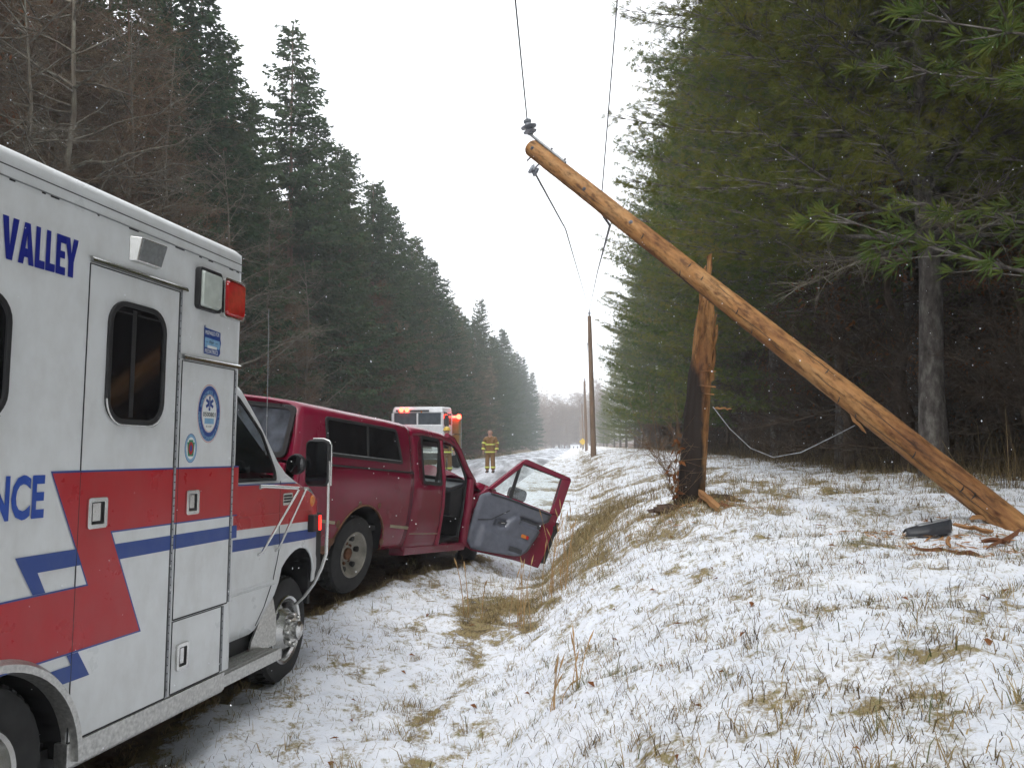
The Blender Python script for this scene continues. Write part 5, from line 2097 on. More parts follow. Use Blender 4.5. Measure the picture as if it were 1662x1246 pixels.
# distant poles of the same line
POLES = [(963.5, 728, 956.5, 513, 56), (952, 728, 948.5, 618, 109), (946.5, 727.5, 944.5, 655, 165), (943.0, 727.5, 941.5, 676, 222)]
plab = ['brown utility pole standing beside the pines, nearest of the upright poles down the road', 'second upright utility pole down the road, just past the nearest one', 'third upright utility pole down the road, thin in the haze', 'farthest utility pole, faint beyond the yellow sign']
tops = []
for (bx, by, tx, ty, d), lb in zip(POLES, plab):
    b = at(bx, by, d)
    t = at(tx, ty, d)
    b.z = gz(b.x, b.y)
    root = thing('utility_pole', b, lb, 'utility pole', 'upright utility poles along the road')
    mb = MB()
    v = t - b
    mb.tube([Vector((0, 0, -.3)), v * .3, v * .7, v], [.20, .185, .16, .135], 10)
    mb.build('shaft', M['oldpole'], root, smooth=50)
    mb = MB()
    mb.lathe([(.05, 0), (.06, .1), (.12, .12), (.05, .18), (.13, .21), (.05, .28), (.05, .36), (0, .37)], v + Vector((0, 0, .02)), (0, 0, 1), 10)
    mb.lathe([(0, -.06), (.06, -.05), (.035, 0), (.06, .05), (0, .06)], v * .80 + Vector((-.2, 0, 0)), (0, 0, 1), 8)
    mb.build('insulator', M['porcelain'], root, smooth=40)
    tops.append((t + Vector((0, 0, .38)), b + v * .80 + Vector((-.2, 0, 0))))
ins_top = Rp @ (pi + di * .17)
wire_ob('power_line', [Vector((-2.9, -38, 9.7)), ins_top], .0075, 'thin power line rising from the insulator at the top of the fallen pole')
lo_att = Rp @ on_pole(Lp - .22, -upl, .15)
wire_ob('power_line', [spool, at(918, 372, 16), tops[0][0]], .014, 'slack thin wire from the spool insulator down to the nearest upright pole')
wp_ = at(974, 349, 8.6)
z_w = 8.0
hk = []
for s_ in (-.35,):
    pass
# the neutral wire caught over the leaning pole
ca = at(976.5, 318, 8.78)
cb = at(974.5, 346, 8.72)
wire_ob('neutral_wire', [Vector((.6, -36, 9.3)), at(1008, -80, 7.1), at(1002, 0, 7.5), at(978, 300, 8.7), ca, cb, at(980, 352, 8.95)], .0065, 'wire coming down from the top of the frame and caught over the leaning pole', n=8)
wire_ob('neutral_wire', [at(980, 352, 8.95), at(990, 366, 9.6), at(970, 440, 24), tops[0][0]], .016, 'wire running on from the underside of the leaning pole to the nearest upright pole', n=8)
for k in range(3):
    wire_ob('wire_span', [tops[k][0], tops[k + 1][0]], .012, ['wire span between the nearest and the second upright pole', 'wire span between the second and the third upright pole', 'wire span between the third and the farthest upright pole'][k], sag=1.2)
    wire_ob('wire_span', [tops[k][1], tops[k + 1][1]], .012, ['lower wire span between the nearest and the second upright pole', 'lower wire span between the second and the third upright pole', 'lower wire span between the third and the farthest upright pole'][k], sag=1.4)
wire_ob('loose_wire', [at(1157, 660, 8.45), at(1185, 696, 8.3), at(1218, 727, 8.2), at(1255, 742, 8.1), at(1300, 734, 8.0), at(1345, 712, 7.9), at(1388, 690, 7.75)], .0044, 'loose thin wire sagging from the splintered stump to the fallen pole', n=5, mat=M['galv'])

# splinters and wreckage ----------------------------------------------
def plank(name, a, b, w0, w1, th, label, mat='splinter', group=None):
    a, b = Vector(a), Vector(b)
    d = (b - a)
    L = d.length
    mb = MB()
    rows = []
    r_ = random.Random(int(L * 1e4))
    for i in range(8):
        t = i / 7
        w = (w0 + (w1 - w0) * t) * (1 + r_.uniform(-.18, .18)) * (.35 if i in (0, 7) else 1)
        k = r_.uniform(-.012, .012)
        rows.append([(p * w + k, q * th, L * t + r_.uniform(-.01, .01)) for p, q in ((-.5, -.4), (0, -.55), (.5, -.45), (.42, .5), (-.45, .5), (-.5, -.4))])
    mb.grid(rows)
    mb.add(rows[0][:5], [(4, 3, 2, 1, 0)])
    mb.add(rows[-1][:5], [(0, 1, 2, 3, 4)])
    o = mb.build(name, M[mat], smooth=25)
    m = Vector((0, 0, 1)).rotation_difference(d).to_matrix().to_4x4()
    m.translation = a
    o.matrix_world = m
    return tag(o, label, 'wood splinter', group)


def lay(px, py, Y, h=.03):
    p = at(px, py, Y)
    return Vector((p.x, p.y, gz(p.x, p.y) + h))


plank('wood_splinter', B_ + Vector((.06, -.22, .14)), lay(1168, 858, 7.75, .02), .085, .075, .045, 'bright orange splinter slanting from the foot of the stump to the ground')
plank('wood_splinter', B_ + Vector((.03, -.24, .06)), B_ + Vector((.30, -.55, .01)), .05, .03, .03, 'short dark splinter under the bright one at the foot of the stump', 'splinterred')
plank('wood_splinter', lay(1548, 862, 6.25, .05), lay(1612, 882, 6.05, .04), .032, .042, .018, 'pale split board lying behind the grey car part')
plank('wood_splinter', lay(1478, 902, 5.75, .02), lay(1590, 915, 5.6, .02), .018, .034, .014, 'long reddish sliver lying in the snow in front of the grey car part', 'splinterred')
plank('wood_splinter', lay(1538, 875, 6.0, .03), lay(1541, 905, 5.75, .03), .022, .02, .02, 'small upright tan sliver below the grey car part')
plank('wood_splinter', lay(1575, 853, 6.5, .04), lay(1618, 856, 6.45, .05), .03, .03, .02, 'thin orange sliver just below the fallen pole')
plank('wood_splinter', lay(1592, 892, 5.9, .03), lay(1640, 903, 5.75, .03), .03, .045, .02, 'broad red brown slab of split wood beside the pale board', 'splinterred')
plank('wood_splinter', lay(1605, 908, 5.65, .02), lay(1655, 886, 6.0, .05), .02, .03, .018, 'red brown splinter crossing the broad slab', 'splinterred')
plank('wood_splinter', at(1370, 655, 7.75), at(1404, 704, 7.7), .035, .02, .02, 'thin orange splinter hanging from the underside of the fallen pole')
plank('wood_splinter', at(1160, 662, 8.50), at(1188, 664, 8.45), .02, .015, .015, 'small orange sliver sticking out of the side of the stump')
# grey plastic car part, half on edge
c = lay(1512, 868, 6.2, .0)
mb = MB()
rows = []
for i in range(13):
    t = i / 12
    x = -.24 + .40 * t
    w = .012 + .070 * math.sin(math.pi * min(1, t * .95 + .02)) ** .8
    zc = .01 + .085 * t
    rows.append([(x, -w * 1.1, zc - .05 * t), (x + .01, -w * .9, zc + .025), (x + .015, -w * .2, zc + .055), (x + .015, w * .6, zc + .060), (x, w * 1.2, zc + .03)])
mb.grid(rows)
pc = mb.build('broken_car_part', M['bluegrey'], smooth=40, solid=.012)
pc.location = c
pc.scale = (.85, .85, .85)
tag(pc, 'dark grey broken plastic car part lying on the snow by the splinters', 'car part')
mb = MB()
mb.grid([[(x + .008, y, z + .014) for x, y, z in r[2:4]] for r in rows[3:12]])
mb.build('grey_top_strip', M['galv'], pc, smooth=60, solid=.008)  # lighter grey strip along the top of the part
mb = MB()
mb.box(.07, .13, -.03, .03, -.02, .06)
mb.tube([(.02, 0, .09), (-.01, -.01, .17)], .008, 6)
mb.build('bracket', M['black'], pc, bevel=.01)

# chips of wood thrown about by the break (uncountable)
rc_ = np.random.default_rng(31)
def chips(name, cx, cy, sp, n, label):
    X = cx + rc_.normal(0, sp, n)
    Y = cy + rc_.normal(0, sp, n)
    Z = ground_h(X, Y) + .012
    az = rc_.uniform(0, 6.28, n)
    L_ = rc_.uniform(.015, .10, n) * rc_.uniform(.4, 1, n)
    w_ = rc_.uniform(.004, .014, n)
    P = np.stack([X, Y, Z], 1)
    a = np.stack([np.cos(az), np.sin(az), rc_.uniform(-.25, .35, n)], 1) * L_[:, None]
    b = np.stack([-np.sin(az), np.cos(az), np.zeros(n)], 1) * w_[:, None]
    h = np.zeros((n, 3))
    h[:, 2] = .008
    V = np.concatenate([P - a - b * .4, P + b, P + a, P - b, P + h], 0)
    i = np.arange(n)
    F = np.concatenate([np.stack([i + p * n, i + q * n, i + 4 * n], 1) for p, q in ((0, 1), (1, 2), (2, 3), (3, 0))], 0)
    tag(np_mesh(name, V, F, M['splinter']), label, 'wood chips', kind='stuff')


chips('wood_chips', B_.x + .1, B_.y - .25, .38, 130, 'orange wood chips strewn round the foot of the stump')
_d = lay(1560, 885, 6.0)
chips('wood_chips', _d.x, _d.y, .36, 130, 'orange wood chips strewn round the grey car part under the fallen pole')

# clods of earth thrown up round the stump
for k, (px, py, Y, r_) in enumerate(((1165, 825, 8.75, .17), (1085, 832, 8.5, .14), (1180, 838, 8.6, .12))):
    p = lay(px, py, Y, 0)
    mb = MB()
    rr_ = random.Random(40 + k)
    rows = []
    for i in range(7):
        ph = math.pi * .5 * i / 6
        row = []
        for j in range(14):
            w = 2 * math.pi * j / 14
            q = r_ * (1 + rr_.uniform(-.22, .22))
            row.append((q * 1.5 * math.cos(w) * math.cos(ph), q * math.sin(w) * math.cos(ph), q * .55 * math.sin(ph) - .02))
        rows.append(row + [row[0]])
    mb.grid(rows)
    o = mb.build('earth_clod', M['earth'] if 'earth' in M else M.setdefault('earth', plain('turned_earth', (.055, .030, .018), .95, var=.5, scale=18, bump=.8)), smooth=60)
    o.location = p
    tag(o, ['brown clod of earth thrown up just right of the stump', 'brown clod of earth on the near side of the stump, by the sapling', 'small brown clod beside the fallen splinter at the stump'][k], 'earth clod')

# ================================================================== FIRE ENGINE
eO = Vector((-2.66, 37.0, 0))
eO = at(677, 700, 37.0)
eO.z = float(road_z(37.5)) + .05
eF = Vector((-0.17, -1, 0)).normalized()            # facing the camera, turned a little to the road's edge
EM = frame(eO, eF)
eng = thing('fire_engine', EM, 'white fire engine with lit red roof lamps, standing on the road behind the pickup', 'fire engine')
# local: x forward, y left of the vehicle (to the right in the picture), z up
mb = MB()
mb.box(-1.7, 0, -1.22, 1.22, .55, 2.05, 0)
cabm = mb.build('cab', M['enginewhite'], eng, bevel=.06)
mb = MB()
mb.hexa([(-1.7, -1.20, 2.35 + .20), (.0, -1.20, 2.55), (.0, 1.20, 2.55), (-1.7, 1.20, 2.55), (-1.7, -1.16, 2.86), (-.10, -1.14, 2.84), (-.10, 1.14, 2.84), (-1.7, 1.16, 2.86)])
mb.build('cab_roof', M['enginewhite'], eng, bevel=.07)
mb = MB()
for y0, y1 in ((-1.21, -1.09), (-.04, .04), (1.09, 1.21)):
    mb.box(-.10, .0, y0, y1, 2.04, 2.56)
for x0, x1 in ((-1.70, -1.60), (-.78, -.70)):
    for y0 in (-1.215, 1.135):
        mb.box(x0, x1, y0, y0 + .08, 2.04, 2.56)
mb.build('window_pillar', M['enginewhite'], eng, bevel=.02)
for y0, y1 in ((-1.09, -.04), (.04, 1.09)):
    mb = MB()
    mb.box(-.06, -.03, y0, y1, 2.03, 2.56)
    mb.build('windscreen', M['engineglass'], eng)
for y in (-1.19, 1.16):
    for x0, x1 in ((-1.60, -.78), (-.70, -.10)):
        mb = MB()
        mb.box(x0, x1, y, y + .03, 2.03, 2.56)
        mb.build('side_window', M['darkglass'], eng)
mb = MB()
mb.box(-4.0, -1.75, -1.12, 1.12, .6, 2.5, 0)
mb.build('pump_body', M['rollup'], eng, bevel=.04)
mb = MB()
for k in range(28):
    for x0 in (-3.8,):
        mb.box(x0, x0 + 1.2, 1.12, 1.135, .8 + k * .06, .8 + k * .06 + .045)
mb.build('roll_up_door', M['rollup'], eng)
mb = MB()
mb.box(-2.35, -1.9, 1.14, 1.48, .9, 1.58, 0)
mb.box(-2.35, -1.9, 1.14, 1.48, 1.62, 2.32, 0)
mb.box(-2.3, -1.95, 1.23, 1.51, 1.58, 1.62, 1)
mb.build('gold_side_rack', [M['engineyellow'], M['black']], eng, bevel=.02)
mb = MB()
mb.box(.0, .02, -1.0, .55, 2.62, 2.70)
mb.build('visor_slot', M['black'], eng)
for y in (-.62, -.36):
    mb = MB()
    mb.lathe([(0, .05), (.08, .04), (.11, 0), (.10, -.04)], (.02, y - .12, 2.70), (1, 0, 0), 14)
    mb.build('warning_lamp', M['redhot'], eng, smooth=40)
for y in (-.85, .2):
    mb = MB()
    mb.lathe([(0, .03), (.03, .02), (.04, 0)], (.02, y, 2.60), (1, 0, 0), 10)
    mb.build('marker_lamp', M['amberlens'], eng, smooth=40)
mb = MB()
mb.lathe([(0, .06), (.09, .05), (.12, 0), (.11, -.06)], (-1.78, 1.50, 2.43), (1, 0, 0), 14)
mb.box(-1.95, -1.75, 1.15, 1.5, 2.38, 2.46)
mb.build('side_warning_lamp', M['redhot'], eng, smooth=40)
mb = MB()
mb.tube([(-.1, 1.2, 2.60), (.12, 1.40, 2.56), (.12, 1.40, 2.30)], .025, 6)
mb.box(.10, .17, 1.30, 1.50, 1.95, 2.45)
mb.tube([(-.1, -1.2, 2.60), (.12, -1.40, 2.56), (.12, -1.40, 2.30)], .025, 6)
mb.box(.10, .17, -1.50, -1.30, 1.95, 2.45)
mb.build('mirror', M['black'], eng, bevel=.02)
mb = MB()
mb.box(0, .10, -.7, .7, .95, 1.55, 0)
mb.build('grille', M['chrome'], eng, bevel=.03)
mb = MB()
mb.box(0, .45, -1.2, 1.2, .48, .82, 0)
mb.build('bumper', M['chrome'], eng, bevel=.05)
for y in (-.95, .95):
    mb = MB()
    mb.box(0, .04, y - .16, y + .16, 1.1, 1.35)
    mb.build('headlamp', M['clearlens'], eng, bevel=.02)
for x in (-.95, -3.2):
    for s_ in (-1, 1):
        wheel('wheel', eng, (x, s_ * 1.20, .52), .52, .29, (0, s_, 0), .30, .03, .03, (M['tyre'], M['chrome'], M['chrome']), 6, (0, 0, 0))

# ================================================================== PEOPLE
def skin_mesh(name, pts, edges, radii, mat, parent, root=0, subd=2):
    me = bpy.data.meshes.new(name)
    me.from_pydata(pts, edges, [])
    me.materials.append(mat)
    o = bpy.data.objects.new(name, me)
    COL.objects.link(o)
    o.parent = parent
    sk = o.modifiers.new('skin', 'SKIN')
    sk.use_smooth_shade = True
    for v, r in zip(me.skin_vertices[0].data, radii):
        v.radius = (r, r) if not hasattr(r, '__len__') else r
    me.skin_vertices[0].data[root].use_root = True
    sb = o.modifiers.new('subdivision', 'SUBSURF')
    sb.levels = sb.render_levels = subd
    dg = bpy.context.evaluated_depsgraph_get()
    nm = bpy.data.meshes.new_from_object(o.evaluated_get(dg))
    nm.materials.clear()
    nm.materials.append(mat)
    nm.polygons.foreach_set('material_index', [0] * len(nm.polygons))
    o.modifiers.clear()
    o.data = nm
    return o


def firefighter(loc, rz, label, helmet=False):
    """x = his left, -y = forward, z up; standing, arms at the sides with elbows a little bent"""
    root = thing('person', Matrix.Translation(loc) @ Matrix.Rotation(rz, 4, 'Z'), label, 'person')
    P = [(0, 0, .95), (0, .01, 1.12), (0, .015, 1.30), (0, .02, 1.43), (0, .01, 1.51), (0, -.005, 1.58), (0, -.012, 1.66), (0, -.008, 1.74)]
    R = [.15, .145, .16, .13, .068, .092, .118, .095]
    E = [(i, i + 1) for i in range(7)]
    for s in (1, -1):
        b = len(P)
        P += [(s * .09, 0, .90), (s * .11, -.01, .50), (s * .12, .01, .10), (s * .125, -.06, .04), (s * .13, -.17, .03)]
        R += [.095, .062, .05, .05, .04]
        E += [(0, b), (b, b + 1), (b + 1, b + 2), (b + 2, b + 3), (b + 3, b + 4)]
        b = len(P)
        P += [(s * .19, .015, 1.42), (s * .28, .03, 1.16), (s * .27, -.05, .93), (s * .265, -.075, .87)]
        R += [.068, .048, .036, .034]
        E += [(3, b), (b, b + 1), (b + 1, b + 2), (b + 2, b + 3)]
        for k, (dx, dy, ln) in enumerate(((.012, -.030, .075), (.006, -.012, .085), (-.001, .006, .08), (-.008, .022, .065))):
            c = len(P)
            x, y, z = P[b + 3]
            P += [(x + s * dx * .6, y + dy - .012, z - .045), (x + s * dx * .4, y + dy - .024, z - .045 - ln * .5), (x + s * dx * .2, y + dy - .03, z - .045 - ln * .85)]
            R += [.010, .009, .007]
            E += [(b + 3, c), (c, c + 1), (c + 1, c + 2)]
        c = len(P)
        x, y, z = P[b + 3]
        P += [(x - s * .012, y - .035, z - .015), (x - s * .016, y - .055, z - .05)]
        R += [.011, .008]
        E += [(b + 3, c), (c, c + 1)]
    body_ = skin_mesh('body', P, E, R, M['skin'], root)
    mb = MB()
    for s in (-1, 1):
        mb.lathe([(0, .010), (.010, .006), (.012, 0)], (s * .032, -.105, 1.662), (0, -1, 0), 8, 1)
        mb.lathe([(0, .02), (.018, .012), (.022, 0)], (s * .092, -.01, 1.645), (s, 0, 0), 8, 0)
    mb.tube([(0, -.098, 1.67), (0, -.122, 1.632), (0, -.105, 1.625)], [.008, .014, .008], 6, 0)
    mb.tube([(-.025, -.098, 1.592), (0, -.104, 1.590), (.025, -.098, 1.592)], .006, 6, 2)
    mb.build('face', [M['skin'], M['black'], M['redlip'] if 'redlip' in M else M.setdefault('redlip', plain('lips', (.30, .12, .10), .6))], root, smooth=60)
    if not helmet:
        mb = MB()
        rows = [[(.098 * math.cos(w) * math.cos(p), .105 * math.sin(w) * math.cos(p) + .005, 1.672 + .105 * math.sin(p)) for w in np.linspace(0, 2 * math.pi, 17)] for p in np.linspace(.55, math.pi / 2, 6)]
        mb.grid(rows)
        mb.build('hair', M['hair'] if 'hair' in M else M.setdefault('hair', plain('grey_brown_hair', (.11, .075, .055), .9, var=.4, scale=60)), root, smooth=60)
    # coat
    P = [(0, .01, .80), (0, .01, .98), (0, .01, 1.16), (0, .015, 1.32), (0, .02, 1.42), (0, .015, 1.47)]
    R = [(.225, .20), (.205, .18), (.20, .175), (.205, .175), (.15, .13), (.085, .085)]
    E = [(i, i + 1) for i in range(5)]
    for s in (1, -1):
        b = len(P)
        P += [(s * .20, .015, 1.41), (s * .285, .03 - .02 * s, 1.17), (s * .28, -.045, .95), (s * .277, -.062, .905)]
        R += [.100, .085, .072, .070]
        E += [(4, b), (b, b + 1), (b + 1, b + 2), (b + 2, b + 3)]
    coat = skin_mesh('coat', P, E, R, M['turnout'], root)
    mb = MB()
    for z, rx, ry in ((1.17, .212, .188), (.865, .232, .208)):
        mb.lathe([(rx - .012, -.028), (rx, -.024), (rx, .024), (rx - .012, .028)], (0, .01, z), (0, 0, 1), 24)
    for s in (1, -1):
        for z, x, y, r in ((1.22, .268, .027, .096), (.985, .282, -.03, .082)):
            mb.lathe([(r - .010, -.034), (r, -.028), (r, .028), (r - .010, .034)], (s * x, y, z), (s * -.15, .25, 1), 14)
    mb.build('reflective_stripe', M['reflect'], coat, smooth=40)
    mb = MB()
    mb.tube([(-.09, -.02, 1.49), (-.06, -.09, 1.47), (0, -.13, 1.43), (.06, -.09, 1.47), (.09, -.02, 1.49), (0, .09, 1.51), (-.09, -.02, 1.49)], .024, 7)
    mb.tube([(0, -.16, 1.46), (0, -.19, 1.2), (0, -.205, .82)], .012, 6)
    mb.build('collar', M['black'] if helmet else M['turnout'], coat, smooth=60)
    P = [(0, .005, .93), (0, .005, .84)]
    R = [(.17, .15), (.16, .145)]
    E = [(0, 1)]
    for s in (1, -1):
        b = len(P)
        P += [(s * .10, 0, .74), (s * .115, -.01, .48), (s * .125, .01, .22), (s * .127, .01, .12)]
        R += [.115, .098, .098, .102]
        E += [(1, b), (b, b + 1), (b + 1, b + 2), (b + 2, b + 3)]
    tr = skin_mesh('trousers', P, E, R, M['turnout'], root)
    mb = MB()
    for s in (1, -1):
        mb.lathe([(.098, -.03), (.107, -.025), (.107, .025), (.098, .03)], (s * .124, .01, .24), (0, 0, 1), 14)
    mb.build('reflective_stripe', M['reflect'], tr, smooth=40)
    for s in (1, -1):
        P = [(s * .125, .03, .14), (s * .125, .03, .06), (s * .127, -.06, .052), (s * .132, -.17, .042)]
        skin_mesh('boot', P, [(0, 1), (1, 2), (2, 3)], [.075, .068, .06, .048], M['boot'], root)
    if helmet:
        mb = MB()
        mb.lathe([(.175, -.012), (.185, -.004), (.14, .012), (.130, .05), (.105, .115), (.05, .15), (0, .155)], (0, .005, 1.70), (0, .06, 1), 24)
        mb.tube([(0, .145, 1.74), (0, .05, 1.855), (0, -.10, 1.82), (0, -.14, 1.75)], .014, 6)
        mb.build('helmet', M['helmet'], root, smooth=40)
    return root


p = at(795.5, 768.3, 33.8)
firefighter(Vector((p.x, p.y, float(road_z(33.8)) + .03)), rad(-12), 'bare headed firefighter in tan turnout gear with lime stripes, standing on the snowy road')
p = at(725, 760, 32.0)
firefighter(Vector((p.x, p.y, float(road_z(32.0)) + .05)), rad(20), 'firefighter in a yellow helmet, just showing above the pickup roof before the engine', True)

# ================================================================== ROAD SIGN, FAR BUILDING
p = at(945.8, 728, 128)
zg = gz(p.x, p.y)
sg = thing('road_sign', (p.x, p.y, zg), 'small yellow diamond road sign on a post beside the distant utility poles', 'road sign')
c = at(945.8, 716.5, 128)
mb = MB()
mb.box(-.03, .03, -.03, .03, -.3, c.z - zg + .3)
mb.build('post', M['galv'], sg)
h = c.z - zg
mb = MB()
mb.prism(round_poly([(0, h - .55), (.55, h), (0, h + .55), (-.55, h)], .06), lambda a, b, d: (a, d, b), -.05, -.04)
mb.build('sign_face', M['signyellow'], sg)
p = at(934.5, 727, 240)
zg = gz(p.x, p.y)
hb = thing('small_building', (p.x, p.y, zg), 'tiny pale building at the far end of the road, faint in the haze', 'building')
mb = MB()
mb.box(-1.3, 1.1, 0, 4, -.6, 1.3)
mb.build('wall', M['enginewhite'], hb)
mb = MB()
mb.prism([(-1.45, 1.3), (1.25, 1.3), (-.1, 1.9)], lambda a, b, d: (a, d, b), -.2, 4.2)
mb.build('roof', M['houseroof'], hb)
mb = MB()
for x in (-.8, .3):
    mb.box(x, x + .4, -.03, .0, .3, .9)
mb.build('window', M['darkglass'], hb)

# ================================================================== TREES
def prisms(P0, P1, r0, r1, n=3):
    """tapered twigs: V, F"""
    P0, P1 = np.asarray(P0, float), np.asarray(P1, float)
    d = P1 - P0
    d = d / np.maximum(np.linalg.norm(d, axis=1, keepdims=True), 1e-9)
    ref = np.where(np.abs(d[:, 2:3]) < .9, np.array([[0, 0, 1.0]]), np.array([[1.0, 0, 0]]))
    a = np.cross(d, ref)
    a /= np.linalg.norm(a, axis=1, keepdims=True)
    b = np.cross(d, a)
    N = len(P0)
    V = np.zeros((N, 2 * n, 3))
    r0 = np.broadcast_to(r0, (N,))
    r1 = np.broadcast_to(r1, (N,))
    for k in range(n):
        w = 2 * np.pi * k / n
        o = a * np.cos(w) + b * np.sin(w)
        V[:, k] = P0 + o * r0[:, None]
        V[:, n + k] = P1 + o * r1[:, None]
    F = np.array([(k, (k + 1) % n, n + (k + 1) % n, n + k) for k in range(n)])
    return V.reshape(-1, 3), (F[None] + (np.arange(N) * 2 * n)[:, None, None]).reshape(-1, 4)


def kites(P0, P1, w, rng, wide=.45):
    """leaf-shaped blades from P0 to P1, turned at random about their length"""
    P0, P1 = np.asarray(P0, float), np.asarray(P1, float)
    d = P1 - P0
    L = np.maximum(np.linalg.norm(d, axis=1, keepdims=True), 1e-9)
    rv = rng.normal(size=d.shape)
    s = np.cross(d / L, rv)
    s /= np.maximum(np.linalg.norm(s, axis=1, keepdims=True), 1e-9)
    w = np.broadcast_to(w, (len(P0),))[:, None] * .5
    m = P0 + d * wide
    V = np.stack([P0, m - s * w, P1, m + s * w], 1).reshape(-1, 3)
    return V, np.arange(len(P0) * 4).reshape(-1, 4)


def join(parts):
    V, F, o = [], [], 0
    for v, f in parts:
        V.append(v)
        F.append(f + o)
        o += len(v)
    return np.concatenate(V), np.concatenate(F)


def trunk_mb(H, r, rng, wob=.12, n=10, top=.0):
    mb = MB()
    path, rad_ = [], []
    x = y = 0
    for i in range(12):
        t = i / 11
        path.append((x, y, -.4 + (H + .4) * t))
        rad_.append(max(.012, r * (1 - t) ** .85 + (.35 * r * math.exp(-t * 25)) + top))
        x += rng.uniform(-wob, wob) * .5
        y += rng.uniform(-wob, wob) * .5
    mb.tube(path, rad_, n)
    return mb, np.array(path)


def axis_at(path, z):
    return np.stack([np.interp(z, path[:, 2], path[:, 0]), np.interp(z, path[:, 2], path[:, 1]), z], -1)


def spruce_mesh(name, seed, H=18.0, Lmax=3.1, z0=1.2, gap=.42, nb=7, bare_low=0.0):
    rng = np.random.default_rng(seed)
    tm, path = trunk_mb(H, .20, rng, .05)
    tp0, tp1, tr0, tr1 = [], [], [], []
    k0, k1, kw = [], [], []
    z = z0
    while z < H - .15:
        f = 1 - (z - z0) / (H - z0)
        L0 = Lmax * min(1, f * 1.18 + .03) ** .85
        for b in range(nb):
            az = rng.uniform(0, 2 * np.pi)
            zb = z + rng.uniform(-.2, .2)
            L = L0 * rng.uniform(.62, 1.12) + .12
            out = np.array([np.cos(az), np.sin(az), 0])
            e0 = rng.uniform(-.05, .25) + .35 * (1 - f) - .30 * f
            n = max(3, int(L / .16))
            t = np.linspace(0, 1, n + 1)
            # droops, then lifts at the tip
            zz = L * (e0 * t - .38 * f * t ** 2 + .30 * f * t ** 4)
            P = axis_at(path, np.array([zb]))[0] + out[None] * (L * t)[:, None]
            P[:, 2] += zz
            tp0.append(P[:-1])
            tp1.append(P[1:])
            rr = .022 * (L / 3) * (1 - t) + .004
            tr0.append(rr[:-1])
            tr1.append(rr[1:])
            if f > .999 - bare_low:
                continue
            sidev = np.array([-out[1], out[0], 0])
            for i in range(1, n + 1):
                m = 4
                base = np.repeat(P[i][None], m, 0) + rng.normal(0, .03, (m, 3))
                reach = (.20 + .30 * (1 - t[i] * .6) * min(1, L / 2)) * rng.uniform(.6, 1.2, m)
                sg = np.where(np.arange(m) % 2 == 0, 1, -1)
                dirs = out[None] * rng.uniform(.3, .9, m)[:, None] + sidev[None] * (sg * rng.uniform(.4, 1.0, m))[:, None]
                dirs[:, 2] += rng.uniform(-.65, .12, m) * (.4 + .8 * f)
                dirs /= np.linalg.norm(dirs, axis=1, keepdims=True)
                k0.append(base)
                k1.append(base + dirs * reach[:, None])
                kw.append(rng.uniform(.07, .13, m))
                # hanging twiglets
                mid = base + dirs * reach[:, None] * .6
                dn = rng.normal(0, .3, (m, 3))
                dn[:, 2] = -1 + rng.uniform(0, .7, m)
                k0.append(mid)
                k1.append(mid + dn * (rng.uniform(.10, .26, m) * (.35 + .65 * f))[:, None])
                kw.append(rng.uniform(.05, .10, m))
            k0.append(P[-1][None])
            k1.append(P[-1][None] + (out * .22 + np.array([0, 0, .06]))[None])
            kw.append(np.array([.07]))
        z += gap * rng.uniform(.75, 1.25) * (.65 + .5 * f)
    # leader
    k0.append(np.array([[path[-1][0], path[-1][1], H - .5]] * 3))
    k1.append(np.array([[path[-1][0], path[-1][1], H + .35], [path[-1][0] + .15, path[-1][1], H], [path[-1][0] - .15, path[-1][1], H]]))
    kw.append(np.array([.08, .07, .07]))
    tw = prisms(np.concatenate(tp0), np.concatenate(tp1), np.concatenate(tr0), np.concatenate(tr1))
    kt = kites(np.concatenate(k0), np.concatenate(k1), np.concatenate(kw), rng)
    return tm, tw, kt


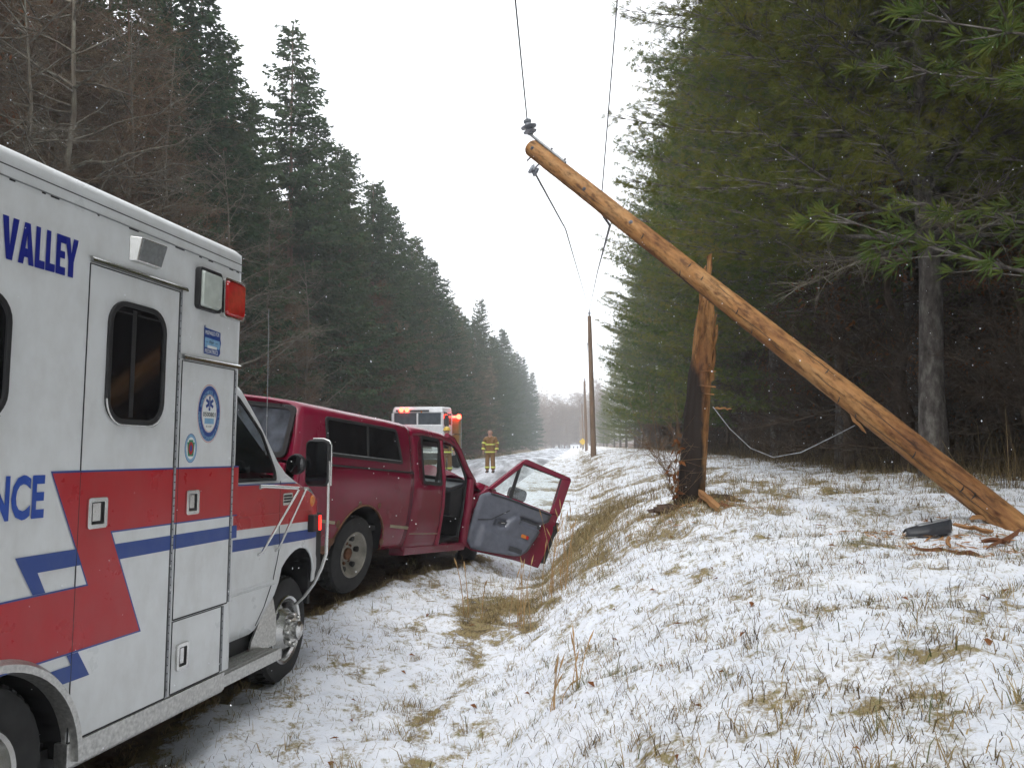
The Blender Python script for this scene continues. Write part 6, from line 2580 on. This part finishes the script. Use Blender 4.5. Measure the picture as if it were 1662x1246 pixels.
def pine_mesh(name, seed, H=20.0, Lmax=4.2, z0=3.0, needles=13, nl=.14, nw=.013, dens=1.0, gap=.75, nb=6, tr=.22):
    rng = np.random.default_rng(seed)
    tm, path = trunk_mb(H, tr, rng, .10, 12)
    tp0, tp1, tr0, tr1 = [], [], [], []
    tuft, tdir = [], []
    z = z0
    while z < H - .2:
        f = 1 - (z - z0) / (H - z0)
        L0 = Lmax * min(1, .25 + f * 1.6) * min(1, f * 2.2 + .08) ** .7
        az0 = rng.uniform(0, 6.28)
        for b in range(nb):
            az = az0 + 2 * np.pi * (b + rng.uniform(-.3, .3)) / nb
            zb = z + rng.uniform(-.12, .12)
            L = L0 * rng.uniform(.55, 1.15)
            out = np.array([np.cos(az), np.sin(az), 0])
            sidev = np.array([-out[1], out[0], 0])
            n = max(4, int(L / .3))
            t = np.linspace(0, 1, n + 1)
            e0 = rng.uniform(-.10, .18) + .35 * (1 - f)
            P = axis_at(path, np.array([zb]))[0] + out[None] * (L * t)[:, None] + sidev[None] * (rng.normal(0, .10) * L * t ** 2)[:, None]
            P[:, 2] += L * (e0 * t - .10 * t ** 2 * f + .16 * t ** 3)
            tp0.append(P[:-1])
            tp1.append(P[1:])
            rr = .035 * (L / 4) * (1 - t) + .006
            tr0.append(rr[:-1])
            tr1.append(rr[1:])
            for i in range(1, n + 1):
                if t[i] < .22 + .18 * f:
                    continue
                for q in range(int(round(2 * dens)) if i < n else 3):
                    sg = 1 if q % 2 == 0 else -1
                    bl = (.30 + .55 * (1 - t[i]) * L / 3) * rng.uniform(.6, 1.2)
                    dv = out * rng.uniform(.5, 1.1) + sidev * sg * rng.uniform(.3, .95)
                    dv[2] = rng.uniform(-.05, .38)
                    if i == n:
                        dv = out + sidev * (q - 1) * .5 + np.array([0, 0, .25])
                        bl = .30
                    dv /= np.linalg.norm(dv)
                    e = P[i] + dv * bl
                    tp0.append(P[i][None])
                    tp1.append(e[None])
                    tr0.append(np.array([.008]))
                    tr1.append(np.array([.004]))
                    ns = max(2, int(bl / .14))
                    for s in range(ns):
                        c = P[i] + dv * bl * (s + 1) / ns
                        d2 = dv + rng.normal(0, .35, 3) + np.array([0, 0, .15])
                        tuft.append(c + rng.normal(0, .04, 3))
                        tdir.append(d2 / np.linalg.norm(d2))
        z += gap * rng.uniform(.7, 1.25) * (.7 + .4 * f)
    for s in range(10):
        tuft.append(np.array([path[-1][0], path[-1][1], H - .05 * s]))
        tdir.append(np.array([rng.normal(0, .3), rng.normal(0, .3), 1.0]))
    tuft, tdir = np.array(tuft), np.array(tdir)
    N = len(tuft)
    base = np.repeat(tuft, needles, 0)
    dv = np.repeat(tdir, needles, 0)
    sp = rng.normal(0, 1, dv.shape)
    d = dv + sp * .52
    d /= np.linalg.norm(d, axis=1, keepdims=True)
    d[:, 2] -= .12
    ln = nl * rng.uniform(.7, 1.15, len(d))
    kt = kites(base, base + d * ln[:, None], nw, rng, .55)
    tw = prisms(np.concatenate(tp0), np.concatenate(tp1), np.concatenate(tr0), np.concatenate(tr1))
    return tm, tw, kt


def bare_mesh(name, seed, H=13.0, Lmax=2.6, z0=1.0, nbr=110, fine=9, up=.35, leaves=0, thick=1.0):
    rng = np.random.default_rng(seed)
    tm, path = trunk_mb(H, .12, rng, .25, 9)
    p0, p1, r0, r1 = [], [], [], []
    l0, l1, lw = [], [], []
    for b in range(nbr):
        t_ = rng.uniform(0, 1) ** .9
        zb = z0 + (H - z0) * t_ * .97
        f = 1 - t_
        L = Lmax * (.25 + .85 * f) * rng.uniform(.5, 1.15)
        az = rng.uniform(0, 6.28)
        out = np.array([np.cos(az), np.sin(az), 0])
        n = max(4, int(L / .35))
        t = np.linspace(0, 1, n + 1)
        P = axis_at(path, np.array([zb]))[0] + out[None] * (L * t)[:, None]
        P[:, 2] += L * (rng.uniform(-.15, up + .25) * t + rng.uniform(-.15, .25) * t ** 2)
        P += rng.normal(0, .03, P.shape) * (t[:, None] > .01)
        p0.append(P[:-1])
        p1.append(P[1:])
        rr = thick * .020 * (L / 2.5) * (1 - t) + .0035 * thick
        r0.append(rr[:-1])
        r1.append(rr[1:])
        side_ = np.array([-out[1], out[0], 0])
        m = int(fine * L)
        tt = rng.uniform(.15, 1, m)
        base = np.stack([np.interp(tt, t, P[:, k]) for k in range(3)], 1)
        dv = out[None] * rng.uniform(.3, 1, m)[:, None] + side_[None] * rng.normal(0, .9, m)[:, None]
        dv[:, 2] += rng.normal(.15, .45, m)
        dv /= np.linalg.norm(dv, axis=1, keepdims=True)
        ln = rng.uniform(.20, .75, m) * (1.15 - tt * .6)
        e = base + dv * ln[:, None]
        p0.append(base)
        p1.append(e)
        r0.append(np.full(m, .0070))
        r1.append(np.full(m, .0030))
        for rep in range(3):
            tb = rng.uniform(.25, 1, m)
            b2 = base + (e - base) * tb[:, None]
            d2 = dv + rng.normal(0, .7, (m, 3))
            e2 = b2 + d2 * (rng.uniform(.10, .30, m))[:, None]
            p0.append(b2)
            p1.append(e2)
            r0.append(np.full(m, .0045))
            r1.append(np.full(m, .0022))
        if leaves and rng.uniform() < leaves:
            q = rng.integers(20, 60)
            c = base[rng.integers(0, max(1, m), q)] + rng.normal(0, .16, (q, 3)) if m > 0 else base
            l0.append(c)
            dd_ = rng.normal(0, 1, c.shape)
            dd_[:, 2] -= .8
            l1.append(c + dd_ * .055)
            lw.append(np.full(len(c), .05))
    tw = prisms(np.concatenate(p0), np.concatenate(p1), np.concatenate(r0), np.concatenate(r1))
    lf = kites(np.concatenate(l0), np.concatenate(l1), np.concatenate(lw), rng) if l0 else None
    return tm, tw, lf


ORIG = {}


def make_tree(key, name, parts, bark, twigmat, crown_name, leafmat, limb_name='branches'):
    tm, tw, kt = parts
    root = thing(name, (0, 0, 0))
    tm.build('trunk', bark, root, smooth=60)
    np_mesh(limb_name, tw[0], tw[1], twigmat, root)
    if kt is not None:
        np_mesh(crown_name, kt[0], kt[1], leafmat, root)
    ORIG[key] = [root, False]


make_tree('spruceA', 'spruce_tree', spruce_mesh('a', 1, 18, 3.2, gap=.36, nb=9), M['sprucebark'], M['sprucebark'], 'crown', M['spruce'])
make_tree('spruceB', 'spruce_tree', spruce_mesh('b', 2, 18, 2.9, gap=.38, nb=9), M['sprucebark'], M['sprucebark'], 'crown', M['spruce'])
make_tree('spruceC', 'spruce_tree', spruce_mesh('c', 3, 18, 3.6, gap=.42, nb=8), M['sprucebark'], M['sprucebark'], 'crown', M['spruce'])
make_tree('pineA', 'pine_tree', pine_mesh('a', 11, 20, 4.3, 1.3, needles=16, nl=.16, nw=.014, dens=1.3, gap=.62), M['pinebark'], M['pinebark'], 'crown', M['pine'])
make_tree('pineB', 'pine_tree', pine_mesh('b', 12, 20, 3.9, 1.8, needles=16, nl=.16, nw=.014, dens=1.3, gap=.68), M['pinebark'], M['pinebark'], 'crown', M['pine'])
make_tree('pineN', 'pine_tree', pine_mesh('n', 13, 17, 3.5, 3.3, needles=50, nl=.112, nw=.0038, dens=2.4, gap=.44, nb=10, tr=.165), M['pinebark'], M['pinebark'], 'crown', M['pinenear'])
make_tree('pineM', 'pine_tree', pine_mesh('m', 14, 18, 4.0, 3.5, needles=34, nl=.14, nw=.0046, dens=1.8, gap=.52, nb=8, tr=.15), M['pinebark'], M['pinebark'], 'crown', M['pine'])
make_tree('bareA', 'bare_tree', bare_mesh('a', 21, 13, 2.8, .8, 180, fine=12, leaves=.30), M['sprucebark'], M['twig'], 'withered_leaves', M['oakleaf'])
make_tree('bareB', 'bare_tree', bare_mesh('b', 22, 11, 2.4, .6, 180, fine=12, up=.5, leaves=.18), M['twig'], M['twig'], 'withered_leaves', M['oakleaf'])
make_tree('bareC', 'bare_tree', bare_mesh('c', 23, 15, 3.0, 1.0, 180, fine=12, up=.1), M['sprucebark'], M['twig'], 'withered_leaves', M['oakleaf'])
make_tree('bareD', 'bare_tree', bare_mesh('f', 26, 12, 3.6, 1.2, 60, fine=7, up=.55, thick=2.0), M['deadtwig'], M['deadtwig'], 'withered_leaves', M['oakleaf'])
make_tree('shrubA', 'bare_shrub', bare_mesh('d', 24, 4.2, 1.9, .15, 60, fine=10, up=.7, leaves=.05), M['brush'], M['brush'], 'withered_leaves', M['oakleaf'])
make_tree('shrubB', 'bare_shrub', bare_mesh('e', 25, 3.0, 1.6, .1, 60, fine=12, up=.6, leaves=.12), M['brush'], M['brush'], 'withered_leaves', M['oakleaf'])


def plant(key, u, d, scale, rz, label, cat, group=None, sz=None, lean=0.0):
    root, used = ORIG[key]
    o = root if not used else copy_tree(root)
    ORIG[key][1] = True
    X = u + ROAD_DIR * d
    o.location = (X, d, float(base_h(np.array([X]), np.array([d]))[0]) - .05)
    o.rotation_euler = (lean, 0, rz)
    o.scale = (scale, scale, sz or scale)
    return tag(o, label, cat, group)


rt = random.Random(77)
LS = 'dark green spruce with drooping boughs in the row across the road'
GS = 'spruces in the row across the road'
LP_ = 'dense dark green white pine in the wood on the pole side of the road'
GP = 'white pines in the wood beside the pole line'
LB = 'bare brown tree with fine tangled twigs, in front of the spruces across the road'
GB = 'bare trees along the edge of the spruces'
# front row across the road: bare trees near, spruces farther on
for k in range(62):
    d = 13.2 * (105 / 13.2) ** (k / 61)
    u = -11.3 - (1.5 if k % 2 else 0) + rt.uniform(-.5, .4)
    plant(rt.choice(['bareA', 'bareB', 'bareC']), u, d, (1.08 if k % 2 else .82) * rt.uniform(.88, 1.12) * (1 if d < 27 else .62 if d < 42 else .88), rt.uniform(0, 6.28), LB, 'tree', GB)
for d, u in ((14.5, -10.4), (17.3, -10.2), (20.2, -10.1), (23.4, -10.3), (26.8, -10.0), (30, -10.2), (34.5, -10.0), (38.5, -10.3), (43, -10.0), (48, -10.3), (54, -10.2), (61, -10.3), (69, -10.0), (78, -10.4), (88, -10.2), (100, -10.2)):
    plant(rt.choice(['shrubA', 'shrubB']), u, d, rt.uniform(.8, 1.25), rt.uniform(0, 6.28), 'leafless brown shrub on the far verge at the foot of the spruces', 'shrub', 'bare shrubs on the far verge')
for d, u, s in ((13.8, -10.9, 1.0), (15.2, -10.6, .9), (17.0, -10.9, 1.1), (19.0, -10.6, .95), (21.5, -10.8, 1.0), (24.5, -10.7, .85), (28.5, -10.8, .8), (32, -10.7, .7)):
    plant('bareD', u, d, s, rt.uniform(0, 6.28), 'lichen grey leafless tree with forked limbs, leaning out of the wood across the road', 'tree', 'forked leafless trees across the road')
# the tall spruce that stands clear of the others
plant('spruceC', -12.6, 35.5, 1.03, 2.0, 'tall spruce standing clear of its neighbours, its spire alone against the white sky', 'tree', GS, 1.10)
for d, u, h in ((15, -15.5, 18), (18, -14.6, 18), (20.5, -14.8, 18.5), (22.5, -13.2, 17.5), (25, -12.5, 17.5), (27, -12.5, 16.6), (29, -12.6, 15.8), (31, -12.6, 14.6), (33, -14.5, 14.5), (38.5, -12.2, 16.6), (41.5, -12.0, 16.4), (44.5, -12.3, 17.2), (47.5, -12.0, 16.6), (50.5, -12.4, 17.2), (54, -12.1, 17), (57, -12.4, 16.6), (60, -12.1, 16.4), (63, -12.3, 17.0), (66.5, -12.1, 16.4), (70, -12.3, 16.8), (74, -12.1, 16.2), (78, -12.3, 15.2), (82, -12.2, 15.2), (86, -12.3, 14.8), (91, -12.1, 15.2), (97, -12.3, 16), (103, -12.0, 19.5), (109, -12.3, 17), (115, -12.0, 16.5), (122, -12.2, 17.2), (130, -12.0, 19.5), (141, -12.2, 20.5), (153, -12.0, 18), (166, -12.2, 20), (180, -11.8, 20.5), (196, -12, 19), (214, -11.4, 20)):
    sc_ = h / 18
    plant(rt.choice(['spruceA', 'spruceB', 'spruceC']), u + rt.uniform(-.25, .25), d, sc_ * rt.uniform(.95, 1.1), rt.uniform(0, 6.28), LS, 'tree', GS, sc_)
for k, d in enumerate(np.linspace(36, 130, 34)):
    sc_ = rt.uniform(.80, .95)
    plant(rt.choice(['spruceA', 'spruceB', 'spruceC']), -15.4 + rt.uniform(-.8, .8), d, sc_ * 1.1, rt.uniform(0, 6.28), LS, 'tree', GS, sc_)
for k, d in enumerate(np.linspace(15, 150, 40)):
    sc_ = rt.uniform(.88, 1.06) * (1.0 if d < 60 else .9)
    plant(rt.choice(['spruceA', 'spruceB', 'spruceC']), -19.5 + rt.uniform(-1.2, 1.2) - (2 if k % 2 else 0), d, sc_, rt.uniform(0, 6.28), LS, 'tree', GS)
for k, d in enumerate(np.linspace(16, 70, 16)):
    plant(rt.choice(['spruceA', 'spruceB', 'spruceC']), -25.5 + rt.uniform(-1.5, 1.5), d, rt.uniform(.9, 1.05), rt.uniform(0, 6.28), LS, 'tree', GS)
rt.seed(15)
# the same woods go on behind the camera and shade the road
for k, d in enumerate(np.linspace(-42, 11, 16)):
    plant(rt.choice(['spruceA', 'spruceB']), -13.5 - 3 * (k % 2), d, 1.0, rt.uniform(0, 6.28), LS, 'tree', GS)
for k, d in enumerate(np.linspace(-40, 5.0, 15)):
    plant('pineA' if k % 3 else 'pineB', 6.4 + 3.0 * (k % 2), d, 1.0, rt.uniform(0, 6.28), LP_, 'tree', GP)
# pine side
rt.seed(404)
plant('pineN', 4.7, 10.8, 1.0, .6, 'nearest white pine, thick scaly trunk behind the fallen pole and yellow green needles overhead', 'tree', GP)
plant('pineM', 5.6, 13.4, 1.0, 2.1, 'white pine with a dark trunk just behind the thick trunked one', 'tree', GP)
plant('pineN', 6.9, 8.6, 1.0, 4.0, 'white pine just outside the right edge, its yellow green boughs hanging into the picture', 'tree', GP)
for d, u, s, k in ((15.5, 8.0, 1.0, 'pineM'), (17.5, 5.9, 1.0, 'pineM'), (20.5, 7.2, 1.05, 'pineA'), (23, 5.6, .95, 'pineM'), (26.5, 6.6, 1.05, 'pineA'), (30, 6.2, 1.05, 'pineB'), (33.5, 7.0, 1.1, 'pineA'), (37, 6.4, 1.05, 'pineB'), (41, 7.0, 1.12, 'pineA'), (46, 6.6, 1.05, 'pineB'), (51, 7.0, 1.1, 'pineA'), (56, 6.6, 1.0, 'pineB'), (62, 6.8, 1.05, 'pineA'), (68, 6.4, .95, 'pineB'), (75, 6.6, .9, 'pineA'), (83, 6.2, .85, 'pineB'), (92, 6.4, .8, 'pineA'), (102, 6.0, .7, 'pineB'), (115, 6.2, .65, 'pineA'), (130, 6.0, .6, 'pineB'), (150, 5.6, .5, 'pineA'), (172, 5.4, .5, 'pineB')):
    plant(k, u + rt.uniform(-.25, .25), d, s, rt.uniform(0, 6.28), LP_, 'tree', GP)
for k, d in enumerate(np.linspace(10, 60, 18)):
    plant(rt.choice(['pineA', 'pineB', 'pineA']), 11.0 + rt.uniform(-1, 1) + (2.4 if k % 2 else 0), d, rt.uniform(.9, 1.1), rt.uniform(0, 6.28), LP_, 'tree', GP)
for k, d in enumerate(np.linspace(12, 55, 14)):
    plant(rt.choice(['pineA', 'pineB', 'spruceA']), 17.5 + rt.uniform(-2, 2), d, rt.uniform(.9, 1.1), rt.uniform(0, 6.28), LP_, 'tree', GP)
for k in range(150):
    d = 9.3 * (70 / 9.3) ** (k / 149)
    plant(rt.choice(['shrubA', 'shrubB', 'shrubA']), 5.9 + rt.uniform(-.7, 4.6), d, rt.uniform(.45, 1.15), rt.uniform(0, 6.28), 'leafless dark shrub under the pines behind the fallen pole', 'shrub', 'bare shrubs under the pines')
# young trees far down the road, grey in the falling snow
for k in range(70):
    u = -14 + 26 * ((k * 27) % 70) / 70
    d = 250 + rt.uniform(0, 70)
    plant(rt.choice(['bareA', 'bareB', 'bareC']), u - 2, d, rt.uniform(1.0, 1.6), rt.uniform(0, 6.28), 'grey leafless tree closing the far end of the road in the haze', 'tree', 'leafless trees at the far end of the road')
for key, (root, used) in ORIG.items():
    if not used:
        for ch in list(root.children):
            bpy.data.objects.remove(ch)
        bpy.data.objects.remove(root)

# dead lichened limbs of the near pine, low on the trunk
def limb(name, pts, r, label, seed, mat='deadtwig', leaves=False, cat='branch'):
    rng = np.random.default_rng(seed)
    P = np.array([tuple(p) for p in pts])
    t = np.linspace(0, 1, len(P))
    tt = np.linspace(0, 1, 16)
    Q = np.stack([np.interp(tt, t, P[:, k]) for k in range(3)], 1) + rng.normal(0, .012, (16, 3)) * (tt[:, None] > 0)
    rr = r * (1 - tt * .85)
    p0, p1, r0, r1 = [Q[:-1]], [Q[1:]], [rr[:-1]], [rr[1:]]
    m = 46
    s = rng.uniform(.12, 1, m)
    b = np.stack([np.interp(s, tt, Q[:, k]) for k in range(3)], 1)
    ax_ = (P[-1] - P[0]) / np.linalg.norm(P[-1] - P[0])
    dv = ax_[None] * rng.uniform(.3, 1, m)[:, None] + rng.normal(0, .55, (m, 3))
    ln = rng.uniform(.08, .45, m)
    e = b + dv * ln[:, None]
    p0.append(b)
    p1.append(e)
    r0.append(np.full(m, r * .28))
    r1.append(np.full(m, r * .10))
    for q in range(2):
        b2 = b + (e - b) * rng.uniform(.3, 1, m)[:, None]
        e2 = b2 + (dv + rng.normal(0, .6, (m, 3))) * rng.uniform(.04, .2, m)[:, None]
        p0.append(b2)
        p1.append(e2)
        r0.append(np.full(m, r * .16))
        r1.append(np.full(m, r * .07))
    tw = prisms(np.concatenate(p0), np.concatenate(p1), np.concatenate(r0), np.concatenate(r1), 4)
    o0 = P[0].copy()
    o = np_mesh(name, tw[0] - o0, tw[1], M[mat])
    o.location = tuple(o0)
    tag(o, label, cat)
    if leaves:
        c = b[rng.integers(0, m, 40)] + rng.normal(0, .03, (40, 3))
        d = rng.normal(0, 1, c.shape)
        d[:, 2] -= 1
        k = kites(c - o0, c - o0 + d * .035, .035, rng)
        np_mesh('withered_leaves', k[0], k[1], M['oakleaf'], o)
    return o


limb('dead_branch', [at(1560, 380, 9.4), at(1500, 352, 9.0), at(1640, 300, 8.4)], .022, 'pale lichened dead branch sweeping up across the near pine, above the fallen pole', 1)
limb('dead_branch', [at(1490, 350, 9.6), at(1590, 372, 8.8), at(1700, 318, 8.0)], .024, 'dead lichened branch forking out of the near pine toward the edge of the wood', 2)
limb('dead_branch', [at(1480, 410, 10.2), at(1400, 425, 9.9), at(1290, 470, 9.6)], .020, 'dead grey branch drooping from the near pine behind the leaning pole', 3)
limb('dead_branch', [at(1480, 420, 10.4), at(1390, 420, 10.4), at(1300, 425, 10.2)], .018, 'straight dead branch with pale lichen, level with the top of the stump', 4)
limb('sapling', [Vector((B_.x - .17, B_.y - .12, gz(B_.x - .17, B_.y - .12))), at(1085, 770, 8.4), at(1050, 715, 8.4)], .011, 'thin leafless sapling leaning away from the foot of the stump', 5, 'twig', False, 'sapling')
limb('sapling', [Vector((B_.x - .15, B_.y - .20, gz(B_.x - .15, B_.y - .20))), at(1098, 770, 8.35), at(1100, 705, 8.3)], .009, 'small sapling with withered orange leaves hugging the left face of the stump', 6, 'twig', True, 'sapling')

# ================================================================== AIR
mz = bpy.data.materials.new('snowy_air')
mz.use_nodes = True
nt = mz.node_tree
for n_ in list(nt.nodes):
    nt.nodes.remove(n_)
oo = nt.nodes.new('ShaderNodeOutputMaterial')
pv = nt.nodes.new('ShaderNodeVolumePrincipled')
pv.inputs['Color'].default_value = (.93, .95, .97, 1)
pv.inputs['Density'].default_value = HAZE
pv.inputs['Anisotropy'].default_value = .2
nt.links.new(pv.outputs[0], oo.inputs['Volume'])
mb = MB()
mb.box(-210, 290, -62, 905, -6, 27)
hz = mb.build('haze', mz)
tag(hz, 'pale snowy air that greys the far end of the road', 'haze', kind='stuff')
